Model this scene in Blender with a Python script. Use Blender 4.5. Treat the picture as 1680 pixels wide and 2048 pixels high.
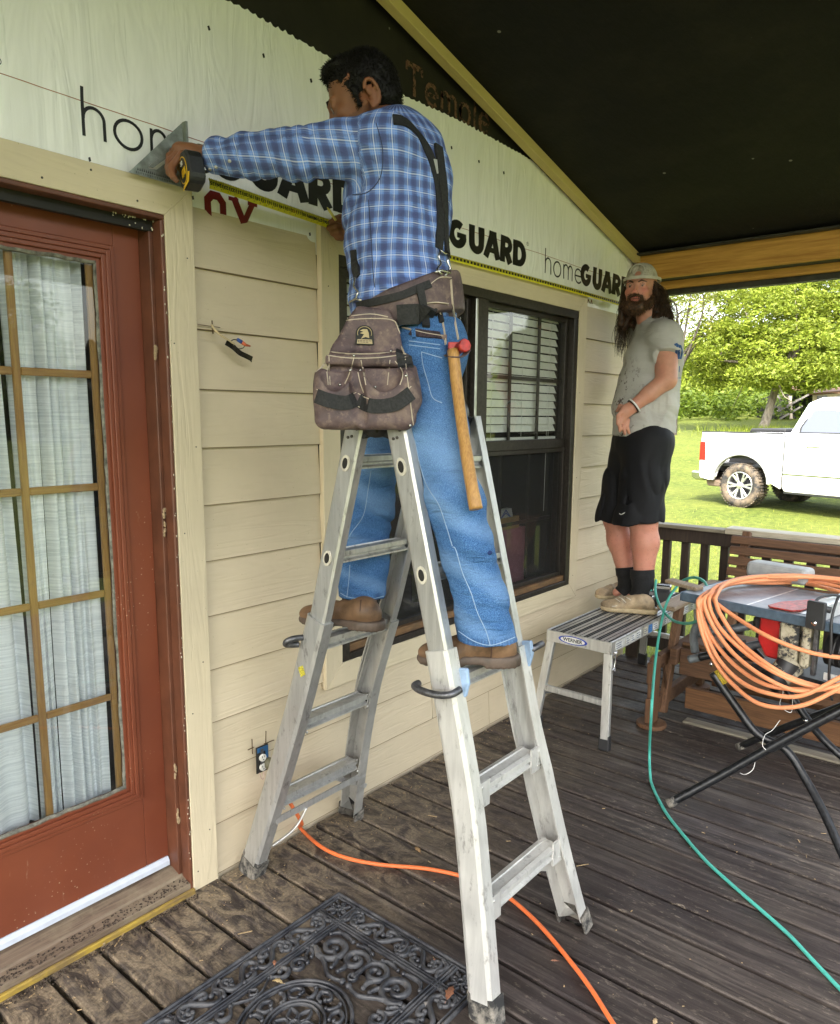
import bpy, bmesh, math, random
import numpy as np
from mathutils import Vector, Matrix, noise as mnoise
random.seed(7); rng = np.random.RandomState(7)
for o in list(bpy.data.objects): bpy.data.objects.remove(o)
scn = bpy.context.scene
COL = scn.collection
# ---------------------------------------------------------------- camera, world, sun
YAW, PIT, ROL, FPX, CYP, CAMH = 0.6913, -0.15426, 0.0067, 1482.06, 1063.8, 1.57
fw = Vector((math.cos(PIT)*math.cos(YAW), math.cos(PIT)*math.sin(YAW), math.sin(PIT)))
rt = fw.cross(Vector((0, 0, 1))).normalized(); up = rt.cross(fw)
c_, s_ = math.cos(ROL), math.sin(ROL)
rt, up = rt*c_+up*s_, up*c_-rt*s_
cam = bpy.data.cameras.new('camera'); camo = bpy.data.objects.new('camera', cam); COL.objects.link(camo)
camo.matrix_world = Matrix(((rt.x, up.x, -fw.x, 0), (rt.y, up.y, -fw.y, 0), (rt.z, up.z, -fw.z, CAMH), (0, 0, 0, 1)))
cam.sensor_fit = 'HORIZONTAL'; cam.sensor_width = 36; cam.lens = 36*FPX/1680
cam.shift_y = (CYP-1024)/1680; cam.clip_start = 0.05; cam.clip_end = 600
scn.camera = camo
SUN_EL, SUN_AZ = math.radians(48), math.radians(200)     # azimuth of the sun seen from the porch, 0 = +X, counter-clockwise
w = bpy.data.worlds.new('World'); scn.world = w; w.use_nodes = True
wn = w.node_tree; bg = wn.nodes['Background']
sky = wn.nodes.new('ShaderNodeTexSky'); sky.sky_type = 'NISHITA'; sky.sun_disc = False
sky.sun_elevation = SUN_EL; sky.sun_rotation = math.pi/2-SUN_AZ; sky.air_density = 1.6; sky.dust_density = 4.0
hs = wn.nodes.new('ShaderNodeHueSaturation'); hs.inputs['Saturation'].default_value = 0.45
wn.links.new(sky.outputs[0], hs.inputs['Color']); wn.links.new(hs.outputs[0], bg.inputs[0])
bg.inputs[1].default_value = 0.15
sl = bpy.data.lights.new('sun', 'SUN'); sl.energy = 2.3; sl.angle = math.radians(1.5); sl.color = (1, 0.95, 0.86)
slo = bpy.data.objects.new('sun', sl); COL.objects.link(slo)
sd = Vector((math.cos(SUN_EL)*math.cos(SUN_AZ), math.cos(SUN_EL)*math.sin(SUN_AZ), math.sin(SUN_EL)))
slo.rotation_euler = sd.to_track_quat('Z', 'Y').to_euler(); slo.location = (0, 0, 12)
scn.view_settings.view_transform = 'Standard'; scn.view_settings.look = 'None'
scn.view_settings.gamma = 1; scn.view_settings.exposure = 2.6; scn.view_settings.use_curve_mapping = False
# ---------------------------------------------------------------- helpers
def ray(px, py):
    return rt*((px-840)/FPX)+up*((CYP-py)/FPX)+fw
def WY(px, py, Y):      # where the sight line of a measured point meets the plane y = Y
    r = ray(px, py); q = r*(Y/r.y); q.z += CAMH; return q
def WZ(px, py, z=0.0):
    r = ray(px, py); q = r*((z-CAMH)/r.z); q.z += CAMH; return q
def WX(px, py, X):
    r = ray(px, py); q = r*(X/r.x); q.z += CAMH; return q
def WD(px, py, d):      # at distance d along the view axis
    q = ray(px, py)*d; q.z += CAMH; return q

class MB:
    def __init__(s): s.v = []; s.f = []; s.m = []; s.sm = []; s.uv = None
    def add(s, vs, fs, mi=0, smooth=False):
        n = len(s.v); s.v += [tuple(v) for v in vs]
        s.f += [tuple(i+n for i in f) for f in fs]; s.m += [mi]*len(fs); s.sm += [smooth]*len(fs); return s
    def box(s, a, b, mi=0):     # axis-aligned from corner a to corner b
        x0, y0, z0 = a; x1, y1, z1 = b
        x0, x1 = min(x0, x1), max(x0, x1); y0, y1 = min(y0, y1), max(y0, y1); z0, z1 = min(z0, z1), max(z0, z1)
        vs = [(x0,y0,z0),(x1,y0,z0),(x1,y1,z0),(x0,y1,z0),(x0,y0,z1),(x1,y0,z1),(x1,y1,z1),(x0,y1,z1)]
        return s.add(vs, [(0,3,2,1),(4,5,6,7),(0,1,5,4),(1,2,6,5),(2,3,7,6),(3,0,4,7)], mi)
    def obox(s, c, ux, uy, uz, mi=0):   # oriented box: centre and three half vectors
        c, ux, uy, uz = Vector(c), Vector(ux), Vector(uy), Vector(uz)
        vs = [c+ux*i+uy*j+uz*k for k in (-1,1) for i, j in ((-1,-1),(1,-1),(1,1),(-1,1))]
        fs = [(0,3,2,1),(4,5,6,7),(0,1,5,4),(1,2,6,5),(2,3,7,6),(3,0,4,7)]
        if ux.cross(uy).dot(uz) < 0: fs = [f[::-1] for f in fs]
        return s.add(vs, fs, mi)
    def beam(s, p, q, side, w_, h_, mi=0):  # rectangular bar from p to q; w_ along side, h_ across
        p, q = Vector(p), Vector(q); d = q-p; sd_ = Vector(side); sd_ = (sd_-d*(sd_.dot(d)/d.dot(d))).normalized()
        n = d.normalized().cross(sd_)
        return s.obox((p+q)/2, d/2, sd_*w_/2, n*h_/2, mi)
    def sweep(s, path, prof, side, mi=0, smooth=False, cap=True, closed=True):
        # profile (list of (a,b)) swept along a path; a along side, b along normal
        P = [Vector(p) for p in path]; n = len(P); k = len(prof); vs = []
        for i, p in enumerate(P):
            d = (P[min(i+1, n-1)]-P[max(i-1, 0)]).normalized()
            sd_ = Vector(side); sd_ = (sd_-d*sd_.dot(d)).normalized(); nn = d.cross(sd_)
            vs += [p+sd_*a+nn*b for a, b in prof]
        fs = []
        for i in range(n-1):
            for j in range(k if closed else k-1):
                j2 = (j+1) % k
                fs.append((i*k+j, i*k+j2, (i+1)*k+j2, (i+1)*k+j))
        if cap and closed: fs += [tuple(range(k))[::-1], tuple((n-1)*k+j for j in range(k))]
        return s.add(vs, fs, mi, smooth)
    def tube(s, path, r, n=8, mi=0, smooth=True, cap=True, squash=1.0, upv=None):
        P = [Vector(p) for p in path]; m = len(P); R = r if isinstance(r, (list, tuple)) else [r]*m
        vs = []; ref = Vector(upv) if upv else None; last = None
        for i, p in enumerate(P):
            d = (P[min(i+1, m-1)]-P[max(i-1, 0)])
            d = d.normalized() if d.length > 1e-9 else Vector((0, 0, 1))
            if ref is not None: a = ref
            elif last is None: a = Vector((0, 0, 1)) if abs(d.z) < 0.9 else Vector((1, 0, 0))
            else: a = last
            a = (a-d*a.dot(d))
            a = a.normalized() if a.length > 1e-6 else d.orthogonal().normalized()
            last = a; b = d.cross(a)
            for j in range(n):
                t = 2*math.pi*j/n; vs.append(p+(a*math.cos(t)*squash+b*math.sin(t))*R[i])
        fs = [(i*n+j, i*n+(j+1) % n, (i+1)*n+(j+1) % n, (i+1)*n+j) for i in range(m-1) for j in range(n)]
        if cap: fs += [tuple(range(n))[::-1], tuple((m-1)*n+j for j in range(n))]
        return s.add(vs, fs, mi, smooth)
    def poly(s, pts, ext, mi=0):      # polygon extruded by vector ext
        P = [Vector(p) for p in pts]; e = Vector(ext); n = len(P)
        nrm = Vector((0, 0, 0))
        for i in range(n): nrm += P[i].cross(P[(i+1) % n])
        fs = [tuple(range(n))[::-1], tuple(range(n, 2*n))]+[(i, (i+1) % n, n+(i+1) % n, n+i) for i in range(n)]
        if nrm.dot(e) < 0: fs = [f[::-1] for f in fs]
        return s.add(P+[p+e for p in P], fs, mi)
    def ell(s, c, r, mi=0, nu=14, nv=9, M3=None):
        c = Vector(c); vs = []; fs = []
        for i in range(nv+1):
            t = math.pi*i/nv
            for j in range(nu):
                a = 2*math.pi*j/nu; q = Vector((r[0]*math.sin(t)*math.cos(a), r[1]*math.sin(t)*math.sin(a), r[2]*math.cos(t)))
                vs.append(c+(M3 @ q if M3 else q))
        for i in range(nv):
            for j in range(nu): fs.append((i*nu+j, (i+1)*nu+j, (i+1)*nu+(j+1) % nu, i*nu+(j+1) % nu))
        return s.add(vs, fs, mi, True)
    def build(s, name, mats, parent=None, bevel=0.0, seg=1):
        me = bpy.data.meshes.new(name); me.from_pydata(s.v, [], s.f)
        mats = mats if isinstance(mats, (list, tuple)) else [mats]
        for m in mats: me.materials.append(m)
        me.polygons.foreach_set('material_index', s.m); me.polygons.foreach_set('use_smooth', s.sm); me.update()
        return link(name, me, parent, bevel, seg)
def link(name, me, parent=None, bevel=0.0, seg=1):
    o = bpy.data.objects.new(name, me); COL.objects.link(o)
    if parent is not None: o.parent = parent; o.matrix_parent_inverse = parent.matrix_basis.inverted()
    if bevel:
        b = o.modifiers.new('bevel', 'BEVEL'); b.width = bevel; b.segments = seg; b.limit_method = 'ANGLE'; b.angle_limit = math.radians(40)
    return o
def thing(name, label, cat, loc=(0, 0, 0), group=None, kind=None):
    o = bpy.data.objects.new(name, None); COL.objects.link(o); o.location = loc; o.empty_display_size = 0.1
    return tag(o, label, cat, group, kind)
def tag(o, label=None, cat=None, group=None, kind=None):
    if label: o['label'] = label
    if cat: o['category'] = cat
    if group: o['group'] = group
    if kind: o['kind'] = kind
    return o
def smooth_path(pts, k=8, closed=False):
    P = [Vector(p) for p in pts]; n = len(P); out = []
    rngi = range(n if closed else n-1)
    for i in rngi:
        if closed: a, b, c, d = P[(i-1) % n], P[i], P[(i+1) % n], P[(i+2) % n]
        else: a, b, c, d = P[max(i-1, 0)], P[i], P[i+1], P[min(i+2, n-1)]
        for j in range(k):
            t = j/k
            out.append(0.5*((2*b)+(c-a)*t+(2*a-5*b+4*c-d)*t*t+(3*b-a-3*c+d)*t**3))
    if not closed: out.append(P[-1])
    return out
# ---------------------------------------------------------------- materials
class Mat:
    def __init__(s, name, col=(.5, .5, .5), rough=.6, metal=0, spec=.5):
        s.m = bpy.data.materials.new(name); s.m.use_nodes = True; s.nt = s.m.node_tree; s.b = s.nt.nodes['Principled BSDF']
        s.b.inputs['Base Color'].default_value = (*col, 1); s.b.inputs['Roughness'].default_value = rough
        s.b.inputs['Metallic'].default_value = metal; s.b.inputs['Specular IOR Level'].default_value = spec
        s._tc = None
    def n(s, t, ins=None, **at):
        nd = s.nt.nodes.new('ShaderNode'+t)
        for k, v in at.items(): setattr(nd, k, v)
        for k, v in (ins or {}).items():
            if hasattr(v, 'is_linked') or isinstance(v, bpy.types.NodeSocket): s.nt.links.new(v, nd.inputs[k])
            else:
                if isinstance(v, tuple) and len(v) == 3 and nd.inputs[k].type == 'RGBA': v = (*v, 1)
                nd.inputs[k].default_value = v
        return nd
    def co(s, scale=(1, 1, 1), rnd=0.0, rot=(0, 0, 0), kind='Object', attr=None):
        if attr: v = s.n('Attribute', attribute_name=attr).outputs['Vector']
        else: v = s.n('TexCoord').outputs[kind]
        if rnd:
            r = s.n('ObjectInfo').outputs['Random']
            m = s.n('VectorMath', {0: (rnd, rnd*.7, rnd*.37), 'Scale': r}, operation='SCALE')
            v = s.n('VectorMath', {0: v, 1: m.outputs[0]}, operation='ADD').outputs[0]
        return s.n('Mapping', {'Vector': v, 'Scale': scale, 'Rotation': rot}).outputs[0]
    def noise(s, scale, vec=None, detail=4, rough=.55, dist=0.0):
        ins = {'Scale': scale, 'Detail': detail, 'Roughness': rough, 'Distortion': dist}
        if vec is None: vec = s.co()
        ins['Vector'] = vec
        return s.n('TexNoise', ins).outputs['Fac']
    def vor(s, scale, vec=None, feature='F1'):
        return s.n('TexVoronoi', {'Scale': scale, 'Vector': vec if vec is not None else s.co()}, feature=feature).outputs['Distance']
    def ramp(s, fac, *st, mode='LINEAR'):
        nd = s.n('ValToRGB', {'Fac': fac}); cr = nd.color_ramp; cr.interpolation = mode
        while len(cr.elements) < len(st): cr.elements.new(0.5)
        for e, (p, c) in zip(cr.elements, st):
            e.position = p; e.color = (*c, 1) if isinstance(c, tuple) else (c, c, c, 1)
        return nd.outputs['Color']
    def mix(s, fac, a, b, mode='MIX'):
        nd = s.n('Mix', data_type='RGBA', blend_type=mode)
        for k, v in ((0, fac), (6, a), (7, b)):
            if isinstance(v, bpy.types.NodeSocket): s.nt.links.new(v, nd.inputs[k])
            else: nd.inputs[k].default_value = v if k == 0 else ((*v, 1) if len(v) == 3 else v)
        return nd.outputs[2]
    def math(s, op, a, b=0.0, c=None):
        ins = {0: a, 1: b}
        if c is not None: ins[2] = c
        return s.n('Math', ins, operation=op).outputs[0]
    def base(s, c): s.nt.links.new(c, s.b.inputs['Base Color']); return s
    def rough(s, c): s.nt.links.new(c, s.b.inputs['Roughness']); return s
    def bump(s, h, strength=.3, dist=.002):
        nd = s.n('Bump', {'Height': h, 'Strength': strength, 'Distance': dist})
        prev = s.b.inputs['Normal'].links
        if prev: s.nt.links.new(prev[0].from_socket, nd.inputs['Normal'])
        s.nt.links.new(nd.outputs[0], s.b.inputs['Normal']); return s

def plain(name, col, rough=.6, metal=0, spec=.5, var=.12, sc=30, bump=.0):
    m = Mat(name, col, rough, metal, spec)
    nz = m.noise(sc, detail=5)
    m.base(m.ramp(nz, (.25, tuple(c*(1-var*2) for c in col)), (.75, tuple(min(1, c*(1+var)) for c in col))))
    m.rough(m.math('ADD', m.math('MULTIPLY', m.noise(sc*.6), .3), rough-.15))
    if bump: m.bump(nz, bump, .002)
    return m.m
def wood(name, dark, light, axis=1, rnd=9.0, rough=.7, sc=1.0, bump=.35, knots=False, dirt=None):
    m = Mat(name, light, rough)
    st = [22*sc, 22*sc, 22*sc]; st[axis] = 1.3*sc
    v = m.co(tuple(st), rnd)
    g = m.noise(1.6, v, 6, .62, .8); g2 = m.noise(7, v, 4, .6)
    c = m.ramp(g, (.3, dark), (.7, light))
    c = m.mix(.45, c, m.ramp(g2, (.35, tuple(x*.75 for x in dark)), (.65, light)))
    if dirt:
        dn = m.noise(5, m.co((1, 1, 1), rnd), 7, .7); c = m.mix(m.ramp(dn, (.45, 0.0), (.68, 1.0)), c, dirt)
    m.base(c); m.bump(g, bump, .003); m.bump(g2, bump*.8, .001)
    return m.m
def paintwood(name, col, axis=0, rough=.62, stain=(.32, .24, .14), amt=.30, lap=False):
    # painted fibre-cement board with embossed cedar grain
    m = Mat(name, col, rough, spec=.35)
    st = [9, 9, 9]; st[axis] = .9
    v = m.co(tuple(st), 11)
    g = m.noise(2.2, v, 2, .5, 1.6)
    wv = m.n('Math', {0: m.math('MULTIPLY', g, 16.0), 1: 0.0}, operation='SINE').outputs[0]
    fine = [90, 90, 90]; fine[axis] = 7
    f = m.noise(1.0, m.co(tuple(fine), 5), 4, .6)
    big = m.noise(2.3, m.co((1, 1, 1), 3), 5, .6)
    c = m.mix(m.ramp(big, (.3, 0.0), (.75, 1.0)), tuple(x*.88 for x in col), tuple(min(1, x*1.06) for x in col))
    st1 = m.noise(14, m.co((.5, 1, 2.2), 7), 7, .75); st2 = m.noise(1.4, m.co((1, 1, 1), 2), 3)
    msk = m.math('MULTIPLY', m.ramp(st1, (.60, 0.0), (.74, 1.0)), m.ramp(st2, (.5, 0.0), (.62, 1.0)))
    c = m.mix(m.math('MULTIPLY', msk, amt), c, stain)
    sp = m.vor(38, m.co((1, 1, 1), 4)); c = m.mix(m.ramp(sp, (.035, .6), (.06, 0.0)), c, (.2, .15, .1))
    if lap:     # dark line at each lap: gap shadow and dirt painted into the colour
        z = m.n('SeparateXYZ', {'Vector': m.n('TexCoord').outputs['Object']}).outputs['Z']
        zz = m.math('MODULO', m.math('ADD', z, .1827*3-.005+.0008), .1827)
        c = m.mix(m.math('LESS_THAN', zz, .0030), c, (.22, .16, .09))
    m.base(c); m.bump(wv, .28, .0016); m.bump(f, .5, .0012)
    return m.m
# ================================================================ structure
PI = math.pi
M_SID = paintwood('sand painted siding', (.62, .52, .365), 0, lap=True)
M_TRH = paintwood('sand painted trim horizontal', (.63, .535, .37), 0, amt=.15)
M_TRV = paintwood('sand painted trim vertical', (.63, .535, .37), 2, amt=.15)
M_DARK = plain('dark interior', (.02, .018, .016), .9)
M_PEAR = wood('oiled pine', (.30, .15, .035), (.50, .29, .08), 2, sc=.8)
M_BRONZE = plain('bronze window frame', (.035, .028, .022), .45, .3, var=.3, sc=60, bump=.1)
def redpaint():
    m = Mat('brick red door paint', (.14, .032, .014), .42, spec=.5)
    v = m.co((1, 1, 1)); big = m.noise(3, v, 4)
    c = m.mix(m.ramp(big, (.3, 0.0), (.7, 1.0)), (.15, .036, .016), (.20, .052, .022))
    d1 = m.vor(62, v); d2 = m.noise(2.5, v, 3)
    sp = m.math('MULTIPLY', m.ramp(d1, (.10, 1.0), (.16, 0.0)), m.ramp(d2, (.47, 0.0), (.6, 1.0)))
    c = m.mix(m.math('MULTIPLY', sp, .8), c, (.42, .30, .20))
    sc_ = m.noise(40, m.co((1, 1, .15)), 6, .7); c = m.mix(m.ramp(sc_, (.66, 0.0), (.72, .5)), c, (.35, .22, .14))
    m.base(c); m.rough(m.math('ADD', m.math('MULTIPLY', m.noise(9, v), .35), .28)); m.bump(m.noise(55, v, 3), .08, .001)
    return m.m
M_RED = redpaint()
M_REDD = plain('dark brown jamb paint', (.13, .045, .022), .5, var=.2, sc=14, bump=.2)

house = thing('house', 'sand coloured clapboard house with a red door, dark window and loose white wrap', 'house', (2.5, 2.1, 0))
def HP(name, mb, m, parent=house, bevel=0.0): return mb.build(name, m, parent, bevel)
WL = 2.03
# lapped siding boards
def siding(x0, x1, k, z1=None):
    z0 = .005+.1827*k; zt = (z1 if z1 else z0+.1827)+ (0 if z1 else .012)
    mb = MB(); yb, yt = WL-.002, WL+.010; t = .009
    if k < 11: pass
    vs = [(x0, yb, z0), (x1, yb, z0), (x1, yt, zt), (x0, yt, zt), (x0, yb+t, z0), (x1, yb+t, z0), (x1, yt+t, zt), (x0, yt+t, zt)]
    mb.add(vs, [(0, 1, 2, 3), (7, 6, 5, 4), (0, 4, 5, 1), (1, 5, 6, 2), (2, 6, 7, 3), (3, 7, 4, 0)])
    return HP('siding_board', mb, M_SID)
for k in range(12):
    zt = 2.192 if k == 11 else None
    if k <= 2:
        siding(1.35, 3.02 if k != 1 else 2.55, k, zt); siding(3.024 if k != 1 else 2.554, 4.50, k, zt)
    else:
        siding(1.35, 1.872+(0 if k % 2 else .004), k, zt); siding(3.862, 4.50, k, zt)
    siding(-.9, -.62, k, zt)
siding(-.9, 4.5, -1); 
# trims: door casing, window casing, corner board
TF = WL-.018      # trim face
def trim_v(name, x0, x1, z0, z1, mit=None, m=M_TRV, y0=TF, y1=WL+.006):
    mb = MB(); mb.box((x0, y0, z0), (x1, y1, z1)); return HP(name, mb, m, bevel=.0015)
def trim_poly(name, pts, m): 
    mb = MB(); mb.poly([(x, TF, z) for x, z in pts], (0, .024, 0)); return HP(name, mb, m, bevel=.0015)
dx0, dx1, dt = .30, 1.264, .095
tz = 2.142; to = 2.232
trim_poly('door_casing', [(dx1, -.02), (dx1+dt, -.02), (dx1+dt, to), (dx1, tz)], M_TRV)
trim_poly('door_casing', [(dx0-dt, -.02), (dx0, -.02), (dx0, tz), (dx0-dt, to)], M_TRV)
trim_poly('door_casing', [(dx0, tz), (dx1, tz), (dx1+dt, to), (dx0-dt, to)], M_TRH)
wx0, wx1, wz0, wz1, wt = 1.962, 3.795, .613, 2.148, .088
trim_poly('window_casing', [(wx0-wt, wz0-wt), (wx0, wz0), (wx0, wz1), (wx0-wt, wz1+wt)], M_TRV)
trim_poly('window_casing', [(wx1, wz0), (wx1+wt, wz0-wt), (wx1+wt, wz1+wt), (wx1, wz1)], M_TRV)
trim_poly('window_casing', [(wx0, wz1), (wx1, wz1), (wx1+wt, wz1+wt), (wx0-wt, wz1+wt)], M_TRH)
trim_poly('window_casing', [(wx0-wt, wz0-wt), (wx1+wt, wz0-wt), (wx1, wz0), (wx0, wz0)], M_TRH)
trim_v('corner_board', 4.50, 4.59, -.3, 2.5)
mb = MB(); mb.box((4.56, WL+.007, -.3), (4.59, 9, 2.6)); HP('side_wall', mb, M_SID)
# nail heads on the casings
mb = MB()
for x, zs in ((dx1+.02, np.arange(.1, 2.1, .56)), (dx1+.075, np.arange(.2, 2.1, .62)), (wx0-.06, np.arange(.7, 2.1, .45)), (wx1+.04, np.arange(.7, 2.1, .5))):
    for z in zs:
        x_ = x+random.uniform(-.008, .008); z_ = z+random.uniform(-.05, .05)
        mb.tube([(x_, TF-.0012, z_), (x_, TF+.002, z_)], .0024, 6, smooth=False)
for i in range(7):
    x_ = .4+.13*i; mb.tube([(x_, TF-.0012, tz+.02+.05*(i % 2)), (x_, TF+.002, tz+.02+.05*(i % 2))], .0032, 6)
HP('nail_heads', mb, plain('nail', (.05, .045, .04), .6))['kind'] = 'stuff'
# ---- house wrap: rippled sheet with a torn top edge
RK = lambda x: 3.066-.2426*(x-2.162)    # lower edge of the rake board on the wall
def wrapmat():
    m = Mat('woven white house wrap', (.86, .87, .84), .42, spec=.4)
    v = m.co((1, 1, 1))
    wr = m.noise(1, m.co((120, 120, .9)), 4, .62, .1)      # vertical pucker lines
    wr2 = m.noise(1, m.co((9, 9, 2.0), rot=(0, math.radians(-38), 0)), 3, .5, 1.2)     # slanting folds
    dn = m.noise(6, v, 5)
    ln = m.ramp(wr, (.28, (.68, .69, .67)), (.36, (.87, .87, .855)))
    c = m.mix(m.ramp(dn, (.35, 0.0), (.7, .5)), ln, (.85, .85, .82))
    m.base(c); m.bump(wr, .14, .002); m.bump(wr2, .75, .016); m.bump(m.noise(300, v, 2), .25, .0006)
    m.b.inputs['Subsurface Weight'].default_value = 0.0
    return m.m
M_WRAP = wrapmat()
def wrap_y(x, z):
    return min(WL+.017, WL+.010-.006*math.sin(3.1*x+6*z)*math.sin(1.7*x-2)-.005*mnoise.noise(Vector((x*4-z*3, z*2, 1)))-.003*mnoise.noise(Vector((x*14-z*12, z*9, 4))))
nx, nz = 520, 56; vs = []; fs = []
for i in range(nx+1):
    x = -.9+(4.52+.9)*i/nx
    top = 2.812+.006*math.sin(x*5)+.005*mnoise.noise(Vector((x*40, 0, 0)))+(.004 if (i % 3 == 0) else -.002)*random.uniform(.3, 1.6)
    top = min(top, RK(x)+.02); bot = 2.135
    for j in range(nz+1):
        z = bot+(top-bot)*(j/nz)
        vs.append((x, wrap_y(x, z), z))
for i in range(nx):
    for j in range(nz):
        a = i*(nz+1)+j; fs.append((a, a+nz+1, a+nz+2, a+1))
mb = MB(); mb.add(vs, fs, 0, True); wrap = HP('house_wrap', mb, M_WRAP)
# prints on the wrap: strokes become flat ribbons that follow the sheet
def ribbon(mb, pts, wd, off=-.0016, mi=0, yf=None):
    P = [Vector((p[0], p[1])) for p in pts]; n = len(P); vs = []
    closed = (P[0]-P[-1]).length < 1e-5
    for i in range(n):
        if closed and i in (0, n-1): d1, d2 = P[1]-P[0], P[-1]-P[-2]
        else: d1 = P[min(i+1, n-1)]-P[max(i, 0)] if i < n-1 else P[i]-P[i-1]; d2 = P[i]-P[i-1] if i > 0 else d1
        d1 = d1.normalized(); d2 = d2.normalized(); n1 = Vector((-d1.y, d1.x)); n2 = Vector((-d2.y, d2.x)); nn = (n1+n2)
        nn = nn.normalized()/max(.45, nn.normalized().dot(n1)); 
        for sg in (-.5, .5):
            q = P[i]+nn*wd*sg; y = (yf(q.x, q.y) if yf else WL)+off; vs.append((q.x, y, q.y))
    fs = [(2*i, 2*i+2, 2*i+3, 2*i+1) for i in range(n-1)]
    mb.add(vs, fs, mi)
def densify(pts, st=.012):
    out = [Vector(pts[0])]
    for a, b in zip(pts, pts[1:]):
        a, b = Vector(a), Vector(b); k = max(1, int((b-a).length/st))
        out += [a+(b-a)*(i/k) for i in range(1, k+1)]
    return out
def arc(cx, cz, rx, rz, a0, a1, k=16): return [(cx+rx*math.cos(math.radians(a0+(a1-a0)*i/k)), cz+rz*math.sin(math.radians(a0+(a1-a0)*i/k))) for i in range(k+1)]
M_INK = plain('black print', (.012, .012, .012), .4, sc=80)
M_RINK = plain('dark red print', (.16, .008, .01), .45)
def S(mb, pts, x0, z0, s, wd): ribbon(mb, densify([(x0+p[0]*s, z0+p[1]*s) for p in pts]), wd, yf=wrap_y)
def home(x, z):
    mb = MB(); wd = .0085; u = 1.0
    S(mb, [(0, 0), (0, .122)], x, z, u, wd); S(mb, [(0.0005, .045)]+arc(.0275, .047, .027, .030, 180, 0)[1:]+[(.0545, 0)], x, z, u, wd)
    S(mb, arc(.120, .037, .038, .037, 0, 360, 26), x, z, u, wd)
    S(mb, [(.186, 0), (.186, .074)], x, z, u, wd); S(mb, [(.1865, .05)]+arc(.209, .048, .0225, .026, 180, 0, 12)[1:]+[(.2315, 0)], x, z, u, wd)
    S(mb, [(.232, .05)]+arc(.2545, .048, .0225, .026, 180, 0, 12)[1:]+[(.277, 0)], x, z, u, wd)
    S(mb, arc(.345, .037, .036, .037, -40, 0, 3)[0:0]+[(.311, .037), (.379, .037)], x, z, u, wd)
    S(mb, arc(.345, .037, .036, .037, 0, 318, 22), x, z, u, wd)
    mb.v = [(x+(a-x)*1.065, b, c) for a, b, c in mb.v]
    return mb
def guard(x, z):
    mb = MB(); h = .118; w_ = .034
    def B(pts, wd=w_): S(mb, pts, x, z, 1, wd)
    # G
    B(arc(.052, h/2, .036, h/2-.017, 52, 335, 20)+[(.086, .052)]); B([(.050, .056), (.1015, .056)], .022)
    # U
    B([(.135, h), (.135, .045)]+arc(.163, .043, .028, .028, 180, 360, 10)+[(.191, .045), (.191, h)])
    # A
    B([(.222, 0), (.262, h-.004)]); B([(.302, 0), (.262, h-.004)]); B([(.238, .034), (.288, .034)], .022); B([(.262, h-.03), (.262, h)], .046)
    # R
    B([(.332, 0), (.332, h)]); B([(.332, h-.014), (.358, h-.014)]+arc(.360, h-.038, .024, .024, 90, -90, 8)+[(.334, .056)], .028); B([(.352, .058), (.388, 0)], .036)
    # D
    B([(.422, 0), (.422, h)]); B([(.424, h-.014), (.442, h-.014)]+arc(.444, h/2, .034, h/2-.014, 90, -90, 12)+[(.424, .014)], .030)
    return mb
for k in range(-1, 3):
    x = 1.050+1.2*k-(.038 if k < 0 else 0)
    home(x, 2.302).build('lettering', M_INK, wrap)
    mb = guard(x+.415, 2.298)
    # italic slant
    gx_ = x+.415+.016; mb.v = [(x+.413+(a-gx_)*1.265, wrap_y(x+.413+(a-gx_)*1.265, c)-.0022, c) for a, b, c in mb.v]
    if k == 2: mb.f = [f for f in mb.f if max(mb.v[i][0] for i in f) < 4.5]; mb.m = mb.m[:len(mb.f)]; mb.sm = mb.sm[:len(mb.f)]
    mb.build('lettering', M_INK, wrap)
    mb = MB(); ribbon(mb, arc(x+1.03, 2.415, .009, .009, 0, 360, 12), .0018, yf=wrap_y); ribbon(mb, [(x+1.027, 2.410), (x+1.027, 2.420), (x+1.032, 2.418), (x+1.027, 2.415), (x+1.032, 2.410)], .0014, yf=wrap_y)
    mb.build('registered_mark', M_INK, wrap)
mb = MB(); ribbon(mb, densify([(-.8, 2.388), (4.45, 2.388)], .05), .0022, off=-.001, yf=wrap_y); mb.build('printed_line', plain('red line print', (.35, .12, .06), .5), wrap)
# red slab letters "OX" cut off by the siding, with their outline
M_WHI = plain('white print', (.8, .8, .78), .5)
mb = MB()
def slab(pts, wd): ribbon(mb, densify(pts), wd, off=-.002, yf=wrap_y)
ox, oz = 1.432, 2.170
slab([(ox, oz), (ox, oz+.055), (ox+.016, oz+.072), (ox+.040, oz+.072), (ox+.056, oz+.055), (ox+.056, oz)], .024)
slab([(ox+.098, oz+.082), (ox+.138, oz+.0)], .024); slab([(ox+.172, oz+.082), (ox+.128, oz+.0)], .020)
slab([(ox+.078, oz+.076), (ox+.115, oz+.076)], .012); slab([(ox+.150, oz+.076), (ox+.188, oz+.076)], .012)
mb.build('lettering', M_RINK, wrap)
mb = MB()
for a in (0, .036, .072):
    for q in ([(3.905+a, 2.212), (3.916+a, 2.234)], [(3.916+a, 2.234), (3.927+a, 2.212)]): ribbon(mb, q, .007, off=-.002, yf=wrap_y)
mb.build('lettering', M_RINK, wrap)
mb = MB()
for px, py in ((420, 55), (530, 110), (625, 160), (850, 262), (908, 294), (962, 322), (1010, 345)):
    q = WY(px, py, WL); mb.obox((q.x, wrap_y(q.x, q.z)-.003, q.z), (.0022, 0, .001), (0, .002, 0), (-.002, 0, .0055))
for px, py in ((172, 322), (378, 398), (612, 470)):
    q = WY(px, py, WL); mb.obox((q.x, TF-.002, q.z), (.002, 0, .001), (0, .002, 0), (-.001, 0, .005))
mb.build('staples', M_INK, wrap)['kind'] = 'stuff'
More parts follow.
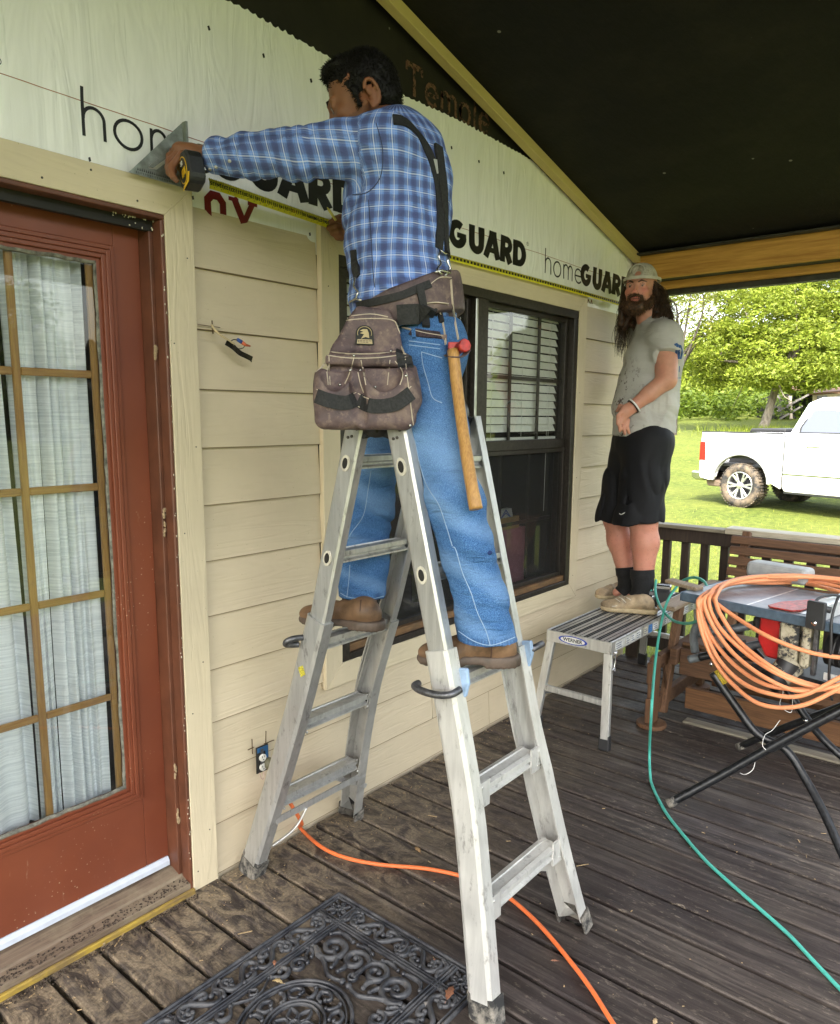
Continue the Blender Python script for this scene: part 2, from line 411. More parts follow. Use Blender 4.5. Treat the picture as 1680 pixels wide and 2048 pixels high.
# vertical crease in the wrap
mb = MB(); ribbon(mb, densify([(2.86, 2.70), (2.875, 2.5), (2.90, 2.40)]), .006, off=-.002, yf=wrap_y); mb.build('crease', M_WRAP, wrap)
# dark sheathing on the gable with stencilled word
def sheath():
    m = Mat('tarry sheathing', (.012, .010, .008), .7)
    v = m.co(); a = m.noise(5, v, 6, .7); sp = m.vor(9, v)
    c = m.ramp(a, (.3, (.006, .005, .004)), (.75, (.020, .017, .012)))
    c = m.mix(m.ramp(sp, (.035, .8), (.05, 0.0)), c, (.25, .23, .2)); m.base(c); m.bump(m.noise(30, v, 5), .3, .003); return m.m
M_SHE = sheath()
mb = MB(); mb.poly([(-.9, WL+.03, 2.1), (4.5, WL+.03, 2.1), (4.5, WL+.03, RK(4.5)+.05), (.2, WL+.03, RK(.2)+.05), (-.9, WL+.03, RK(.2)+.05-.2426*1.1)], (0, .02, 0)); gable = HP('gable_sheathing', mb, M_SHE)
M_STEN = Mat('worn stencil paint', (.20, .10, .06), .8); M_STEN.base(M_STEN.ramp(M_STEN.noise(60, None, 5, .7), (.42, (.012, .010, .008)), (.55, (.17, .085, .055)))); M_STEN = M_STEN.m
mb = MB(); yf0 = lambda x, z: WL+.03
def T(pts, x, wd=.017): ribbon(mb, densify([(x+a, 2.83+b) for a, b in pts]), wd, off=-.003, yf=yf0)
x = 2.385; hh = .11
T([(0, hh), (.095, hh)], x, .022); T([(.047, hh), (.047, 0)], x); T([(.0, hh+.005), (.0, hh-.025)], x, .012); T([(.095, hh+.005), (.095, hh-.025)], x, .012)
T([(0.005, .038), (.07, .038)], x+.12); T(arc(.038, .038, .036, .04, 0, 320, 16), x+.12)
T([(0, 0), (0, .075)], x+.225); T([(0, .05)]+arc(.024, .05, .024, .026, 180, 0, 8)+[(.048, 0)], x+.225); T([(.048, .05)]+arc(.072, .05, .024, .026, 180, 0, 8)+[(.096, 0)], x+.225)
T([(0, -.035), (0, .075)], x+.355); T(arc(.034, .036, .034, .038, 0, 360, 16), x+.355)
T([(0, 0), (0, .105)], x+.460); T([(0.005, .038), (.07, .038)], x+.495); T(arc(.038, .038, .036, .04, 0, 320, 16), x+.495)
mb.build('lettering', M_STEN, gable)

# ---- door
door = MB(); M_dr = [M_RED]
DY = 2.12      # face of the door slab
gx0, gx1, gz0, gz1 = .49, 1.112, .388, 2.003
slab_ = MB(); e = .0008
slab_.box((1.160, DY, .10), (1.2400, DY+.045, 2.128)); dr = HP('door', slab_, M_RED, bevel=.001)
def DP(name, mb, m, bevel=0.0, parent=dr): return mb.build(name, m, parent, bevel)
mb = MB(); mb.box((.32, DY, .10), (.442, DY+.045, 2.128)); DP('stile', mb, M_RED, .001)
mb = MB(); mb.box((.443, DY, 2.052), (1.159, DY+.045, 2.128)); DP('rail', mb, M_RED, .001)
mb = MB(); mb.box((.443, DY, .10), (1.159, DY+.045, .340)); DP('rail', mb, M_RED, .001)
# stepped glazing bead
mb = MB()
for st, (o_, y_) in enumerate(((0, -.006), (.014, -.010), (.026, -.004), (.038, .006))):
    w0 = .0125
    a0, a1, b0, b1 = .443+o_, 1.159-o_, .341+o_, 2.051-o_
    mb.box((a0, DY+y_, b0), (a0+w0, DY+.03, b1)); mb.box((a1-w0, DY+y_, b0), (a1, DY+.03, b1))
    mb.box((a0+w0, DY+y_, b0), (a1-w0, DY+.03, b0+w0)); mb.box((a0+w0, DY+y_, b1-w0), (a1-w0, DY+.03, b1))
DP('glazing_bead', mb, M_RED, .0015)
M_SEAL = plain('weathered sealant', (.20, .19, .15), .9, var=.4, sc=60, bump=.6)
mb = MB(); a0, a1, b0, b1 = .494, 1.108, .392, 2.0
for q in (((a0, b0), (a1, b0)), ((a0, b1), (a1, b1))): mb.tube(smooth_path([(q[0][0]+(q[1][0]-q[0][0])*t, DY+.012, q[0][1]+random.uniform(-.002, .003)) for t in np.linspace(0, 1, 24)], 2), .007, 6)
for xx in (a0, a1): mb.tube(smooth_path([(xx+random.uniform(-.002, .002), DY+.012, b0+(b1-b0)*t) for t in np.linspace(0, 1, 40)], 2), .006, 6)
DP('sealant', mb, M_SEAL)
def glassmat(name='pane glass', tint=(.93, .95, .93), dirt=.05, refl=1.45):
    m = bpy.data.materials.new(name); m.use_nodes = True; nt = m.node_tree; nt.nodes.remove(nt.nodes['Principled BSDF'])
    out = nt.nodes['Material Output']; tr = nt.nodes.new('ShaderNodeBsdfTransparent'); tr.inputs[0].default_value = (*tint, 1)
    gl = nt.nodes.new('ShaderNodeBsdfGlossy'); gl.inputs['Roughness'].default_value = .012; gl.inputs['Color'].default_value = (1, 1, 1, 1)
    fr = nt.nodes.new('ShaderNodeFresnel'); fr.inputs[0].default_value = refl
    mu = nt.nodes.new('ShaderNodeMath'); mu.operation = 'MULTIPLY'; mu.inputs[1].default_value = 1.7; nt.links.new(fr.outputs[0], mu.inputs[0])
    m1 = nt.nodes.new('ShaderNodeMixShader'); nt.links.new(mu.outputs[0], m1.inputs[0]); nt.links.new(tr.outputs[0], m1.inputs[1]); nt.links.new(gl.outputs[0], m1.inputs[2])
    df = nt.nodes.new('ShaderNodeBsdfDiffuse'); df.inputs[0].default_value = (.5, .48, .42, 1)
    tc = nt.nodes.new('ShaderNodeTexCoord'); nz = nt.nodes.new('ShaderNodeTexNoise'); nz.inputs['Scale'].default_value = 28; nz.inputs['Detail'].default_value = 8; nz.inputs['Roughness'].default_value = .75
    nt.links.new(tc.outputs['Object'], nz.inputs['Vector'])
    rp = nt.nodes.new('ShaderNodeValToRGB'); rp.color_ramp.elements[0].position = .56; rp.color_ramp.elements[1].position = .78
    rp.color_ramp.elements[0].color = (dirt*.3,)*3+(1,); rp.color_ramp.elements[1].color = (dirt*3.5,)*3+(1,)
    nt.links.new(nz.outputs[0], rp.inputs[0])
    m2 = nt.nodes.new('ShaderNodeMixShader'); nt.links.new(rp.outputs[0], m2.inputs[0]); nt.links.new(m1.outputs[0], m2.inputs[1]); nt.links.new(df.outputs[0], m2.inputs[2])
    nt.links.new(m2.outputs[0], out.inputs[0]); return m
M_GLASS = glassmat()
mb = MB(); mb.add([(.49, DY+.016, .388), (1.112, DY+.016, .388), (1.112, DY+.016, 2.004), (.49, DY+.016, 2.004)], [(0, 1, 2, 3)]); DP('pane', mb, M_GLASS)
# oak muntins behind the glass
M_OAK = wood('golden oak grille', (.30, .14, .035), (.46, .26, .075), 2, sc=1.2, rough=.45); M_OAKH = wood('golden oak grille bar', (.30, .14, .035), (.46, .26, .075), 0, sc=1.2, rough=.45)
for x in (.668, .878, 1.097):
    mb = MB(); mb.box((x-.0105, DY+.022, .39), (x+.0105, DY+.034, 2.0)); DP('muntin', mb, M_OAK, .003)
for z in (.700, 1.031, 1.357, 1.685):
    for a, b in ((.50, .657), (.689, .867), (.889, 1.086)):
        mb = MB(); mb.box((a, DY+.023, z-.011), (b, DY+.033, z+.011)); DP('muntin', mb, M_OAKH, .003)
# curtains
def curtainmat():
    m = Mat('white slub curtain', (.72, .74, .76), .85); v = m.co((3, 3, 90)); a = m.noise(2, v, 4, .6)
    m.base(m.ramp(a, (.38, (.66, .69, .72)), (.6, (.86, .88, .90)))); m.bump(a, .5, .002); m.b.inputs['Transmission Weight'].default_value = 0; return m.m
M_CUR = curtainmat()
def curtain(x0, x1, ph, parent):
    n = 70; vs = []; fs = []
    zs = np.linspace(2.06, .36, 26)
    for zi, z in enumerate(zs):
        for i in range(n+1):
            t = i/n; x = x0+(x1-x0)*t
            y = DY+.075+.018*math.sin(t*21+ph+.5*math.sin(z*2))+.012*math.sin(t*47+ph*2+z)+.006*math.sin(t*9+z*3)
            vs.append((x+.012*math.sin(t*21+ph+1.2+z*.6), y, z))
    for j in range(25):
        for i in range(n): a = j*(n+1)+i; fs.append((a, a+n+1, a+n+2, a+1))
    mb = MB(); mb.add(vs, fs, 0, True); return mb.build('curtain', M_CUR, parent)
curtain(.42, .872, .3, dr); curtain(.885, .935, 2.0, dr); curtain(.955, 1.075, 3.4, dr)
# jamb, stop, head, sweep, threshold
mb = MB(); mb.box((1.2405, 2.062, .0), (1.2635, DY+.09, 2.142)); mb.box((1.2265, DY+.046, .06), (1.2400, DY+.09, 2.128)); HP('door_jamb', mb, M_REDD, bevel=.002)
mb = MB(); mb.box((1.2515, TF+.003, -.01), (1.2635, 2.0615, 2.1285)); HP('brick_mould', mb, M_REDD, bevel=.003)
mb = MB(); mb.box((.30, TF+.003, 2.129), (1.2635, 2.0615, 2.1415)); mb.box((.30, 2.062, 2.129), (1.24, DY+.09, 2.1415)); HP('door_head', mb, M_REDD, bevel=.002)
mb = MB(); mb.box((.30, 2.06, .0), (.3195, DY+.09, 2.128)); HP('door_jamb', mb, M_REDD)
M_SWEEP = plain('white vinyl sweep', (.56, .60, .68), .35, var=.06)
mb = MB(); mb.poly([(.32, DY-.003, .0995), (.32, DY-.012, .088), (.32, DY-.012, .072), (.32, DY+.01, .072), (.32, DY+.01, .0995)], (.916, 0, 0)); DP('door_sweep', mb, M_SWEEP)
M_SILL = wood('worn brown sill', (.085, .055, .035), (.22, .16, .11), 0, sc=1.4, dirt=(.26, .21, .14))
mb = MB()
mb.poly([(.30, DY+.05, .0), (.30, 2.016, .0), (.30, 2.016, .034), (.30, 2.055, .045), (.30, 2.060, .052), (.30, DY-.02, .0655), (.30, DY+.05, .0655)], (.962, 0, 0)); HP('threshold', mb, M_SILL, bevel=.002)
M_YEL = wood('yellow primed pine strip', (.22, .13, .04), (.50, .35, .03), 0, sc=1, dirt=(.12, .08, .05))
mb = MB(); mb.box((-.2, 1.999, -.002), (1.262, 2.013, .018)); HP('sill_strip', mb, M_YEL, bevel=.003)
# mud dauber nests and scuffs on the jamb
M_MUD = plain('dried mud', (.36, .26, .15), .95, var=.3, sc=90, bump=1.0)
for x, z, rx, rz in ((1.246, 1.75, .007, .022), (1.244, .42, .005, .02), (1.247, .26, .006, .022), (1.25, 1.27, .007, .013), (1.246, 1.22, .004, .02)):
    mb = MB()
    for i in range(7): mb.ell((x+random.uniform(-.6, .6)*rx, 2.062-.002, z+random.uniform(-1, 1)*rz), (rx*random.uniform(.5, .9), .005, rz*random.uniform(.25, .5)), nu=9, nv=6)
    HP('mud_nest', mb, M_MUD)
mb = MB()
for i in range(70):
    z = random.uniform(.1, 2.1) if i % 3 else random.uniform(2.1, 2.125); x = 1.2575+random.uniform(-.005, .004)
    if i % 3 == 0: x = random.uniform(1.1, 1.25); z = 2.1265 if i % 9 else z
    mb.ell((x, TF+.002 if i % 3 else 2.05, z), (random.uniform(.0012, .003), .002, random.uniform(.0015, .004)), nu=6, nv=4)
HP('caulk_crumbs', mb, plain('old caulk', (.6, .55, .42), .8))['kind'] = 'stuff'
# ---- window
def screenmat():
    m = bpy.data.materials.new('black insect screen'); m.use_nodes = True; nt = m.node_tree; b = nt.nodes['Principled BSDF']; b.inputs['Base Color'].default_value = (.015, .015, .014, 1); b.inputs['Roughness'].default_value = .8
    tr = nt.nodes.new('ShaderNodeBsdfTransparent'); mx = nt.nodes.new('ShaderNodeMixShader'); mx.inputs[0].default_value = .42
    nt.links.new(tr.outputs[0], mx.inputs[1]); nt.links.new(b.outputs[0], mx.inputs[2]); nt.links.new(mx.outputs[0], nt.nodes['Material Output'].inputs[0]); return m
M_SCR = screenmat()
YF = TF+.004
def wbox(name, a, b, parent, m=M_BRONZE, bevel=.002):
    mb = MB(); mb.box(a, b); return mb.build(name, m, parent, bevel)
win = MB(); win.box((wx0, YF, wz1-.042), (wx1, 2.12, wz1)); win = win.build('window', M_BRONZE, house, .002)
wbox('frame', (wx0, YF, wz0), (wx0+.045, 2.12, wz1-.0425), win); wbox('frame', (wx1-.045, YF, wz0), (wx1, 2.12, wz1-.0425), win)
wbox('sill', (wx0+.0455, YF, wz0), (wx1-.0455, 2.12, wz0+.028), win)
M_RUST = wood('rusty brown sill', (.06, .03, .012), (.28, .15, .06), 0, sc=2, dirt=(.05, .035, .02))
wbox('mullion', (2.835, YF+.001, wz0+.029), (2.925, 2.12, wz1-.043), win)
for a, b in ((wx0+.046, 2.834), (2.926, wx1-.046)):
    wbox('sill_track', (a, YF+.012, wz0+.0285), (b, YF+.05, wz0+.060), win, M_RUST)
    zu0, zu1 = 1.405, wz1-.043
    # upper sash
    yu = 2.052
    for q in (((a, yu, zu0), (a+.028, yu+.03, zu1)), ((b-.028, yu, zu0), (b, yu+.03, zu1)), ((a+.0285, yu, zu1-.022), (b-.0285, yu+.03, zu1)), ((a+.0285, yu-.012, zu0), (b-.0285, yu+.03, zu0+.05))):
        wbox('sash_rail', q[0], q[1], win)
    # screen frame / lower sash
    yl = 2.056
    for q in (((a, yl-.01, wz0+.0605), (a+.022, yl+.02, zu0-.0005)), ((b-.022, yl-.01, wz0+.0605), (b, yl+.02, zu0-.0005)), ((a+.0225, yl-.01, wz0+.0605), (b-.0225, yl+.02, wz0+.082)), ((a+.0225, yl-.01, zu0-.024), (b-.0225, yl+.02, zu0-.0005))):
        wbox('sash_rail', q[0], q[1], win)
    mb = MB(); mb.add([(a+.028, yu+.012, zu0+.05), (b-.028, yu+.012, zu0+.05), (b-.028, yu+.012, zu1-.022), (a+.028, yu+.012, zu1-.022)], [(0, 1, 2, 3)]); mb.build('pane', M_GLASS, win)
    mb = MB(); mb.add([(a+.022, yl+.05, wz0+.07), (b-.022, yl+.05, wz0+.07), (b-.022, yl+.05, zu0), (a+.022, yl+.05, zu0)], [(0, 1, 2, 3)]); mb.build('pane', M_GLASS, win)
    mb = MB(); mb.add([(a+.022, yl+.004, wz0+.082), (b-.022, yl+.004, wz0+.082), (b-.022, yl+.004, zu0-.024), (a+.022, yl+.004, zu0-.024)], [(0, 1, 2, 3)]); mb.build('insect_screen', M_SCR, win)
    # muntins: two uprights and one bar in each sash
    W_ = b-a
    for f in (1/3, 2/3):
        wbox('muntin', (a+W_*f-.009, yu+.014, zu0+.0505), (a+W_*f+.009, yu+.026, zu1-.0225), win)
        wbox('muntin', (a+W_*f-.009, yl+.053, wz0+.083), (a+W_*f+.009, yl+.065, zu0-.025), win)
    for x0_, x1_ in ((a+.0285, a+W_/3-.0095), (a+W_/3+.0095, a+W_*2/3-.0095), (a+W_*2/3+.0095, b-.0285)):
        wbox('muntin', (x0_, yu+.014, 1.757), (x1_, yu+.026, 1.775), win)
        wbox('muntin', (x0_, yl+.053, 1.0), (x1_, yl+.065, 1.018), win)
    # blinds behind the upper sash
    M_BL = plain('white blind slat', (.82, .82, .78), .5, var=.05)
    zb = zu1-.012; k = 0
    while zb-k*.0415 > 1.475:
        z = zb-k*.0415; mb = MB(); tilt = random.uniform(-.003, .003); sag = .002
        mb.add([(a+.035, 2.104, z+.020), (b-.05, 2.104, z+.020+tilt), (b-.05, 2.086, z-.0175+tilt), (a+.035, 2.086, z-.0175), (a+.035, 2.107, z+.020), (b-.05, 2.107, z+.020+tilt), (b-.05, 2.089, z-.0175+tilt), (a+.035, 2.089, z-.0175)],
               [(3, 2, 1, 0), (4, 5, 6, 7), (0, 1, 5, 4), (1, 2, 6, 5), (2, 3, 7, 6), (3, 0, 4, 7)])
        mb.build('blind_slat', M_BL, win); k += 1
    wbox('blind_bottom_rail', (a+.033, 2.084, 1.452), (b-.048, 2.112, 1.468), win, M_BL)
    mb = MB()
    for f in (.16, .5, .84): mb.tube([(a+W_*f, 2.083, zb), (a+W_*f, 2.083, 1.45)], .0012, 5)
    mb.tube([(b-.11, 2.105, zb), (b-.115, 2.105, 1.05)], .0012, 5); mb.build('blind_cord', M_BL, win)
M_ALU0 = plain('bare aluminium edge', (.45, .46, .44), .35, .8)
wbox('frame', (2.818, YF-.006, 1.41), (2.834, YF+.0005, wz1-.05), win, M_ALU0)
# interior: dark room, and the things standing behind the lower panes
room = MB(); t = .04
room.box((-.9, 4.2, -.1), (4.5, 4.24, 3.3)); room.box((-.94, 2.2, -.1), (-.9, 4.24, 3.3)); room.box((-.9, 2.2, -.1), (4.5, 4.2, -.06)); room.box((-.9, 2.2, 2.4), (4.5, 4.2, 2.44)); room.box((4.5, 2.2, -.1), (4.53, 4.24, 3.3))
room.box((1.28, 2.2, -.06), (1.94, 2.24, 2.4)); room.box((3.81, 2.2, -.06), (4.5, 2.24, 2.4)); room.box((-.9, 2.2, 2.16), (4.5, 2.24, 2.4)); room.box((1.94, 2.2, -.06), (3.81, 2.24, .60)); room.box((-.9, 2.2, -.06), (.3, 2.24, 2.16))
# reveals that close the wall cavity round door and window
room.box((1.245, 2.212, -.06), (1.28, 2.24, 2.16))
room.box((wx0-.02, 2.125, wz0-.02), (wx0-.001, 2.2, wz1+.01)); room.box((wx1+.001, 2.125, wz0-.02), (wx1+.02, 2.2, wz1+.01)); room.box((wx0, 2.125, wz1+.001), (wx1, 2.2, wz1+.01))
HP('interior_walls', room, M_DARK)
mb = MB(); mb.box((-.9, WL+.02, -.3), (1.2635-.0, WL+.03, -.02)); mb.box((1.285, WL+.02, -.3), (1.95, WL+.029, 2.3)); mb.box((3.81, WL+.02, -.3), (4.5, WL+.029, 2.3)); mb.box((1.95, WL+.02, -.3), (3.81, WL+.029, .60)); mb.box((-.9, WL+.02, 2.16), (4.5, WL+.029, 2.3)); mb.box((-.9, WL+.02, -.3), (.27, WL+.029, 2.16)); HP('wall_sheathing', mb, M_SHE)
ledge = MB(); ledge.box((wx0, 2.125, wz0-.02), (wx1, 2.24, wz0+.02)); HP('inner_ledge', ledge, plain('ledge', (.10, .07, .05), .6))
# ---- things inside, behind the lower window pane
M_TBL = plain('dark table wood', (.05, .03, .02), .5)
tb = MB(); tb.box((2.0, 2.27, .55), (3.75, 2.95, .585)); tb.box((2.02, 2.3, -.06), (2.08, 2.36, .55)); tb.box((3.66, 2.3, -.06), (3.72, 2.36, .55)); tb.box((2.02, 2.86, -.06), (2.08, 2.92, .55)); tb.box((3.66, 2.86, -.06), (3.72, 2.92, .55))
tag(tb.build('table', M_TBL), 'dark wooden table standing inside the room behind the window panes', 'table')
t = thing('paper_bag', 'pink and red gift bag with torn white tissue behind the lower right window pane', 'gift bag', (3.5, 2.36, .585))
M_PNK = plain('pink paper', (.52, .20, .26), .7); M_RD = plain('red paper', (.40, .05, .07), .6); M_WP = plain('white tissue', (.6, .6, .58), .8); M_KR = plain('kraft paper', (.5, .33, .13), .8)
mb = MB(); mb.box((3.44, 2.30, .586), (3.76, 2.42, .93)); mb.build('bag_body', M_PNK, t); mb = MB(); mb.box((3.40, 2.29, .586), (3.4395, 2.42, .91)); mb.build('side_panel', M_RD, t)
mb = MB(); mb.box((3.445, 2.305, .9305), (3.70, 2.40, 1.0)); mb.build('kraft_flap', M_KR, t)
mb = MB(); mb.poly([(3.30, 2.31, .70), (3.345, 2.31, .58+.01), (3.40, 2.31, .59), (3.40, 2.31, .95), (3.36, 2.31, 1.02), (3.33, 2.31, .90), (3.345, 2.31, .82), (3.31, 2.31, .77)], (0, .03, 0)); mb.poly([(3.46, 2.31, 1.0), (3.64, 2.31, 1.0), (3.62, 2.31, 1.05), (3.50, 2.31, 1.05)], (0, .03, 0)); mb.build('tissue', M_WP, t)
M_BLU = plain('blue zigzag print', (.10, .16, .42), .6)
mb = MB()
for d in (0, .018): 
    for sg in (-1, 1): mb.beam((3.56+sg*.05, 2.308, 1.0), (3.56, 2.308, 1.045-d), (0, 1, 0), .002, .006)
mb.build('zigzag_print', M_BLU, t)
t = thing('ornament', 'small dark red wooden toy house behind the lower window pane', 'ornament', (3.2, 2.34, .585))
mb = MB(); mb.box((3.14, 2.31, .586), (3.26, 2.38, .74)); mb.build('walls', M_RD, t); mb = MB(); mb.poly([(3.125, 2.305, .741), (3.275, 2.305, .741), (3.20, 2.305, .82)], (0, .08, 0)); mb.build('roof', plain('grey roof', (.25, .22, .25), .7), t)
mb = MB()
for i in range(3):
    for j in range(2): mb.box((3.152+.037*i, 2.3085, .62+.06*j), (3.174+.037*i, 2.3098, .655+.06*j))
mb.build('windows', M_WP, t)
for i, (x, h_) in enumerate(((2.99, .30), (3.09, .33))):
    mb = MB(); mb.tube([(x, 2.5, .586), (x, 2.5, .586+h_*.85), (x, 2.5, .586+h_*.9), (x, 2.5, .586+h_)], [.026, .026, .012, .013], 14)
    tag(mb.build('bottle', plain('olive glass %d' % i, (.16, .17, .04), .2)), ['shorter olive bottle standing on the table inside the window', 'taller olive bottle standing beside the toy house inside the window'][i], 'bottle')
mb = MB(); 
for r_, z in ((.16, .588), (.19, .62), (.185, .66)): pass
mb.tube([(2.42, 2.45, .586), (2.42, 2.45, .60), (2.42, 2.45, .66), (2.42, 2.45, .70), (2.42, 2.45, .695)], [.06, .11, .16, .165, .15], 24)
tag(mb.build('bowl', plain('pewter bowl', (.2, .19, .17), .25, .8)), 'dull metal bowl on the table behind the left window pane', 'bowl')

# ================================================================ deck
def deckmat():
    m = Mat('weathered dark stained planks', (.05, .04, .04), .62, spec=.35)
    v = m.co((26, 1.1, 26), 13); g = m.noise(1.5, v, 7, .68, .7)
    loc = m.co((1, 1, 1)); big = m.noise(1.7, loc, 5, .65)
    sxyz = m.n('SeparateXYZ', {'Vector': m.n('TexCoord').outputs['Object']})
    # plum-brown in the open, silvery grey toward the far end, by its own weathering noise
    c = m.ramp(g, (.32, (.010, .0075, .007)), (.5, (.032, .024, .022)), (.68, (.090, .073, .067)))
    c2 = m.ramp(g, (.32, (.016, .012, .010)), (.5, (.050, .040, .033)), (.68, (.13, .108, .088)))
    c = m.mix(m.ramp(big, (.4, 0.0), (.62, 1.0)), c, c2)
    rr = m.n('ObjectInfo').outputs['Random']; c = m.mix(m.math('MULTIPLY', rr, .35), c, (.030, .022, .022))
    # pale sawdust and scuffs
    s1 = m.noise(75, m.co((1, .35, 1)), 6, .75); s2 = m.noise(3.2, loc, 5, .7)
    k = m.math('MULTIPLY', m.ramp(s1, (.56, 0.0), (.68, 1.0)), m.ramp(s2, (.42, .12), (.66, .8)))
    c = m.mix(k, c, (.30, .25, .19))
    # sand tracked in along the wall: thickest near the door
    dy = m.n('MapRange', {0: sxyz.outputs['Y'], 1: 1.15, 2: 2.05, 3: 0.0, 4: 1.0}).outputs[0]
    dx = m.n('MapRange', {0: sxyz.outputs['X'], 1: 3.2, 2: 1.25, 3: .25, 4: 1.0}).outputs[0]
    sw = m.noise(15, m.co((1, .6, 1)), 8, .74, 1.3)
    sand = m.math('MULTIPLY', m.math('MULTIPLY', dy, dx), m.ramp(sw, (.42, 0.0), (.60, 1.2)))
    c = m.mix(m.math('MINIMUM', sand, .92), c, m.ramp(m.noise(120, loc, 3), (.3, (.15, .115, .075)), (.7, (.33, .26, .175))))
    m.base(c); m.rough(m.ramp(m.noise(6, loc, 5), (.3, .42), (.7, .8)))
    m.bump(g, .8, .004); m.bump(s1, .25, .0015); m.bump(m.noise(150, m.co((1, .06, 1), 3), 3), .35, .001)
    return m.m
M_DECK = deckmat()
deck = thing('deck', None, None, (2, 0, 0), kind='structure')
for k in range(-15, 22):
    x1 = 1.365+.1457*(k+1)-.0070; x0 = 1.365+.1457*k+.0070
    mb = MB(); e = .0045; y0, y1 = -1.7+random.uniform(-.01, .01), 2.012 if x0 > 1.30 else 2.012
    dz = random.uniform(-.0015, .0015); wob = random.uniform(-.001, .001)
    prof = [(x0, -.036), (x1, -.036), (x1, -e+dz), (x1-e, dz), (x0+e, dz), (x0, -e+dz)]
    ny = 3; vs = [(x+wob*(j-1), y0+(y1-y0)*j/2, z) for j in range(ny) for x, z in prof]
    fs = [(j*6+i, j*6+(i+1) % 6, (j+1)*6+(i+1) % 6, (j+1)*6+i) for j in range(2) for i in range(6)]
    fs = [f[::-1] for f in fs]+[tuple(range(6)), tuple(12+i for i in range(6))[::-1]]
    mb.add(vs, fs); p = mb.build('plank', M_DECK, deck)
# the planks end short of the wall; joists and dirt in the gaps
M_JOI = plain('dark joist', (.03, .024, .018), .9)
for y in np.arange(-1.6, 2.0, .4):
    mb = MB(); mb.box((-.8, y, -.22), (4.6, y+.04, -.037)); mb.build('joist', M_JOI, deck)
mb = MB(); mb.box((-.8, -1.72, -.26), (4.6, -1.70, -.002)); mb.box((4.602, -1.72, -.26), (4.66, 2.02, -.012)); mb.build('rim_board', M_JOI, deck)
# ---- loose litter: sawdust curls, leaves, chips
M_CHIP = plain('wood chips', (.42, .30, .16), .85, var=.3, sc=300)
mb = MB()
for i in range(420):
    if i < 300: y = 2.005-abs(rng.normal(0, .13)); x = rng.uniform(1.30, 3.4) if i < 200 else rng.uniform(.6, 1.5)
    else: x = rng.uniform(.7, 4.2); y = rng.uniform(.4, 2.0)
    if x < 1.262 and y > 1.985: y = 1.98
    a = rng.uniform(0, 6.28); l = rng.uniform(.0008, .003) if i % 9 else rng.uniform(.004, .010); w_ = rng.uniform(.0005, .0014)
    mb.obox((x, y, .0022), (math.cos(a)*l, math.sin(a)*l, 0), (-math.sin(a)*w_, math.cos(a)*w_, 0), (0, 0, .0008))
tag(mb.build('sawdust_and_chips', M_CHIP), 'scattered sawdust, crumbs and wood chips along the foot of the wall', 'litter', kind='stuff')
mb = MB()
for i in range(900):
    y = 1.990-abs(rng.normal(0, .012)); x = rng.uniform(.5, 1.26); z = .003
    if i > 500: x = rng.uniform(.5, 1.255); y = rng.uniform(2.016, 2.050); z = .036+(y-2.016)*.28
    r_ = rng.uniform(.0012, .0035); mb.ell((x, y, z), (r_, r_, r_*.7), nu=5, nv=3)
tag(mb.build('soil_crumbs', plain('dark soil', (.06, .042, .03), 1, var=.3, sc=200)), 'dark soil crumbs lying on and beside the worn door sill', 'soil', kind='stuff')
def leaf(px, py, s, rot, col, lab, z=.004, tilt=.3):
    q = WZ(px, py, z); mb = MB(); n = 7; vs = []; fs = []
    for i in range(n+1):
        t = i/n; wd = s*.42*math.sin(math.pi*min(1, t*1.02+.02))**.8*(1+.25*math.sin(t*19))
        zc = s*tilt*math.sin(t*3.1)*.5
        for sg in (-1, 0, 1): vs.append((t*s*2-s, sg*wd, zc+abs(sg)*s*.12))
    for i in range(n):
        for j in range(2): a = i*3+j; fs.append((a, a+1, a+4, a+3))
    R = Matrix.Rotation(rot, 3, 'Z'); mb.add([tuple(R @ Vector(v)+q) for v in vs], fs, 0, True)
    mb.tube([tuple(R @ Vector((-s*1.5, .02*s, .001))+q), tuple(R @ Vector((-s, 0, .002))+q)], .0006, 4)
    o = mb.build('dead_leaf', plain('dead leaf', col, .8, var=.25, sc=200)); md = o.modifiers.new('thickness', 'SOLIDIFY'); md.thickness = .0006
    return tag(o, lab, 'leaf', 'dead leaves on the porch floor')
leaf(900, 1987, .026, .3, (.22, .09, .045), 'curled brown oak leaf on the scroll mat beside the ladder foot', .016)
leaf(835, 1700, .020, 1.2, (.33, .20, .09), 'crumpled tan leaf lying on the planks above the orange cord')
leaf(555, 1965, .016, 2.0, (.50, .36, .17), 'crumbled tan leaf inside the medallion side of the scroll mat', .014, .8)
leaf(208, 1885, .013, 1.1, (.36, .28, .16), 'pale grey brown leaf with a hole near the door sill')
leaf(868, 1722+200, .010, .4, (.34, .16, .10), 'small red brown leaf in the plank strip right of the mat')
leaf(549, 1926, .012, .9, (.30, .13, .07), 'narrow reddish leaf stuck in the border scrolls of the mat', .016)
leaf(1310, 2044, .014, .2, (.5, .36, .2), 'pale tan leaf at the lower edge of the photo right of the orange cord')
leaf(1108, 1922, .010, 2.2, (.36, .17, .10), 'tiny curled leaf right of the ladder leg by the orange cord')
for px, py, l, a, lab in ((1165, 1730, .024, -.6, 'orange wood splinter right of the ladder'), (245, 1870, .05, .62, 'long pale straw lying near the door sill'), (490, 1865, .022, 2.6, 'short pale wood splinter on the mat edge'), (865, 1632, .018, -1.2, 'thin tan splinter on the planks above the cord')):
    q = WZ(px, py, .003); mb = MB(); mb.beam(q-Vector((math.cos(a), math.sin(a), 0))*l, q+Vector((math.cos(a), math.sin(a), 0))*l, (0, 0, 1), .0015, .0035)
    tag(mb.build('splinter', M_CHIP), lab, 'splinter', 'splinters on the porch floor')
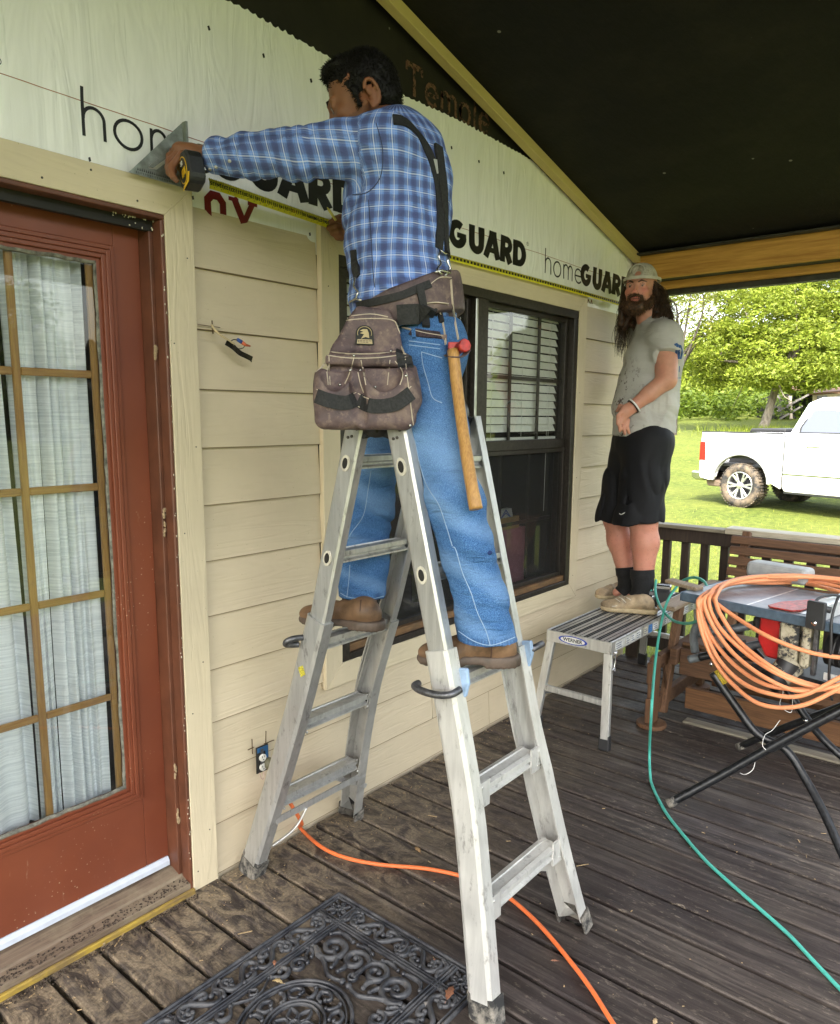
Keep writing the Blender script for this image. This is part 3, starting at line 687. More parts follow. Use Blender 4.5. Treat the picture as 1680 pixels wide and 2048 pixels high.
# ================================================================ porch roof
roof = thing('porch_roof', 'porch roof with a black board ceiling, pale rake strip and yellow pine end beams', 'porch roof', (2, .5, 2.8))
CZ = lambda x: RK(x)+.048
def ceilmat():
    m = Mat('black felt ceiling', (.010, .009, .008), .75, spec=.3); v = m.co((1, 1, 1))
    a = m.noise(2.2, m.co((1, .6, 1)), 7, .65); sp = m.vor(5.5, v); sp2 = m.noise(3, v, 2)
    c = m.ramp(a, (.3, (.0022, .002, .0016)), (.5, (.0045, .004, .0028)), (.75, (.017, .0145, .009)))
    k = m.math('MULTIPLY', m.ramp(sp, (.034, 1.0), (.045, 0.0)), m.ramp(sp2, (.5, 0.0), (.55, .8)))
    c = m.mix(k, c, (.30, .28, .24)); m.base(c); m.bump(m.noise(9, m.co((1, 3, 1)), 7, .7), .5, .006); return m.m
M_CEIL = ceilmat()
mb = MB()
XR = .15
mb.poly([(4.74, -1.0, CZ(4.74)), (XR, -1.0, CZ(XR)), (XR, 2.06, CZ(XR)), (4.74, 2.06, CZ(4.74))], (0, 0, .03)); mb.build('ceiling_panel', M_CEIL, roof)
mb = MB(); mb.poly([(XR-2.6, -1.0, CZ(XR+2.6)), (XR, -1.0, CZ(XR)), (XR, 2.06, CZ(XR)), (XR-2.6, 2.06, CZ(XR+2.6))], (0, 0, .03)); mb.build('ceiling_panel', M_CEIL, roof)
M_ROOF = plain('grey shingles', (.08, .075, .07), .95, bump=.5)
mb = MB(); mb.poly([(4.9, -1.08, CZ(4.9)+.12), (XR, -1.08, CZ(XR)+.12), (XR, 2.6, CZ(XR)+.12), (4.9, 2.6, CZ(4.9)+.12)], (0, 0, .04)); mb.poly([(XR-2.7, -1.08, CZ(XR+2.7)+.12), (XR, -1.08, CZ(XR)+.12), (XR, 2.6, CZ(XR)+.12), (XR-2.7, 2.6, CZ(XR+2.7)+.12)], (0, 0, .04)); mb.build('shingles', M_ROOF, roof)
M_STRIP = paintwood('cream yellow strip', (.58, .46, .19), 0)
mb = MB(); vs = []
mb.poly([(.2, 1.975, RK(.2)), (4.47, 1.975, RK(4.47)), (4.47, 1.975, RK(4.47)+.046), (.2, 1.975, RK(.2)+.046)], (0, .045, 0)); mb.build('rake_strip', M_STRIP, roof, .002)
M_PINE = wood('yellow pine beam', (.36, .16, .020), (.62, .34, .065), 1, sc=.55, bump=.3)
def beam(a, b, m, name='end_beam'): mb = MB(); mb.box(a, b); mb.build(name, m, roof, .003)
beam((4.470, -.95, 2.400), (4.508, 2.0, CZ(4.49)-.005), M_PINE)
beam((4.600, -.95, 2.357), (4.638, 2.0, 2.45), M_PINE)
M_DKB = plain('green black fascia', (.035, .034, .022), .7, var=.4, sc=12, bump=.3)
beam((4.640, -.95, 2.325), (4.70, 2.05, 2.40), M_DKB, 'fascia'); beam((4.509, -.95, 2.40), (4.599, 2.0, CZ(4.6)-.005), M_DKB, 'header')
beam((4.41, -1.5, CZ(4.44)-.022), (4.4695, 2.0, CZ(4.4695)-.004), M_DKB, 'batten')
beam((XR-2.6, -1.0, 2.46), (4.70, -.95, 2.60), M_DKB, 'front_beam')
for x in (-2.3, 4.62):
    mb = MB(); mb.box((x-.045, -1.02, -.3), (x+.045, -.93, 2.45)); mb.build('post', M_DKB, roof)
# ================================================================ railing
rail = thing('railing', 'dark brown deck railing with a weathered grey cap behind the bench', 'railing', (4.63, .2, 0))
M_RLD = wood('dark stained rail', (.018, .011, .008), (.05, .032, .022), 2, sc=1, bump=.3); M_CAP = wood('grey weathered cap', (.12, .10, .075), (.30, .27, .20), 1, sc=1, bump=.3); M_CAPL = wood('pale board', (.34, .30, .21), (.58, .53, .42), 1, sc=1, bump=.3)
def RP(name, a, b, m): mb = MB(); mb.box(a, b); return mb.build(name, m, rail, .003)
RP('top_rail', (4.60, -1.45, .80), (4.638, 1.98, .885), M_RLD); RP('bottom_rail', (4.60, -1.45, .085), (4.638, 1.98, .165), M_RLD)
RP('cap', (4.565, 1.40, .8855), (4.665, 2.0, .908), M_CAP)
RP('cap', (4.555, -1.45, .8865), (4.69, 1.395, .922), M_CAPL)
y = 1.90; k = 0
while y > -1.4:
    RP('baluster', (4.639, y-.024, .06), (4.677, y+.024, .882), M_RLD); y -= .121; k += 1
RP('newel_post', (4.56, 1.90, -.01), (4.598, 1.985, .19), M_RLD)
# ================================================================ yard
def gz(x, y):
    d = math.hypot(x-2, y); t = max(0, d-5)
    return -.42+min(1, t/8)*.36+max(0, t-9)*.059*min(1, max(0, (t-9)/10))+.05*mnoise.noise(Vector((x*.12, y*.12, 0)))*min(1, d/15)
n = 150; R_ = 150; vs = []; fs = []
def gx(i): t = (i/n*2-1); return 2+R_*math.copysign(abs(t)**2.2, t)
for i in range(n+1):
    for j in range(n+1):
        x, y = gx(i), gx(j)-2; vs.append((x, y, gz(x, y)))
for i in range(n):
    for j in range(n): a = i*(n+1)+j; fs.append((a, a+n+1, a+n+2, a+1))
def lawnmat():
    m = Mat('lawn', (.08, .12, .015), .9, spec=.2); v = m.co((1, 1, 1))
    a = m.noise(9, v, 8, .72); b = m.noise(.7, v, 5, .6); e = m.noise(60, v, 4, .6)
    c = m.ramp(a, (.34, (.028, .045, .006)), (.5, (.085, .120, .015)), (.66, (.19, .21, .040)))
    c = m.mix(m.ramp(b, (.35, 0.0), (.7, .7)), c, (.15, .165, .028)); c = m.mix(m.ramp(e, (.40, .55), (.52, 0.0)), c, (.05, .055, .012))
    m.base(c); m.bump(e, 1, .03); m.bump(a, .6, .03); return m.m
M_LAWN = lawnmat()
mb = MB(); mb.add(vs, fs, 0, True); tag(mb.build('ground', M_LAWN), kind='structure')
# ================================================================ trees
def leafmat(name, c1, c2, c3):
    m = Mat(name, c1, .55, spec=.3); r = m.n('ObjectInfo').outputs['Random']
    a = m.noise(1.1, m.co((1, 1, 1)), 4, .6); b = m.noise(13, m.co((1, 1, 1)), 2)
    c = m.ramp(b, (.32, c1), (.5, c2), (.68, c3)); c = m.mix(m.ramp(a, (.35, .45), (.65, 0.0)), c, tuple(x*.45 for x in c1)); m.base(c)
    nt = m.nt; tl = nt.nodes.new('ShaderNodeBsdfTranslucent'); nt.links.new(c, tl.inputs[0]); mx = nt.nodes.new('ShaderNodeMixShader'); mx.inputs[0].default_value = .42
    nt.links.new(m.b.outputs[0], mx.inputs[1]); nt.links.new(tl.outputs[0], mx.inputs[2]); nt.links.new(mx.outputs[0], nt.nodes['Material Output'].inputs[0]); return m.m
M_LF = leafmat('fresh spring leaves', (.09, .14, .012), (.22, .28, .022), (.38, .40, .07))
M_LF2 = leafmat('deep green leaves', (.05, .09, .010), (.12, .18, .016), (.22, .27, .03))
M_LF3 = leafmat('yellow green leaves', (.16, .20, .02), (.30, .34, .05), (.46, .44, .13))
def barkmat():
    m = Mat('grey brown bark', (.16, .12, .08), .95); g = m.noise(2, m.co((6, 6, 1.2)), 6, .7)
    m.base(m.ramp(g, (.3, (.07, .055, .04)), (.7, (.36, .31, .25)))); m.bump(g, 1, .05); return m.m
M_BARK = barkmat()
M_BARK2 = plain('brown grey twig bark', (.045, .035, .024), .9, var=.4, sc=6)
def leaves(mb, c, n, r, size, R):
    C = R.normal(0, 1, (n, 3)); C /= np.linalg.norm(C, axis=1)[:, None]+1e-9; C = C*(R.uniform(.2, 1, (n, 1))**.5)*np.array(r)+np.array(c)
    A = R.normal(0, 1, (n, 3)); A[:, 2] *= .6; A /= np.linalg.norm(A, axis=1)[:, None]; B = np.cross(A, R.normal(0, 1, (n, 3))); B /= np.linalg.norm(B, axis=1)[:, None]
    S_ = size*R.uniform(.6, 1.35, (n, 1)); A = A*S_; B = B*S_*.42
    vs = np.stack([C-A, C-B*1.0+A*.1, C+A, C+B], 1).reshape(-1, 3)
    b = len(mb.v); mb.v += [tuple(v) for v in vs.tolist()]; mb.f += [(b+4*i, b+4*i+1, b+4*i+2, b+4*i+3) for i in range(n)]; mb.m += [0]*n; mb.sm += [False]*n
def tree(name, label, base, lobes, nleaf, size, tr, ht, m, seed, lean=(0, 0), cl=.42, gr='trees beyond the lawn', limbs=5, bark=None):
    R = np.random.RandomState(seed); base = Vector(base)
    t = thing(name, label, 'tree', base, gr); bark = bark or M_BARK
    p = [base+Vector((0, 0, -.5)), base+Vector((0, 0, 0)), base+Vector((lean[0]*.25+.06, lean[1]*.3, ht*.33)), base+Vector((lean[0]*.6, lean[1]*.6, ht*.66)), base+Vector((lean[0], lean[1], ht))]
    mb = MB(); path = smooth_path(p, 5); mb.tube(path, [tr*(1.5 if i < 5 else 1.15 if i < 8 else 1)*(1-.5*i/len(path)) for i in range(len(path))], 10)
    top = p[-1]; tw = MB()
    for i in range(limbs):
        lb = lobes[i % len(lobes)]; q = Vector(lb[0])+Vector(R.normal(0, .4, 3)); s = top-Vector((0, 0, R.uniform(0, ht*.3)))
        mid = (s+q)/2+Vector((0, 0, .4))+Vector(R.normal(0, .3, 3)); lp = smooth_path([s, mid, q], 6); mb.tube(lp, [tr*.55*(1-.8*k/len(lp)) for k in range(len(lp))], 7)
        for j in range(3):
            a = lp[R.randint(5, len(lp))]; e = a+Vector(R.normal(0, 1, 3))*lb[1][0]*.5; tw.tube(smooth_path([a, (a+e)/2+Vector((0, 0, -.15)), e], 4), [tr*.16*(1-.8*k/8) for k in range(9)], 5)
    mb.build('trunk', bark, t); tw.build('branches', bark, t)['kind'] = 'stuff'
    mb = MB(); tot = sum(l[1][0]*l[1][1] for l in lobes)
    for c, r in lobes:
        k = int(nleaf*r[0]*r[1]/tot/26)
        for i in range(k):
            d = R.normal(0, 1, 3); d /= np.linalg.norm(d); cc = np.array(c)+d*np.array(r)*R.uniform(.35, 1.02)**.6
            leaves(mb, cc, 26, (cl*R.uniform(.6, 1.5), cl*R.uniform(.6, 1.5), cl*R.uniform(.35, .8)), size, R)
    mb.build('crown', m, t); return t
def lob(l, d): return [((WD(px, py, d+dd).x, WD(px, py, d+dd).y, WD(px, py, d+dd).z), (r*d/1482, r*d/1482, rz*d/1482)) for px, py, dd, r, rz in l]
def gp(px, d):    # ground point below pixel column px at depth d
    q = WD(px, 840, d); return (q.x, q.y, gz(q.x, q.y))
T1 = tree('oak_tree', 'broad spreading tree with a pale leaning trunk and yellow green leaves behind the pickup', gp(1526, 30), lob([(1620, 600, 1, 135, 110), (1520, 640, 0, 110, 80), (1450, 700, 0, 85, 60), (1600, 710, -1, 120, 70), (1690, 660, 0, 130, 120), (1535, 748, -1.5, 66, 26), (1600, 755, -1.5, 60, 26), (1420, 745, 1, 50, 36), (1560, 560, 2, 90, 60), (1790, 600, 0, 140, 130)], 30), 76000, .085, .22, 2.5, M_LF, 3, (.7, -.4), .36, limbs=9)
T2 = tree('pecan_tree', 'tree with sparse pale branches against the sky beside the second man', gp(1350, 30), lob([(1385, 600, 0, 62, 34), (1450, 588, 1, 55, 22), (1400, 655, 0, 40, 26), (1330, 620, 0, 60, 60), (1330, 560, 0, 120, 40), (1470, 640, 1, 40, 20)], 30), 11000, .060, .10, 3.0, M_LF3, 5, (.0, .0), .40, limbs=9, bark=M_BARK2)
for i, (px, d, ty, r, m, lab) in enumerate(((1395, 46, 735, 95, M_LF, 'bushy light green tree at the far edge of the lawn, nearest the second man'), (1470, 50, 725, 100, M_LF2, 'darker green tree in the row behind the leaning trunk, left part'), (1585, 54, 700, 120, M_LF2, 'dark green tree behind the sagging shed roof'), (1680, 50, 715, 120, M_LF2, 'dark bushy tree above the pickup cab at the photo edge'), (1320, 52, 730, 90, M_LF, 'light green tree mostly hidden behind the second man'), (1790, 48, 700, 130, M_LF, 'tree just beyond the right edge of the photo'))):
    tree('background_tree', lab, gp(px, d), lob([(px, ty, 0, r*.75, r*.62), (px-r*.45, ty+30, 0, r*.5, r*.45), (px+r*.45, ty+25, 0, r*.5, r*.5), (px, ty+58, -1, r*.8, r*.36)], d), 22000, .15, .22, 3.0, m, 20+i, cl=.7, limbs=4)
# undergrowth along the far edge
mb = MB(); R = np.random.RandomState(9)
for i in range(150):
    px = R.uniform(1300, 1760); q = WD(px, 840, R.uniform(38, 47)); leaves(mb, (q.x, q.y, gz(q.x, q.y)+R.uniform(.1, 1.3)), 60, (.9, .9, .55), .15, R)
tag(mb.build('undergrowth', M_LF2), 'dense green undergrowth along the far edge of the lawn', 'bushes', kind='stuff')
mb = MB()
for i in range(2600):
    a = R.uniform(0, 6.28); r_ = abs(R.normal(0, .75)); b = Vector(gp(1545, 29.3)); x, y = b.x+math.cos(a)*r_*1.2, b.y+math.sin(a)*r_*1.9; z = gz(x, y); h_ = R.uniform(.15, .5)
    l = Vector((R.normal(0, .12), R.normal(0, .12), h_)); s_ = Vector((R.normal(), R.normal(), 0)).normalized()*.014
    p0 = Vector((x, y, z-.02)); mb.add([p0-s_, p0+s_, p0+l], [(0, 1, 2)])
tag(mb.build('tall_grass', M_LF), 'tuft of tall uncut grass round the leaning tree trunk', 'grass', kind='stuff')
# the same kinds of trees stand round the rest of the yard (seen only as reflections in the panes)
def copy_tree(t, loc, rz, s, lab):
    c = t.copy(); COL.objects.link(c); c.location = loc; c.rotation_euler = (0, 0, rz); c.scale = (s, s, s); c['label'] = lab
    for ch in t.children:
        d = ch.copy(); COL.objects.link(d); d.parent = c; d.matrix_parent_inverse = ch.matrix_parent_inverse.copy()
    return c
bgt = [o for o in bpy.data.objects if o.name.startswith('background_tree')]
for i, (x, y, s) in enumerate(((30, -14, 1.0), (22, -22, 1.1), (12, -26, .9), (2, -24, 1.0), (-9, -22, 1.1), (36, -4, 1.0), (-18, -16, 1.0), (17, -17, .7))):
    copy_tree(bgt[i % 4], (x, y, gz(x, y)), i*1.3, s, 'tree across the yard, '+['left of the driveway gap','behind the porch corner','straight out from the door','past the near lawn','by the far left fence line','nearest the pickup nose','at the far left corner','small one in the middle'][i])
# ================================================================ grass blades near the deck (real geometry where single blades show)
mb = MB()
for i in range(26000):
    x = 4.75+abs(R.normal(0, 3.4)); y = R.uniform(-1.5, 2.2+(x-4.6)*.55)
    z = gz(x, y); h_ = R.uniform(.02, .075); l = Vector((R.normal(0, .022), R.normal(0, .022), h_)); s_ = Vector((R.normal(), R.normal(), 0)).normalized()*.0035
    p0 = Vector((x, y, z-.004)); mb.add([p0-s_, p0+s_, p0+l], [(0, 1, 2)])
tag(mb.build('grass_blades', M_LF3), 'short sunlit grass blades beyond the railing', 'grass', kind='stuff')
# ================================================================ shed and cream building beyond the tree
M_GREYW = wood('silvery barn wood', (.05, .045, .04), (.26, .24, .21), 2, sc=.3)
sh = thing('shed', 'dark collapsed open shed with leaning pole and diagonal timbers behind the tree', 'shed', gp(1600, 38))
def shp(name, px0, py0, px1, py1, w_, m=M_GREYW, d=38):
    mb = MB(); mb.beam(WD(px0, py0, d), WD(px1, py1, d), fw, .1, w_); mb.build(name, m, sh)
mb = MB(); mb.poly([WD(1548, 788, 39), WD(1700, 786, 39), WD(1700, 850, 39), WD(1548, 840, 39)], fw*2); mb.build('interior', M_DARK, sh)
mb = MB(); mb.poly([WD(1583, 780, 37.8), WD(1690, 788, 37.8), WD(1690, 782, 41), WD(1583, 774, 41)], (0, 0, .06)); mb.build('roof', plain('rusted tin', (.16, .09, .05), .7), sh)
shp('pole', 1580, 792, 1582, 838, .13, plain('pale pole', (.5, .42, .34), .8)); shp('timber', 1545, 828, 1622, 786, .10); shp('timber', 1552, 790, 1585, 826, .09); shp('timber', 1560, 838, 1604, 812, .08)
cb = thing('cabin', 'cream cabin with a small grey window behind the white pickup roof', 'cabin', gp(1660, 34))
mb = MB(); mb.poly([WD(1625, 790, 34), WD(1760, 782, 34), WD(1760, 850, 34), WD(1625, 850, 34)], fw*1.0+rt*.8); mb.build('wall', plain('cream wall', (.62, .52, .38), .8), cb)
mb = MB(); mb.poly([WD(1618, 790, 33.8), WD(1770, 778, 33.8), WD(1770, 770, 36.5), WD(1618, 783, 36.5)], (0, 0, .08)); mb.build('roof', plain('brown roof', (.2, .1, .06), .8), cb)
for a, b in ((1634, 1654), (1674, 1692)):
    mb = MB(); mb.poly([WD(a, 792, 33.97), WD(b, 791, 33.97), WD(b, 800, 33.97), WD(a, 801, 33.97)], -fw*.02); mb.build('window', plain('cabin window', (.18, .17, .16), .3), cb)
# ================================================================ pickup
def carpaint():
    m = Mat('white car paint with mud', (.78, .79, .80), .22, spec=.5); m.b.inputs['Coat Weight'].default_value = .5
    v = m.co(); z = m.n('SeparateXYZ', {'Vector': v}).outputs['Z']
    k = m.math('MULTIPLY', m.n('MapRange', {0: z, 1: .85, 2: .30, 3: 0.0, 4: 1.0}).outputs[0], m.ramp(m.noise(5, v, 7, .7), (.45, 0.0), (.7, 1.0)))
    m.base(m.mix(k, (.78, .79, .80), (.42, .30, .18))); m.rough(m.math('ADD', m.math('MULTIPLY', k, .6), .2)); return m.m
M_CAR = carpaint(); M_TYRE = Mat('muddy tyre', (.03, .03, .03), .9); M_TYRE.base(M_TYRE.ramp(M_TYRE.noise(7, None, 6, .65), (.4, (.022, .021, .020)), (.65, (.16, .12, .08)))); M_TYRE.bump(M_TYRE.noise(30), .6, .01); M_TYRE = M_TYRE.m
M_RIM = plain('machined alloy', (.62, .62, .62), .3, .85, var=.08); M_BLK = plain('black plastic', (.022, .022, .024), .5); M_CHR = plain('chrome', (.6, .6, .62), .15, 1.0, var=.05)
M_TINT = Mat('tinted car glass', (.10, .11, .14), .12, spec=.4).m; M_TAIL = Mat('red lamp lens', (.42, .015, .012), .12, spec=.6).m; M_ARCH = plain('silver arch trim', (.36, .36, .35), .45, .3)
tr_ = thing('pickup_truck', 'white four-door pickup truck with muddy rear wheel parked on the lawn', 'pickup', (14.5, 4.1, -.07))
X0, GZ = 14.5, -.07
Y = lambda s: 5.02-s
def prof_box(pts, x0, x1, name, m, bevel=.02):
    mb = MB(); mb.poly([(x0, Y(s), GZ+z) for s, z in pts], (x1-x0, 0, 0)); return mb.build(name, m, tr_, bevel, 2)
def archpts(cs, r, z0): return [(cs-r*math.cos(a), max(z0, .42+r*math.sin(a))) for a in np.linspace(-.25, PI+.25, 16)]
r1, r2 = .92, 4.55; ar = .55
bed = [(0.05, 1.38), (.03, .62), (.06, .50), (.28, .46)]+[(r1+ar*-math.cos(a), .46+ar*.93*math.sin(a)) for a in np.linspace(.12, PI-.12, 14)]+[(1.72, .40), (1.72, 1.38)]
def side(pts, name): 
    prof_box(pts, X0, X0+.10, name, M_CAR); prof_box(pts, X0+1.90, X0+2.0, name, M_CAR)
side(bed, 'bed_side')
prof_box([(.03, 1.37), (.03, .62), (.10, .62), (.10, 1.37)], X0+.102, X0+1.898, 'tailgate', M_CAR)
prof_box([(.11, .80), (.11, .74), (1.70, .74), (1.70, .80)], X0+.11, X0+1.89, 'bed_floor', M_BLK)
prof_box([(1.64, 1.34), (1.64, .81), (1.71, .81), (1.71, 1.34)], X0+.11, X0+1.89, 'bulkhead', M_BLK)
for xa in (X0-.004, X0+1.905): prof_box([(.05, 1.3805), (1.70, 1.3805), (1.70, 1.400), (.05, 1.400)], xa, xa+.10, 'bed_cap', M_BLK, .005)
prof_box([(.95, 1.401), (1.66, 1.401), (1.66, 1.47), (.99, 1.47)], X0+.15, X0+1.85, 'tonneau', M_BLK, .02)
prof_box([(1.745, 1.36), (1.745, .44), (1.80, .36), (3.90, .36), (4.0, .5)]+[(r2+ar*-math.cos(a), .46+ar*.93*math.sin(a)) for a in np.linspace(.12, PI-.12, 14)]+[(5.45, .42), (5.62, .60), (5.60, 1.10), (5.45, 1.20), (4.05, 1.27), (3.95, 1.36)], X0, X0+2.0, 'cab_body', M_CAR, .03)
# greenhouse
g = [(1.80, 1.35), (2.02, 1.92), (2.25, 2.01), (3.35, 2.01), (3.60, 1.93), (4.15, 1.34)]
mb = MB(); k = len(g); vs = [(X0+(.0 if z < 1.5 else .17), Y(s), GZ+z) for s, z in g]+[(X0+2.0-(.0 if z < 1.5 else .17), Y(s), GZ+z) for s, z in g]
mb.add(vs, [tuple(range(k)), tuple(range(k, 2*k))[::-1]]+[(i, i+k, (i+1) % k+k, (i+1) % k) for i in range(k)]); mb.build('cab', M_CAR, tr_, .04, 3)
def gl(pts, name='window', m=M_TINT, off=-.006):
    f = lambda z: X0+.17*max(0, min(1, (z-1.36)/.55)); mb = MB(); n = len(pts)
    for sg in (0, 1):
        P = [((f(z)+off) if sg == 0 else (X0*2+2.0-f(z)-off), Y(s), GZ+z) for s, z in pts]; mb = MB(); mb.poly(P, (.012 if sg == 0 else -.012, 0, 0)); mb.build(name, m, tr_)
gl([(2.02, 1.42), (2.02, 1.50), (2.18, 1.84), (2.26, 1.88), (2.85, 1.88), (2.85, 1.42)]); gl([(2.95, 1.42), (2.95, 1.88), (3.38, 1.88), (3.86, 1.42)])
gl([(1.98, 1.40), (1.98, 1.50), (2.16, 1.87), (2.25, 1.91), (3.42, 1.91), (3.93, 1.40)], 'window_surround', M_BLK, -.003)
mb = MB(); mb.add([(X0+.25, Y(1.84)+.004, GZ+1.45), (X0+1.75, Y(1.84)+.004, GZ+1.45), (X0+1.70, Y(1.985)+.004, GZ+1.84), (X0+.30, Y(1.985)+.004, GZ+1.84)], [(0, 1, 2, 3)]); mb.build('rear_window', M_TINT, tr_)
for s in (1.735,): prof_box([(s-.008, 1.36), (s-.008, .42), (s+.008, .42), (s+.008, 1.36)], X0+.02, X0+1.98, 'cab_gap', M_BLK, 0)
for s in (2.90,): prof_box([(s-.004, 1.36), (s-.004, .44), (s+.004, .44), (s+.004, 1.36)], X0-.0015, X0+.01, 'door_seam', M_BLK, 0)
prof_box([(1.76, .66), (3.95, .66), (3.95, .69), (1.76, .69)], X0-.006, X0+.01, 'side_moulding', M_CHR, .002)
prof_box([(1.78, .33), (3.9, .33), (3.9, .40), (1.78, .40)], X0+.02, X0+.14, 'side_step', M_BLK, .01)
mb = MB(); mb.beam((X0-.035, Y(2.16), GZ+1.17), (X0-.035, Y(2.40), GZ+1.18), (0, 0, 1), .03, .03); mb.build('door_handle', M_CHR, tr_, .008)
for xa in (X0-.008, X0+1.93):
    prof_box([(.028, 1.20), (.028, .84), (.17, .84), (.15, 1.20)], xa, xa+.078, 'taillight', M_TAIL, .012)
    a2 = np.linspace(.02, PI-.02, 18); prof_box([(r1-ar*math.cos(a), .46+ar*.93*math.sin(a)) for a in a2]+[(r1+(ar+.055)*math.cos(a), .46+(ar+.055)*.93*math.sin(a)) for a in a2], xa-.006, xa+.05, 'arch_trim', M_ARCH, .006)
prof_box([(-.16, .62), (-.16, .50), (-.06, .44), (.10, .44), (.18, .62)], X0+.03, X0+1.97, 'bumper', M_CHR, .03)
prof_box([(.10, .50), (.16, .34), (.42, .34), (.46, .44)], X0+.12, X0+1.88, 'hitch_guard', plain('muddy steel', (.14, .10, .07), .8), .02)
prof_box([(.3, .9), (.3, .55), (1.6, .50), (1.6, .9)], X0+.55, X0+1.45, 'frame', M_BLK, .02)
for xa in (X0+.11,): prof_box([(.36, .99), (.36, .9), (1.5, .9), (1.5, .99)], xa, xa+.30, 'inner_arch', M_BLK, 0)
def lathe(mb, prof, c, n=40, mi=0, axis='x'):
    vs = []; k = len(prof)
    for i in range(n):
        a = 2*PI*i/n
        for r_, x_ in prof: vs.append((c[0]+x_, c[1]+r_*math.cos(a), c[2]+r_*math.sin(a)))
    fs = [(i*k+j, i*k+j+1, ((i+1) % n)*k+j+1, ((i+1) % n)*k+j) for i in range(n) for j in range(k-1)]
    mb.add(vs, fs, mi, True)
def wheel(s, xa, sg):
    c = (xa, Y(s), GZ+.405); R_t = .415
    mb = MB(); lathe(mb, [(.262, 0), (.27, -.012*sg), (.33, -.020*sg), (.385, -.008*sg), (.402, .02*sg), (.403, .26*sg), (.38, .29*sg), (.27, .29*sg)], c, 48)
    for i in range(44):
        a = 2*PI*i/44; u = Vector((0, math.cos(a), math.sin(a))); t_ = Vector((0, -math.sin(a), math.cos(a)))
        for xo, hw in ((.02, .028), (.095, .03), (.17, .03), (.25, .028)):
            mb.obox(Vector(c)+u*.408+Vector((xo*sg+(.012 if i % 2 else 0), 0, 0)), (hw, 0, 0), t_*.017, u*.010)
    w0 = mb.build('wheel', M_TYRE, tr_)
    mb = MB(); lathe(mb, [(.262, -.004*sg), (.255, -.012*sg), (.240, -.006*sg), (.235, .05*sg), (.230, .2*sg)], c, 40)
    for i in range(6):
        for d in (-.17, .17):
            a = 2*PI*i/6+d; a0 = 2*PI*i/6; u = Vector((0, math.cos(a), math.sin(a))); u0 = Vector((0, math.cos(a0), math.sin(a0)))
            mb.beam(Vector(c)+u0*.05+Vector((.02*sg, 0, 0)), Vector(c)+u*.245+Vector((.004*sg, 0, 0)), (1, 0, 0), .03, .034)
    mb.tube([Vector(c)+Vector((.04*sg, 0, 0)), Vector(c)+Vector((-.012*sg, 0, 0))], [.075, .06], 16); mb.build('rim', M_RIM, w0, .003)
    mb = MB(); lathe(mb, [(0.001, .10*sg), (.225, .10*sg)], c, 24); mb.build('brake_disc', M_BLK, w0)
for s in (r1, r2): wheel(s, X0+.02, 1); wheel(s, X0+1.98, -1)

tr_.rotation_euler = (0, 0, math.radians(-17)); tr_.location.y += .13; tr_.location.x -= .05
M_RH = plain('chipped red enamel', (.42, .035, .025), .4, .2, var=.35, sc=70, bump=.2)
# ================================================================ aluminium A-frame ladder
def alu(name, tone=.52, paint=.35):
    m = Mat(name, (tone,)*3, .38, .8); v = m.co((1, 1, 1)); st = m.noise(1, m.co((60, 60, 5)), 5, .65); bl = m.noise(7, v, 6, .7); sp = m.noise(34, m.co((1, 1, .35)), 7, .75)
    c = m.ramp(st, (.3, (tone*.78, tone*.78, tone*.77)), (.7, (tone*1.12, tone*1.12, tone*1.1)))
    dk = m.ramp(sp, (.57, 0.0), (.66, .55)); pt = m.ramp(bl, (.35, paint*.5), (.68, paint))
    c = m.mix(pt, c, (.62, .60, .55)); c = m.mix(dk, c, (.12, .11, .10)); m.base(c)
    m.nt.links.new(m.math('SUBTRACT', .82, m.math('MULTIPLY', pt, 1.0)), m.b.inputs['Metallic']); m.rough(m.math('ADD', m.math('MULTIPLY', bl, .3), .28)); m.bump(sp, .18, .0012); return m.m
M_AL = alu('scuffed ladder aluminium', .50, .15); M_ALP = alu('paint smeared aluminium', .56, .55); M_ALD = alu('grimy ladder channel', .36, .5)
M_RUB = Mat('dusty black rubber foot', (.03, .03, .03), .85); M_RUB.base(M_RUB.ramp(M_RUB.noise(25, None, 6, .7), (.42, (.02, .02, .02)), (.6, (.22, .20, .17)))); M_RUB = M_RUB.m
M_ZINC = plain('dull zinc hook', (.16, .16, .17), .45, .8, var=.3, sc=60, bump=.2); M_BLUE = plain('pale blue plastic', (.30, .42, .60), .35, var=.15)
M_SLOT = plain('ivory slot liner', (.62, .58, .48), .5); M_HOLE = plain('dark hole', (.02, .018, .015), .9); M_RIV = plain('rivet', (.10, .09, .08), .5, .5)
lad = thing('stepladder', 'tall scuffed aluminium multi-position ladder standing as an A-frame under the man in jeans', 'ladder', (1.69, 1.45, 0))
LPa = [(1.445, 1.585), (1.618, .967), (1.745, .60), (1.955, .0)]; LPb = [(1.315, 1.585), (1.150, .94), (1.052, .536), (.962, .0)]
def lin(P, z):
    for (y0, z0), (y1, z1) in zip(P, P[1:]):
        if z <= z0+1e-6 and z >= z1: return y0+(y1-y0)*(z0-z)/(z0-z1)
    return P[0][0] if z > P[0][1] else P[-1][0]
def rail_path(P, xt, xb, z0, z1, n=10):
    out = []
    for i in range(n+1):
        z = z0+(z1-z0)*i/n; f = max(0, min(1, (.70-z)/.70)); out.append((xt+(xb-xt)*f**1.4, lin(P, z), z))
    return out
def chan(w_, d, t, open_):   # C channel, opening along +side (open_=1) or -side
    o = open_; pr = [(0, -w_/2), (0, w_/2), (d*o, w_/2), (d*o, w_/2-t*1.6), (t*o, w_/2-t), (t*o, -w_/2+t), (d*o, -w_/2+t*1.6), (d*o, -w_/2)]
    return pr if o > 0 else pr
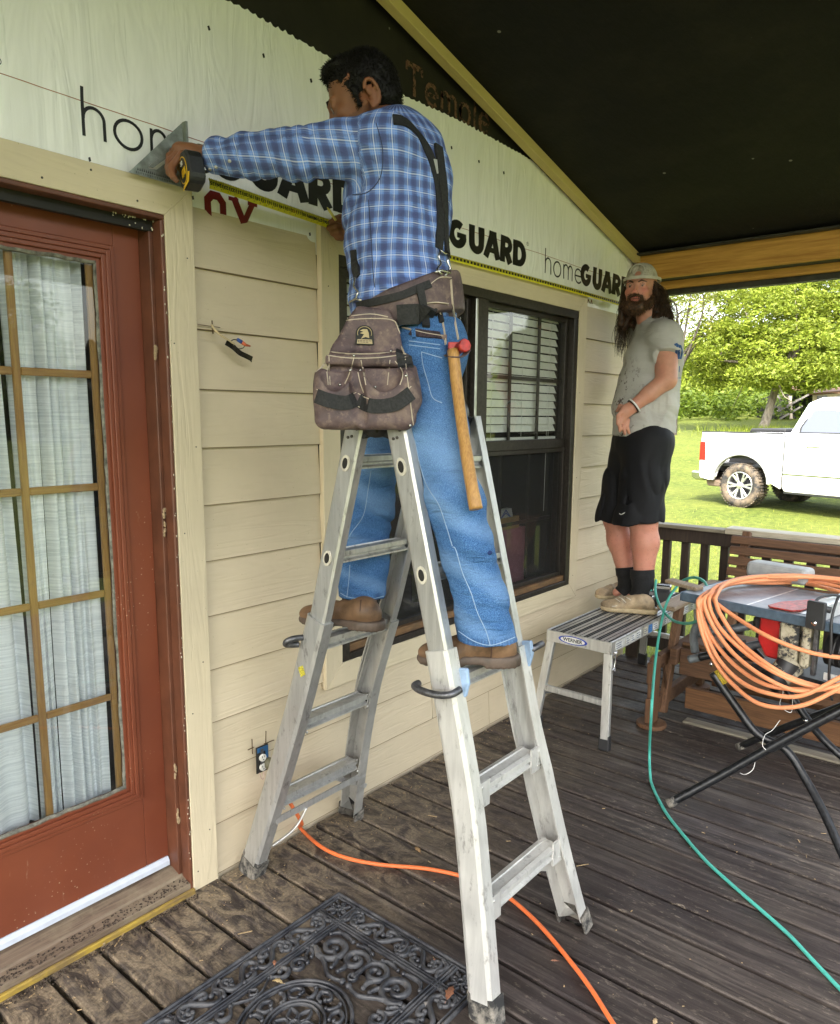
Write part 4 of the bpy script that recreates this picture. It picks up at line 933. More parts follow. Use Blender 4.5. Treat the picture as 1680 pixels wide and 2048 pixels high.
def boxp(w_, d, o, r=.008): return [(0, -w_/2+r), (0, w_/2-r), (r*.5*o, w_/2), (d*o, w_/2), (d*o, -w_/2), (r*.5*o, -w_/2)]
LP = lambda name, mb, m, bev=0.0, par=None: mb.build(name, m, par or lad, bev)
ZR = (1.44, 1.16, .875, .585, .29)
for P, side in ((LPa, 1), (LPb, -1)):
    mo = M_AL if side == 1 else M_ALP
    # front rails (near the camera): inner slides inside outer
    mb = MB(); mb.sweep(rail_path(P, 1.470, 1.470, 1.575, .93), boxp(.066, .030, 1), (1, 0, 0)); r_ = LP('inner_rail', mb, M_AL)
    mb = MB(); mb.sweep(rail_path(P, 1.462, 1.425, .965, .055, 14), boxp(.078, .044, 1, .012), (1, 0, 0)); LP('outer_rail', mb, mo)
    mb = MB(); mb.sweep(rail_path(P, 1.462, 1.425, .075, .0, 2), boxp(.085, .052, 1, .010), (1, 0, 0)); q = mb.build('foot', M_RUB, lad)
    # back rails: open channels
    mb = MB(); mb.sweep(rail_path(P, 1.822, 1.822, 1.565, .56), chan(.066, -.028, .003, 1), (1, 0, 0)); LP('inner_rail', mb, M_AL)
    mb = MB(); mb.sweep(rail_path(P, 1.830, 1.962, .90, .04, 14), chan(.080, -.042, .003, 1), (1, 0, 0)); LP('outer_rail', mb, mo if side == -1 else M_ALD)
    mb = MB(); mb.sweep(rail_path(P, 1.832, 1.966, .06, .0, 2), chan(.095, -.048, .004, 1), (1, 0, 0)); LP('foot', mb, M_RUB)
    mb = MB(); y = lin(P, .56); mb.obox((1.823, y, .565), (.020, 0, 0), (0, .030, 0), (0, 0, .006)); LP('rail_end_cap', mb, M_RUB)
    sl = Vector((0, P[1][0]-P[0][0], P[1][1]-P[0][1])).normalized(); nr = Vector((0, -sl.z, sl.y))*(-1 if side == 1 else 1)
    for i, z in enumerate(ZR):
        inner = i < 3; f = max(0, (.70-z)/.70); xa = (1.500 if inner else 1.462-.037*f**1.4+.048); xb = (1.796 if inner else 1.830+.132*f**1.4-.043)
        y = lin(P, z); d = .026 if inner else .030
        pr = [(-d, 0.018), (-d*.55, .021), (-d*.5, .017), (d*.5, .017), (d*.55, .021), (d, .018), (d, .004), (d*.62, -.001), (d*.62, -.006), (d, -.012), (d, -.017), (d*.3, -.019), (-d*.3, -.019), (-d, -.017), (-d, -.012), (-d*.62, -.006), (-d*.62, -.001), (-d, .004)]
        mb = MB(); mb.sweep([(xa, y, z), (xb, y, z)], pr, (0, 1, 0)); g = LP('rung', mb, M_AL if inner or side == 1 else M_ALP)
        if not inner:
            for xe, s_ in ((xa, 1), (xb, -1)):
                mb = MB()
                if side == -1:
                    mb.obox((xe+s_*.012, y-.030, z), (.026, 0, 0), (0, .0035, 0), (0, 0, .036))
                for dz in (.022, -.022): mb.tube([(xe+s_*.004, y-.0345, z+dz), (xe+s_*.004, y-.030, z+dz)], .004, 8)
                mb.build('gusset', mo, g)
        if i < 2:
            mb = MB(); c = Vector((1.4685, y, z)); 
            ov = [c+Vector((0, 0, 0))+nr*.016*math.cos(a)*(-1)+sl*.024*math.sin(a) for a in np.linspace(0, 2*PI, 17)[:-1]]
            mb.poly(ov, (-.004, 0, 0)); q = mb.build('slot_liner', M_SLOT, lad)
            mb = MB(); ov = [c+Vector((-.0045, 0, 0))+nr*.0095*math.cos(a)+sl*.016*math.sin(a) for a in np.linspace(0, 2*PI, 17)[:-1]]; mb.poly(ov, (-.001, 0, 0)); mb.build('slot', M_HOLE, q)
    # rivets near the hinge
    mb = MB()
    for a, b in ((-.016, 1.535), (.014, 1.545), (-.002, 1.515), (.012, 1.512)):
        y = lin(P, b)+a; mb.tube([(1.4665, y, b), (1.471, y, b)], .0042, 8)
    LP('rivets', mb, M_RIV)['kind'] = 'stuff'
    # lower spreader straps
    y = lin(P, .20)
    ys = y-.03*0
    def strap(p, q, w_=.024): mb = MB(); mb.beam(p, q, (0, 0, 1), w_, .004); LP('strap', mb, mo)
    yo = -.040 if side == 1 else .045
    strap((1.47, lin(P, .235)+yo, .23), (1.90, lin(P, .235)+yo, .235)); 
    strap((1.75, lin(P, .27)-.0, .27), (1.92, lin(P, .19)+yo, .17), .018)
    mb = MB(); mb.tube(smooth_path([(1.60, lin(P, .25)+yo, .225), (1.56, lin(P, .2)+yo, .16), (1.485, lin(P, .12)+yo*.9, .115)], 6), .007, 6, squash=.5); LP('strap', mb, mo)
# hinges
for x in (1.4865, 1.806):
    mb = MB(); mb.tube([(x-.014, 1.38, 1.575), (x+.014, 1.38, 1.575)], .062, 26); mb.obox((x, 1.425, 1.545), (.011, 0, 0), (0, .020, -.006), (0, .012, .030)); mb.obox((x, 1.335, 1.545), (.011, 0, 0), (0, -.020, -.006), (0, -.012, .030)); hg = LP('hinge', mb, plain('black hinge', (.03, .03, .032), .4, .3, var=.4, sc=30))
    mb = MB()
    for a in range(7): mb.tube([(x-.016, 1.38+.045*math.cos(a*.9), 1.575+.045*math.sin(a*.9)), (x+.016, 1.38+.045*math.cos(a*.9), 1.575+.045*math.sin(a*.9))], .005, 8)
    mb.build('hinge_holes', M_HOLE, hg)['kind'] = 'stuff'
# J-shaped lock hooks and blue lock housings
def hook(x, y, z, dy):
    mb = MB(); mb.tube(smooth_path([(x+.02, y+dy*.0, z+.012), (x-.02, y+dy*.35, z+.014), (x-.034, y+dy*.8, z+.006), (x-.030, y+dy*1.1, z-.006), (x-.008, y+dy*1.05, z-.012), (x+.012, y+dy*.8, z-.014)], 5), .0098, 10); LP('lock_hook', mb, M_ZINC, par=lad)
hook(1.455, 1.675, .885, .03); 
mb = MB(); mb.tube(smooth_path([(1.455, 1.205, .868), (1.432, 1.20, .868), (1.424, 1.17, .865), (1.425, 1.12, .866), (1.438, 1.085, .872), (1.47, 1.08, .877)], 5), .0098, 10); LP('lock_hook', mb, M_ZINC)
for x, y, z in ((1.498, 1.098, .885), (1.815, 1.098, .885)):
    mb = MB(); mb.poly([(x, y-.018, z+.040), (x, y+.016, z+.034), (x, y+.030, z+.010), (x, y+.028, z-.020), (x, y+.006, z-.048), (x, y-.014, z-.040), (x, y-.024, z)], (.014, 0, 0)); LP('lock_housing', mb, M_BLUE, .004)
mb = MB(); mb.tube([(1.82, 1.085, .895), (1.875, 1.075, .905)], .010, 10); LP('lock_pin', mb, M_ZINC)
mb = MB(); mb.obox((1.4612, 1.680, .790), (.0008, 0, 0), (0, .010, -.006), (0, .006, .014)); mb.obox((1.4604, 1.664, .786), (.0008, 0, 0), (0, .0, 0), (0, 0, 0)); LP('warning_sticker', mb, plain('yellow black sticker', (.55, .48, .05), .5, var=.6, sc=240))
# ================================================================ work platform
M_ALN = alu('newer aluminium', .66, .1); M_GRV = plain('black grip groove', (.03, .03, .03), .8); M_BFT = plain('black rubber boot', (.02, .02, .022), .55); M_STK = plain('white sticker', (.72, .72, .70), .5); M_BLS = plain('blue sticker', (.05, .22, .55), .5)
pf = thing('work_platform', 'low aluminium work platform with black rubber feet under the bearded man', 'work platform', (3.8, 1.62, 0))
zt = .520; px0, px1, py0, py1 = 3.185, 4.40, 1.455, 1.800
for i in range(5):
    a = py0+.012+i*(py1-py0-.024)/5; b = a+(py1-py0-.024)/5-.006
    mb = MB(); mb.box((px0+.004, a, zt-.018), (px1-.004, b, zt-.001)); 
    mb.build('tread_plank', M_ALN, pf)
    mb = MB()
    for g_ in (a+.004, b-.003): mb.box((px0+.005, g_-.0035, zt-.0008), (px1-.005, g_+.0035, zt+.0012))
    mb.box((px0+.005, (a+b)/2-.0012, zt-.0008), (px1-.005, (a+b)/2+.0012, zt+.0008)); mb.build('grip_strip', M_GRV, pf)
mb = MB(); mb.box((px0+.004, py0+.012, zt-.030), (px1-.004, py1-.012, zt-.019)); mb.build('grip_grooves', M_GRV, pf)
for a, b in (((px0, py0, zt-.058), (px1, py0+.010, zt+.002)), ((px0, py1-.010, zt-.058), (px1, py1, zt+.002)), ((px0-.006, py0-.002, zt-.058), (px0-.0005, py1+.002, zt+.001)), ((px1+.0005, py0-.002, zt-.058), (px1+.006, py1+.002, zt+.001))):
    mb = MB(); mb.box(a, b); mb.build('edge_rail', M_ALN, pf, .002)
for i, (x, w_, m_) in enumerate(((3.23, .10, M_STK), (3.345, .05, M_STK), (3.405, .05, M_STK), (3.465, .06, M_STK), (3.56, .05, M_SLOT), (3.62, .045, M_BLS), (3.68, .07, M_STK), (3.82, .05, M_STK), (3.89, .05, M_STK), (4.00, .09, M_STK), (4.12, .08, M_STK), (4.22, .06, M_STK))):
    mb = MB(); mb.box((x, py0-.0012, zt-.050), (x+w_, py0-.0002, zt-.010)); k_ = mb.build('sticker', m_, pf)
    mb = MB()
    for r_ in range(3): mb.box((x+.006, py0-.0020, zt-.044+.011*r_), (x+w_*random.uniform(.5, .85), py0-.0013, zt-.040+.011*r_))
    mb.build('print', plain('sticker print', (.12, .14, .22), .5) if i == 0 else bpy.data.materials['sticker print'], k_)
# oval maker's plate with lettering on the end rail
mb = MB(); cx_, cz_ = 1.655, zt-.029
def oval(rx, rz, x): return [(x, cx_+rx*math.cos(a), cz_+rz*math.sin(a)) for a in np.linspace(0, 2*PI, 33)[:-1]]
mb.poly(oval(.078, .021, px0-.0062), (-.0012, 0, 0)); pl_ = mb.build('oval_plate', plain('royal blue print', (.02, .06, .42), .4), pf)
mb = MB(); mb.poly(oval(.066, .0165, px0-.0076), (-.0006, 0, 0)); mb.build('oval_field', M_STK, pl_)
def text(body, size, m, mat4, name='lettering', parent=None, bold=.0, extr=.0003, align='CENTER'):
    cu = bpy.data.curves.new(name, 'FONT'); cu.body = body; cu.size = size; cu.offset = bold; cu.extrude = extr; cu.align_x = align; cu.align_y = 'CENTER'; cu.resolution_u = 3
    o = bpy.data.objects.new('tmp', cu); COL.objects.link(o); dg = bpy.context.evaluated_depsgraph_get(); me = bpy.data.meshes.new_from_object(o.evaluated_get(dg)); bpy.data.objects.remove(o)
    me.transform(mat4); me.materials.clear(); me.materials.append(m); r_ = link(name, me, parent); return r_
def frame(o, x, y, z=None):   # 4x4 with columns x, y, z and origin o
    x, y = Vector(x), Vector(y); z = Vector(z) if z else x.cross(y); M4 = Matrix.Identity(4)
    for i in range(3): M4[i][0], M4[i][1], M4[i][2], M4[i][3] = x[i], y[i], z[i], o[i]
    return M4
text('WERNER', .0245, M_INK, frame((px0-.0085, cx_, cz_), (0, -1.05, 0), (0, .0, 1), (-1, 0, 0)), parent=pl_, bold=.0006)
for xt, xb, s_ in ((px0+.012, px0-.045, 1), (px1-.012, px1+.065, -1)):
    for yt, yb in ((py0+.018, py0-.010), (py1-.018, py1+.025)):
        mb = MB(); mb.beam((xt, yt, zt-.059), (xb, yb, .055), (0, 1, 0), .042, .026); lg = mb.build('leg', M_ALN, pf, .003)
        mb = MB(); mb.beam((xb+(xt-xb)*.14, yb+(yt-yb)*.14, .075), (xb, yb, .001), (0, 1, 0), .052, .036); mb.build('rubber_boot', M_BFT, lg, .004)
        mb = MB(); mb.beam((xt+(xb-xt)*.72, (yt*.3+yb*.7), .19), (xt+(xb-xt)*.5+s_*.03, 1.63+(yt-1.63)*.35, .225), (0, 0, 1), .010, .003); mb.build('brace', M_ZINC, pf)
    f = .6; mb = MB(); mb.beam((xt+(xb-xt)*f, py0-.002, .225), (xt+(xb-xt)*f, py1+.006, .225), (0, 0, 1), .030, .022); mb.build('crossbar', M_ALN, pf, .003)
mb = MB(); mb.box((3.196, py0-.013, .24), (3.2, py0-.0, .40)); 
mb = MB(); 
for i in range(5): mb.tube(smooth_path([(3.20+.004*i, py0-.010-.004*(i % 2), zt-.045), (3.205, py0-.014, zt-.09-.012*i), (3.195-.004*i, py0-.012, zt-.13)], 4), .0035, 5)
mb.build('hinge_springs', M_CHR, pf)
# ================================================================ scroll door mat
M_MAT = Mat('blue black moulded rubber', (.034, .035, .038), .42, spec=.5); nz = M_MAT.noise(16, None, 6, .7); M_MAT.base(M_MAT.ramp(nz, (.42, (.020, .021, .026)), (.62, (.070, .070, .074)), (.75, (.20, .17, .13)))); M_MAT.rough(M_MAT.ramp(nz, (.4, .35), (.7, .8))); M_MAT.bump(M_MAT.noise(220), .2, .0008); M_MAT = M_MAT.m
mat = thing('door_mat', 'black rubber door mat moulded in open scrollwork in front of the door', 'door mat', (1.11, 1.33, 0))
mx0, mx1, my0, my1 = .655, 1.566, 1.030, 1.636
def halfround(path, w_, h_, name='scroll', z0=.003, closed=False, taper=False):
    P = smooth_path([(p[0], p[1], z0) for p in path], 5, closed); n = len(P)
    pr = [(-1, 0), (-.86, .55), (-.45, .9), (0, 1), (.45, .9), (.86, .55), (1, 0)]; vs = []; fs = []
    for i, p in enumerate(P):
        if closed: d = P[(i+1) % n]-P[i-1]
        else: d = P[min(i+1, n-1)]-P[max(i-1, 0)]
        d.normalize(); s_ = Vector((-d.y, d.x, 0)); t = i/max(1, n-1); ws = w_*(.45+.75*math.sin(PI*min(1, max(0, t)))**.6) if taper else w_
        for a, b in pr: vs.append(p+s_*a*ws/2+Vector((0, 0, b*h_*(ws/w_)**.5)))
    k = 7
    for i in range(n if closed else n-1):
        for j in range(k-1): fs.append((i*k+j, i*k+j+1, ((i+1) % n)*k+j+1, ((i+1) % n)*k+j))
    return vs, fs
def spiral(cx, cy, r0, r1, a0, turns, n=12): return [(cx+(r0+(r1-r0)*i/n)*math.cos(a0+2*PI*turns*i/n), cy+(r0+(r1-r0)*i/n)*math.sin(a0+2*PI*turns*i/n)) for i in range(n+1)]
def mbar(a, b, w_, h_, name='border_bar'):
    mb = MB(); vs, fs = halfround([a, ((a[0]+b[0])/2, (a[1]+b[1])/2), b], w_, h_); mb.add(vs, fs, 0, True); mb.build(name, M_MAT, mat)
def mscroll(paths, w_=.013, h_=.009, name='scroll', tp=True, closed=False):
    for p in paths:
        mb = MB(); vs, fs = halfround(p, w_, h_, taper=tp, closed=closed); mb.add(vs, fs, 0, True)
        if tp:
            for e in (p[0], p[-1]): mb.ell((e[0], e[1], .006), (w_*.62, w_*.62, h_*.75), nu=10, nv=6)
        mb.build(name, M_MAT, mat)
bw = .108
for o_, w_ in ((0.006, .012), (.019, .006)):
    a0, a1, b0, b1 = mx0+o_, mx1-o_, my0+o_, my1-o_
    for p, q in (((a0, b0), (a1, b0)), ((a0, b1), (a1, b1)), ((a0, b0), (a0, b1)), ((a1, b0), (a1, b1))): mbar(p, q, w_, .010 if w_ > .01 else .007)
for o_, w_ in ((bw-.010, .006), (bw, .009), (bw+.010, .005)):
    a0, a1, b0, b1 = mx0+o_, mx1-o_, my0+o_, my1-o_; e = .019-o_
    for y_ in (b0, b1): mbar((mx0+.02, y_), (mx1-.02, y_), w_, .009)
    for x_ in (a0, a1): mbar((x_, my0+.02), (x_, my1-.02), w_, .009)
def rosette(cx, cy, r):
    mscroll([[(cx+r*.28*math.cos(a), cy+r*.28*math.sin(a)) for a in np.linspace(0, 2*PI, 9)[:-1]]], .009, .010, 'rosette_ring', False, True)
    ps = []
    for k in range(4):
        a = k*PI/2
        ps.append([(cx+r*.35*math.cos(a), cy+r*.35*math.sin(a)), (cx+r*.62*math.cos(a-.28), cy+r*.62*math.sin(a-.28)), (cx+r*.88*math.cos(a), cy+r*.88*math.sin(a)), (cx+r*.62*math.cos(a+.28), cy+r*.62*math.sin(a+.28)), (cx+r*.36*math.cos(a), cy+r*.36*math.sin(a))])
        b = a+PI/4; ps.append([(cx+r*.35*math.cos(b), cy+r*.35*math.sin(b)), (cx+r*.7*math.cos(b), cy+r*.7*math.sin(b)), (cx+r*1.05*math.cos(b+.12), cy+r*1.05*math.sin(b+.12))])
    mscroll(ps, .008, .008, 'rosette_petals', True)
hb = (.019+bw-.010)/2
for cx, cy in ((mx0+hb, my0+hb), (mx1-hb, my0+hb), (mx0+hb, my1-hb), (mx1-hb, my1-hb)): rosette(cx, cy, .034)
def Sscroll(o, ux, uy, L, H, fl):   # S-shaped pair of volutes and flower in a border cell; ux along, uy across
    f = lambda p: (o[0]+ux[0]*p[0]*L+uy[0]*p[1]*H*fl, o[1]+ux[1]*p[0]*L+uy[1]*p[1]*H*fl)
    A = [f(p) for p in ((-.12, .12), (-.20, .30), (-.32, .22), (-.34, -.05), (-.22, -.34), (-.04, -.30), (.10, .0), (.26, .33), (.42, .36), (.50, .10), (.44, -.12), (.36, -.02))]
    B = [f(p) for p in ((-.46, -.34), (-.40, -.12), (-.47, .12), (-.43, .36), (-.30, .42))]
    C = [f(p) for p in ((.02, -.36), (.18, -.40), (.30, -.30), (.28, -.14), (.18, -.16))]
    mscroll([A, B, C], .0135, .010)
    c = f((-.215, -.03)); mscroll([[(c[0]+.013*math.cos(a+k*PI/2+d), c[1]+.013*math.sin(a+k*PI/2+d)) for d in (0,)]+[(c[0], c[1])] for k in range(4) for a in (.4,)], .010, .009, 'flower')
inx0, inx1, iny0, iny1 = mx0+bw+.012, mx1-bw-.012, my0+bw+.012, my1-bw-.012
nL = 5; Lc = (inx1-inx0+.01)/nL
for i in range(nL):
    for y_, fl in ((my0+hb, 1), (my1-hb, -1)): Sscroll((inx0+Lc*(i+.5), y_), (1 if i < 2.5 else -1, 0), (0, 1), Lc*1.02, .074, fl*(1 if i % 2 else -1))
nS = 3; Ls = (iny1-iny0+.01)/nS
for i in range(nS):
    for x_, fl in ((mx0+hb, 1), (mx1-hb, -1)): Sscroll((x_, iny0+Ls*(i+.5)), (0, 1 if i < 1.5 else -1), (1, 0), Ls*1.02, .074, fl*(1 if i % 2 else -1))
# medallion
mcx, mcy = (mx0+mx1)/2, (my0+my1)/2
def ring(r, w_, h_=.010): mscroll([[(mcx+r*1.12*math.cos(a), mcy+r*math.sin(a)) for a in np.linspace(0, 2*PI, 25)[:-1]]], w_, h_, 'medallion_ring', False, True)
ring(.142, .011); ring(.128, .005); ring(.075, .010); ring(.063, .005)
for k in range(6):
    a = k*PI/3; f = lambda r, t: (mcx+r*1.12*math.cos(t), mcy+r*math.sin(t))
    mscroll([[f(.012, a), f(.032, a-.42), f(.052, a), f(.032, a+.42), f(.013, a)]], .008, .009, 'petal')
for k in range(8):
    a = k*PI/4; f = lambda r, t: (mcx+r*1.12*math.cos(t), mcy+r*math.sin(t))
    mscroll([[f(.085, a+.05), f(.092, a+.22), f(.112, a+.24), f(.119, a+.05), f(.108, a-.10), f(.097, a-.02)], [f(.119, a+.42), f(.108, a+.36), f(.090, a+.40), f(.084, a+.50)]], .0105, .0095)
mscroll([[(mcx+.013*math.cos(a), mcy+.013*math.sin(a)) for a in np.linspace(0, 2*PI, 9)[:-1]]], .008, .010, 'medallion_boss', False, True)
# four corner groups of large volutes plus side palmettes
for sx in (-1, 1):
    for sy in (-1, 1):
        f = lambda x_, y_: (mcx+sx*x_, mcy+sy*y_)
        mscroll([[f(*p) for p in spiral(.262, .128, .052, .010, 2.2, 1.45, 16)][::-1]+[f(.205, .105), f(.178, .060), f(.186, .012)]], .0165, .012)
        mscroll([[f(*p) for p in spiral(.268, .040, .040, .009, -1.2, 1.3, 14)][::-1]+[f(.222, -.004)]], .0155, .012)
        mscroll([[f(*p) for p in spiral(.150, .152, .026, .008, -.6, 1.2, 12)][::-1]+[f(.19, .168), f(.228, .180)]], .013, .011)
        mscroll([[f(.070, .176), f(.092, .150), f(.118, .158), f(.112, .178), f(.098, .174)], [f(.205, .075), f(.230, .082), f(.244, .100), f(.262, .128)], [f(.206, .050), f(.228, .046), f(.248, .058)], [f(.30, .176), f(.322, .160), f(.324, .130), f(.318, .10)]], .012, .010)
        mscroll([[f(.196, .150), f(.215, .165), f(.212, .186)], [f(.318, .02), f(.325, .05), f(.318, .08)]], .010, .009)
for sy in (-1, 1):
    mscroll([[(mcx-.06, mcy+sy*.178), (mcx, mcy+sy*.150), (mcx+.06, mcy+sy*.178)]], .006, .008, 'lozenge'); mscroll([[(mcx, mcy+sy*.182), (mcx-.012, mcy+sy*.168), (mcx, mcy+sy*.156), (mcx+.012, mcy+sy*.168), (mcx, mcy+sy*.181)]], .007, .009, 'bud')
for sx in (-1, 1): mscroll([[(mcx+sx*.335, mcy-.05), (mcx+sx*.300, mcy), (mcx+sx*.335, mcy+.05)]], .006, .008, 'lozenge'); mscroll([[(mcx+sx*(.215+.012*math.cos(a)), mcy+.012*math.sin(a)) for a in np.linspace(0, 2*PI, 9)[:-1]]], .008, .010, 'boss', False, True)
# ================================================================ cords on the floor
def rubbermat(name, col, dirt=.3):
    m = Mat(name, col, .5, spec=.4); a = m.noise(22, m.co((1, 1, 1)), 5, .7); m.base(m.mix(m.ramp(a, (.5, 0.0), (.7, dirt)), col, tuple(c*.35+.04 for c in col))); return m.m
M_ORC = rubbermat('orange cord jacket', (.72, .16, .045)); M_HOSE = rubbermat('faded orange air hose', (.74, .29, .135), .25); M_TEAL = rubbermat('teal air hose', (.07, .40, .33), .25)
pts = [(1.585, 2.005, .335), (1.60, 1.975, .28), (1.63, 1.955, .19), (1.665, 1.93, .10)]+[tuple(WZ(a, b, .009)) for a, b in ((600, 1655), (640, 1692), (690, 1715), (760, 1729), (850, 1737), (915, 1750), (965, 1768), (1010, 1790), (1050, 1822), (1090, 1862), (1140, 1922), (1180, 1975), (1215, 2030), (1245, 2080), (1290, 2190))]
mb = MB(); mb.tube(smooth_path(pts, 8), .0068, 10); cord = mb.build('extension_cord', M_ORC); tag(cord, 'orange extension cord running from the wall outlet under the ladder across the floor', 'extension cord')
mb = MB(); mb.tube([(1.570, 2.016, .345), (1.578, 2.0, .342), (1.590, 1.985, .330), (1.598, 1.972, .318)], [.020, .021, .016, .009], 12); mb.build('plug', plain('olive grey plug', (.13, .12, .07), .6), cord)
teal = [tuple(WD(a, b, d)) for a, b, d in ((1402, 1238, 2.9), (1375, 1247, 3.1), (1345, 1240, 3.3), (1322, 1215, 3.5), (1311, 1185, 3.62), (1312, 1160, 3.7))]
teal2 = [tuple(WD(a, b, d)) for a, b, d in ((1416, 1178, 3.12), (1408, 1163, 3.2), (1390, 1155, 3.3), (1368, 1160, 3.4), (1352, 1175, 3.45), (1336, 1200, 3.45), (1325, 1235, 3.42), (1315, 1290, 3.36), (1308, 1350, 3.25), (1303, 1420, 3.1))]+[tuple(WZ(a, b, z)) for a, b, z in ((1299, 1500, .10), (1300, 1545, .03), (1305, 1572, .008), (1330, 1622, .007), (1365, 1668, .007), (1410, 1720, .007), (1470, 1775, .007), (1530, 1827, .007), (1580, 1872, .007), (1625, 1920, .007), (1680, 1978, .007), (1760, 2060, .007), (1850, 2200, .007))]
mb = MB(); mb.tube(smooth_path(teal, 6), .0062, 9); mb.tube(smooth_path(teal2, 7), .0062, 9); tag(mb.build('air_hose', M_TEAL), 'thin teal air hose looping by the black nailer and running across the floor', 'air hose')
# ================================================================ wall outlet and loose wires
ou = thing('wall_outlet', 'uncovered white outlet in a blue box low on the siding left of the ladder', 'outlet', (1.556, 2.02, .36))
mb = MB(); mb.box((1.532, 2.009, .315), (1.584, 2.013, .412)); mb.build('cut_hole', M_HOLE, ou)
mb = MB(); mb.box((1.535, 2.0065, .392), (1.581, 2.0085, .409)); mb.box((1.570, 2.0065, .33), (1.581, 2.0085, .391)); mb.build('blue_box', plain('blue outlet box', (.02, .10, .24), .4), ou)
M_IV = plain('white nylon', (.72, .70, .64), .35)
for z in (.372, .337):
    mb = MB(); mb.poly([(1.553+.0135*math.cos(a), 2.0065, z+.0135*math.sin(a)) for a in np.linspace(0, 2*PI, 17)[:-1]], (0, -.009, 0)); f_ = mb.build('receptacle', M_IV, ou, .001)
    mb = MB(); 
    for dx in (-.005, .005): mb.box((1.553+dx-.001, 1.9965, z+.001), (1.553+dx+.001, 1.9972, z+.008))
    mb.box((1.551, 1.9965, z-.008), (1.555, 1.9972, z-.004)); mb.build('slots', M_HOLE, f_)
mb = MB(); mb.box((1.546, 2.0, .345), (1.560, 2.0062, .365)); mb.box((1.547, 2.003, .388), (1.559, 2.0062, .404)); mb.build('yoke', M_ZINC, ou)
mb = MB(); mb.tube(smooth_path([(1.540, 2.006, .318), (1.545, 1.999, .295), (1.553, 1.998, .298), (1.556, 2.004, .316)], 4), .0014, 6); mb.build('loose_wire', plain('pinkish wire', (.6, .4, .35), .5), ou)
lw = thing('light_wiring', 'frayed cable with orange wire nut and bent metal strap hanging from the siding', 'wiring', (1.44, 2.0, 1.84))
W3 = lambda a, b, y=1.985: tuple(WY(a, b, y))
M_CBL = plain('tan cable sheath', (.55, .43, .24), .7)
mb = MB(); mb.tube(smooth_path([W3(424, 650, 2.014), W3(430, 660, 2.0), W3(444, 672), W3(458, 681), W3(468, 688)], 5), [.0045]*5*4+[.006], 8, squash=.6); mb.build('cable', M_CBL, lw)
mb = MB(); mb.tube(smooth_path([W3(462, 682), W3(468, 679), W3(474, 680)], 4), .0016, 6); mb.tube(smooth_path([W3(468, 688), W3(476, 697), W3(486, 696), W3(490, 690)], 4), .0014, 6); mb.build('bare_wires', M_INK, lw)
mb = MB(); mb.tube([W3(475, 679), W3(483, 684)], [.0055, .0065], 10); mb.build('wire_nut', plain('blue nut', (.03, .08, .32), .4), lw)
mb = MB(); mb.tube([W3(483, 684), W3(491, 690), W3(500, 692)], [.0065, .005, .003], 10); mb.build('wire_nut', plain('orange nut', (.6, .13, .05), .4), lw)
mb = MB()
sp_ = [W3(452, 685), W3(466, 694), W3(480, 706, 1.98), W3(492, 712, 1.98), W3(504, 718, 1.985)]
mb.sweep(smooth_path(sp_, 4), [(-.008, -.0012), (.008, -.0012), (.008, .0012), (-.008, .0012)], (0, -.2, 1)); mb.tube([W3(497, 712), W3(503, 724)], .002, 6)
mb.build('metal_strap', plain('blackened strap', (.035, .03, .025), .4, .7, var=.5, sc=80), lw)
mb = MB()
for a, b, w_ in (((396, 649), (440, 655), .0016), ((424, 641), (426, 668), .0016)):
    q0, q1 = WY(a[0], a[1], 2.0175), WY(b[0], b[1], 2.0175); mb.beam(q0, q1, (0, 1, 0), .004, w_)
mb.build('knife_cuts', plain('knife cut', (.10, .06, .03), .9), lw)
mb = MB()
for a, b in (((505, 1508), (504, 1478)), ((531, 1510), (532, 1462)), ((496, 1500), (508, 1494)), ((528, 1488), (548, 1480))): mb.beam(WY(*a, 2.0155), WY(*b, 2.0155), (0, 1, 0), .004, .0014)
mb.build('knife_cuts', bpy.data.materials['knife cut'], ou)
# ================================================================ tape blade, speed square
M_YT = plain('yellow tape blade', (.74, .66, .02), .3, var=.05)
bl = thing('measuring_tape', 'yellow steel tape blade stretched along the top of the door and window casings', 'tape measure blade', (2.6, 1.99, 2.24))
def bly(x): return 1.962+.030*min(1, max(0, (x-1.40)/.5))
def blz(x): return 2.247-.010*min(1, max(0, (x-1.42)/.55))-.003*math.sin(max(0, (x-1.42))*2)
P = [(x, bly(x), blz(x)) for x in np.linspace(1.385, 4.32, 52)]
hw = lambda x: .0150 if x < 1.95 else .0120
vs = []; fs = []
for x, y, z in P:
    for a in (-1, 0, 1): vs.append((x, y-.0035*(1-abs(a))+(0 if a <= 0 else .003), z+a*hw(x)))
for x, y, z in P:
    for a in (-1, 0, 1): vs.append((x, y+.001-.0035*(1-abs(a))+(0 if a <= 0 else .003), z+a*hw(x)))
n = len(P)
for i in range(n-1):
    for j in range(2): a = i*3+j; fs.append((a, a+3, a+4, a+1)); b = 3*n+a; fs.append((b+1, b+4, b+3, b))
mb = MB(); mb.add(vs, fs); mb.build('steel_strip', M_YT, bl)
ink = MB(); NT = []
x = 1.3962; num = 125
M_TNUM = M_INK
acc_v = []; acc_f = []
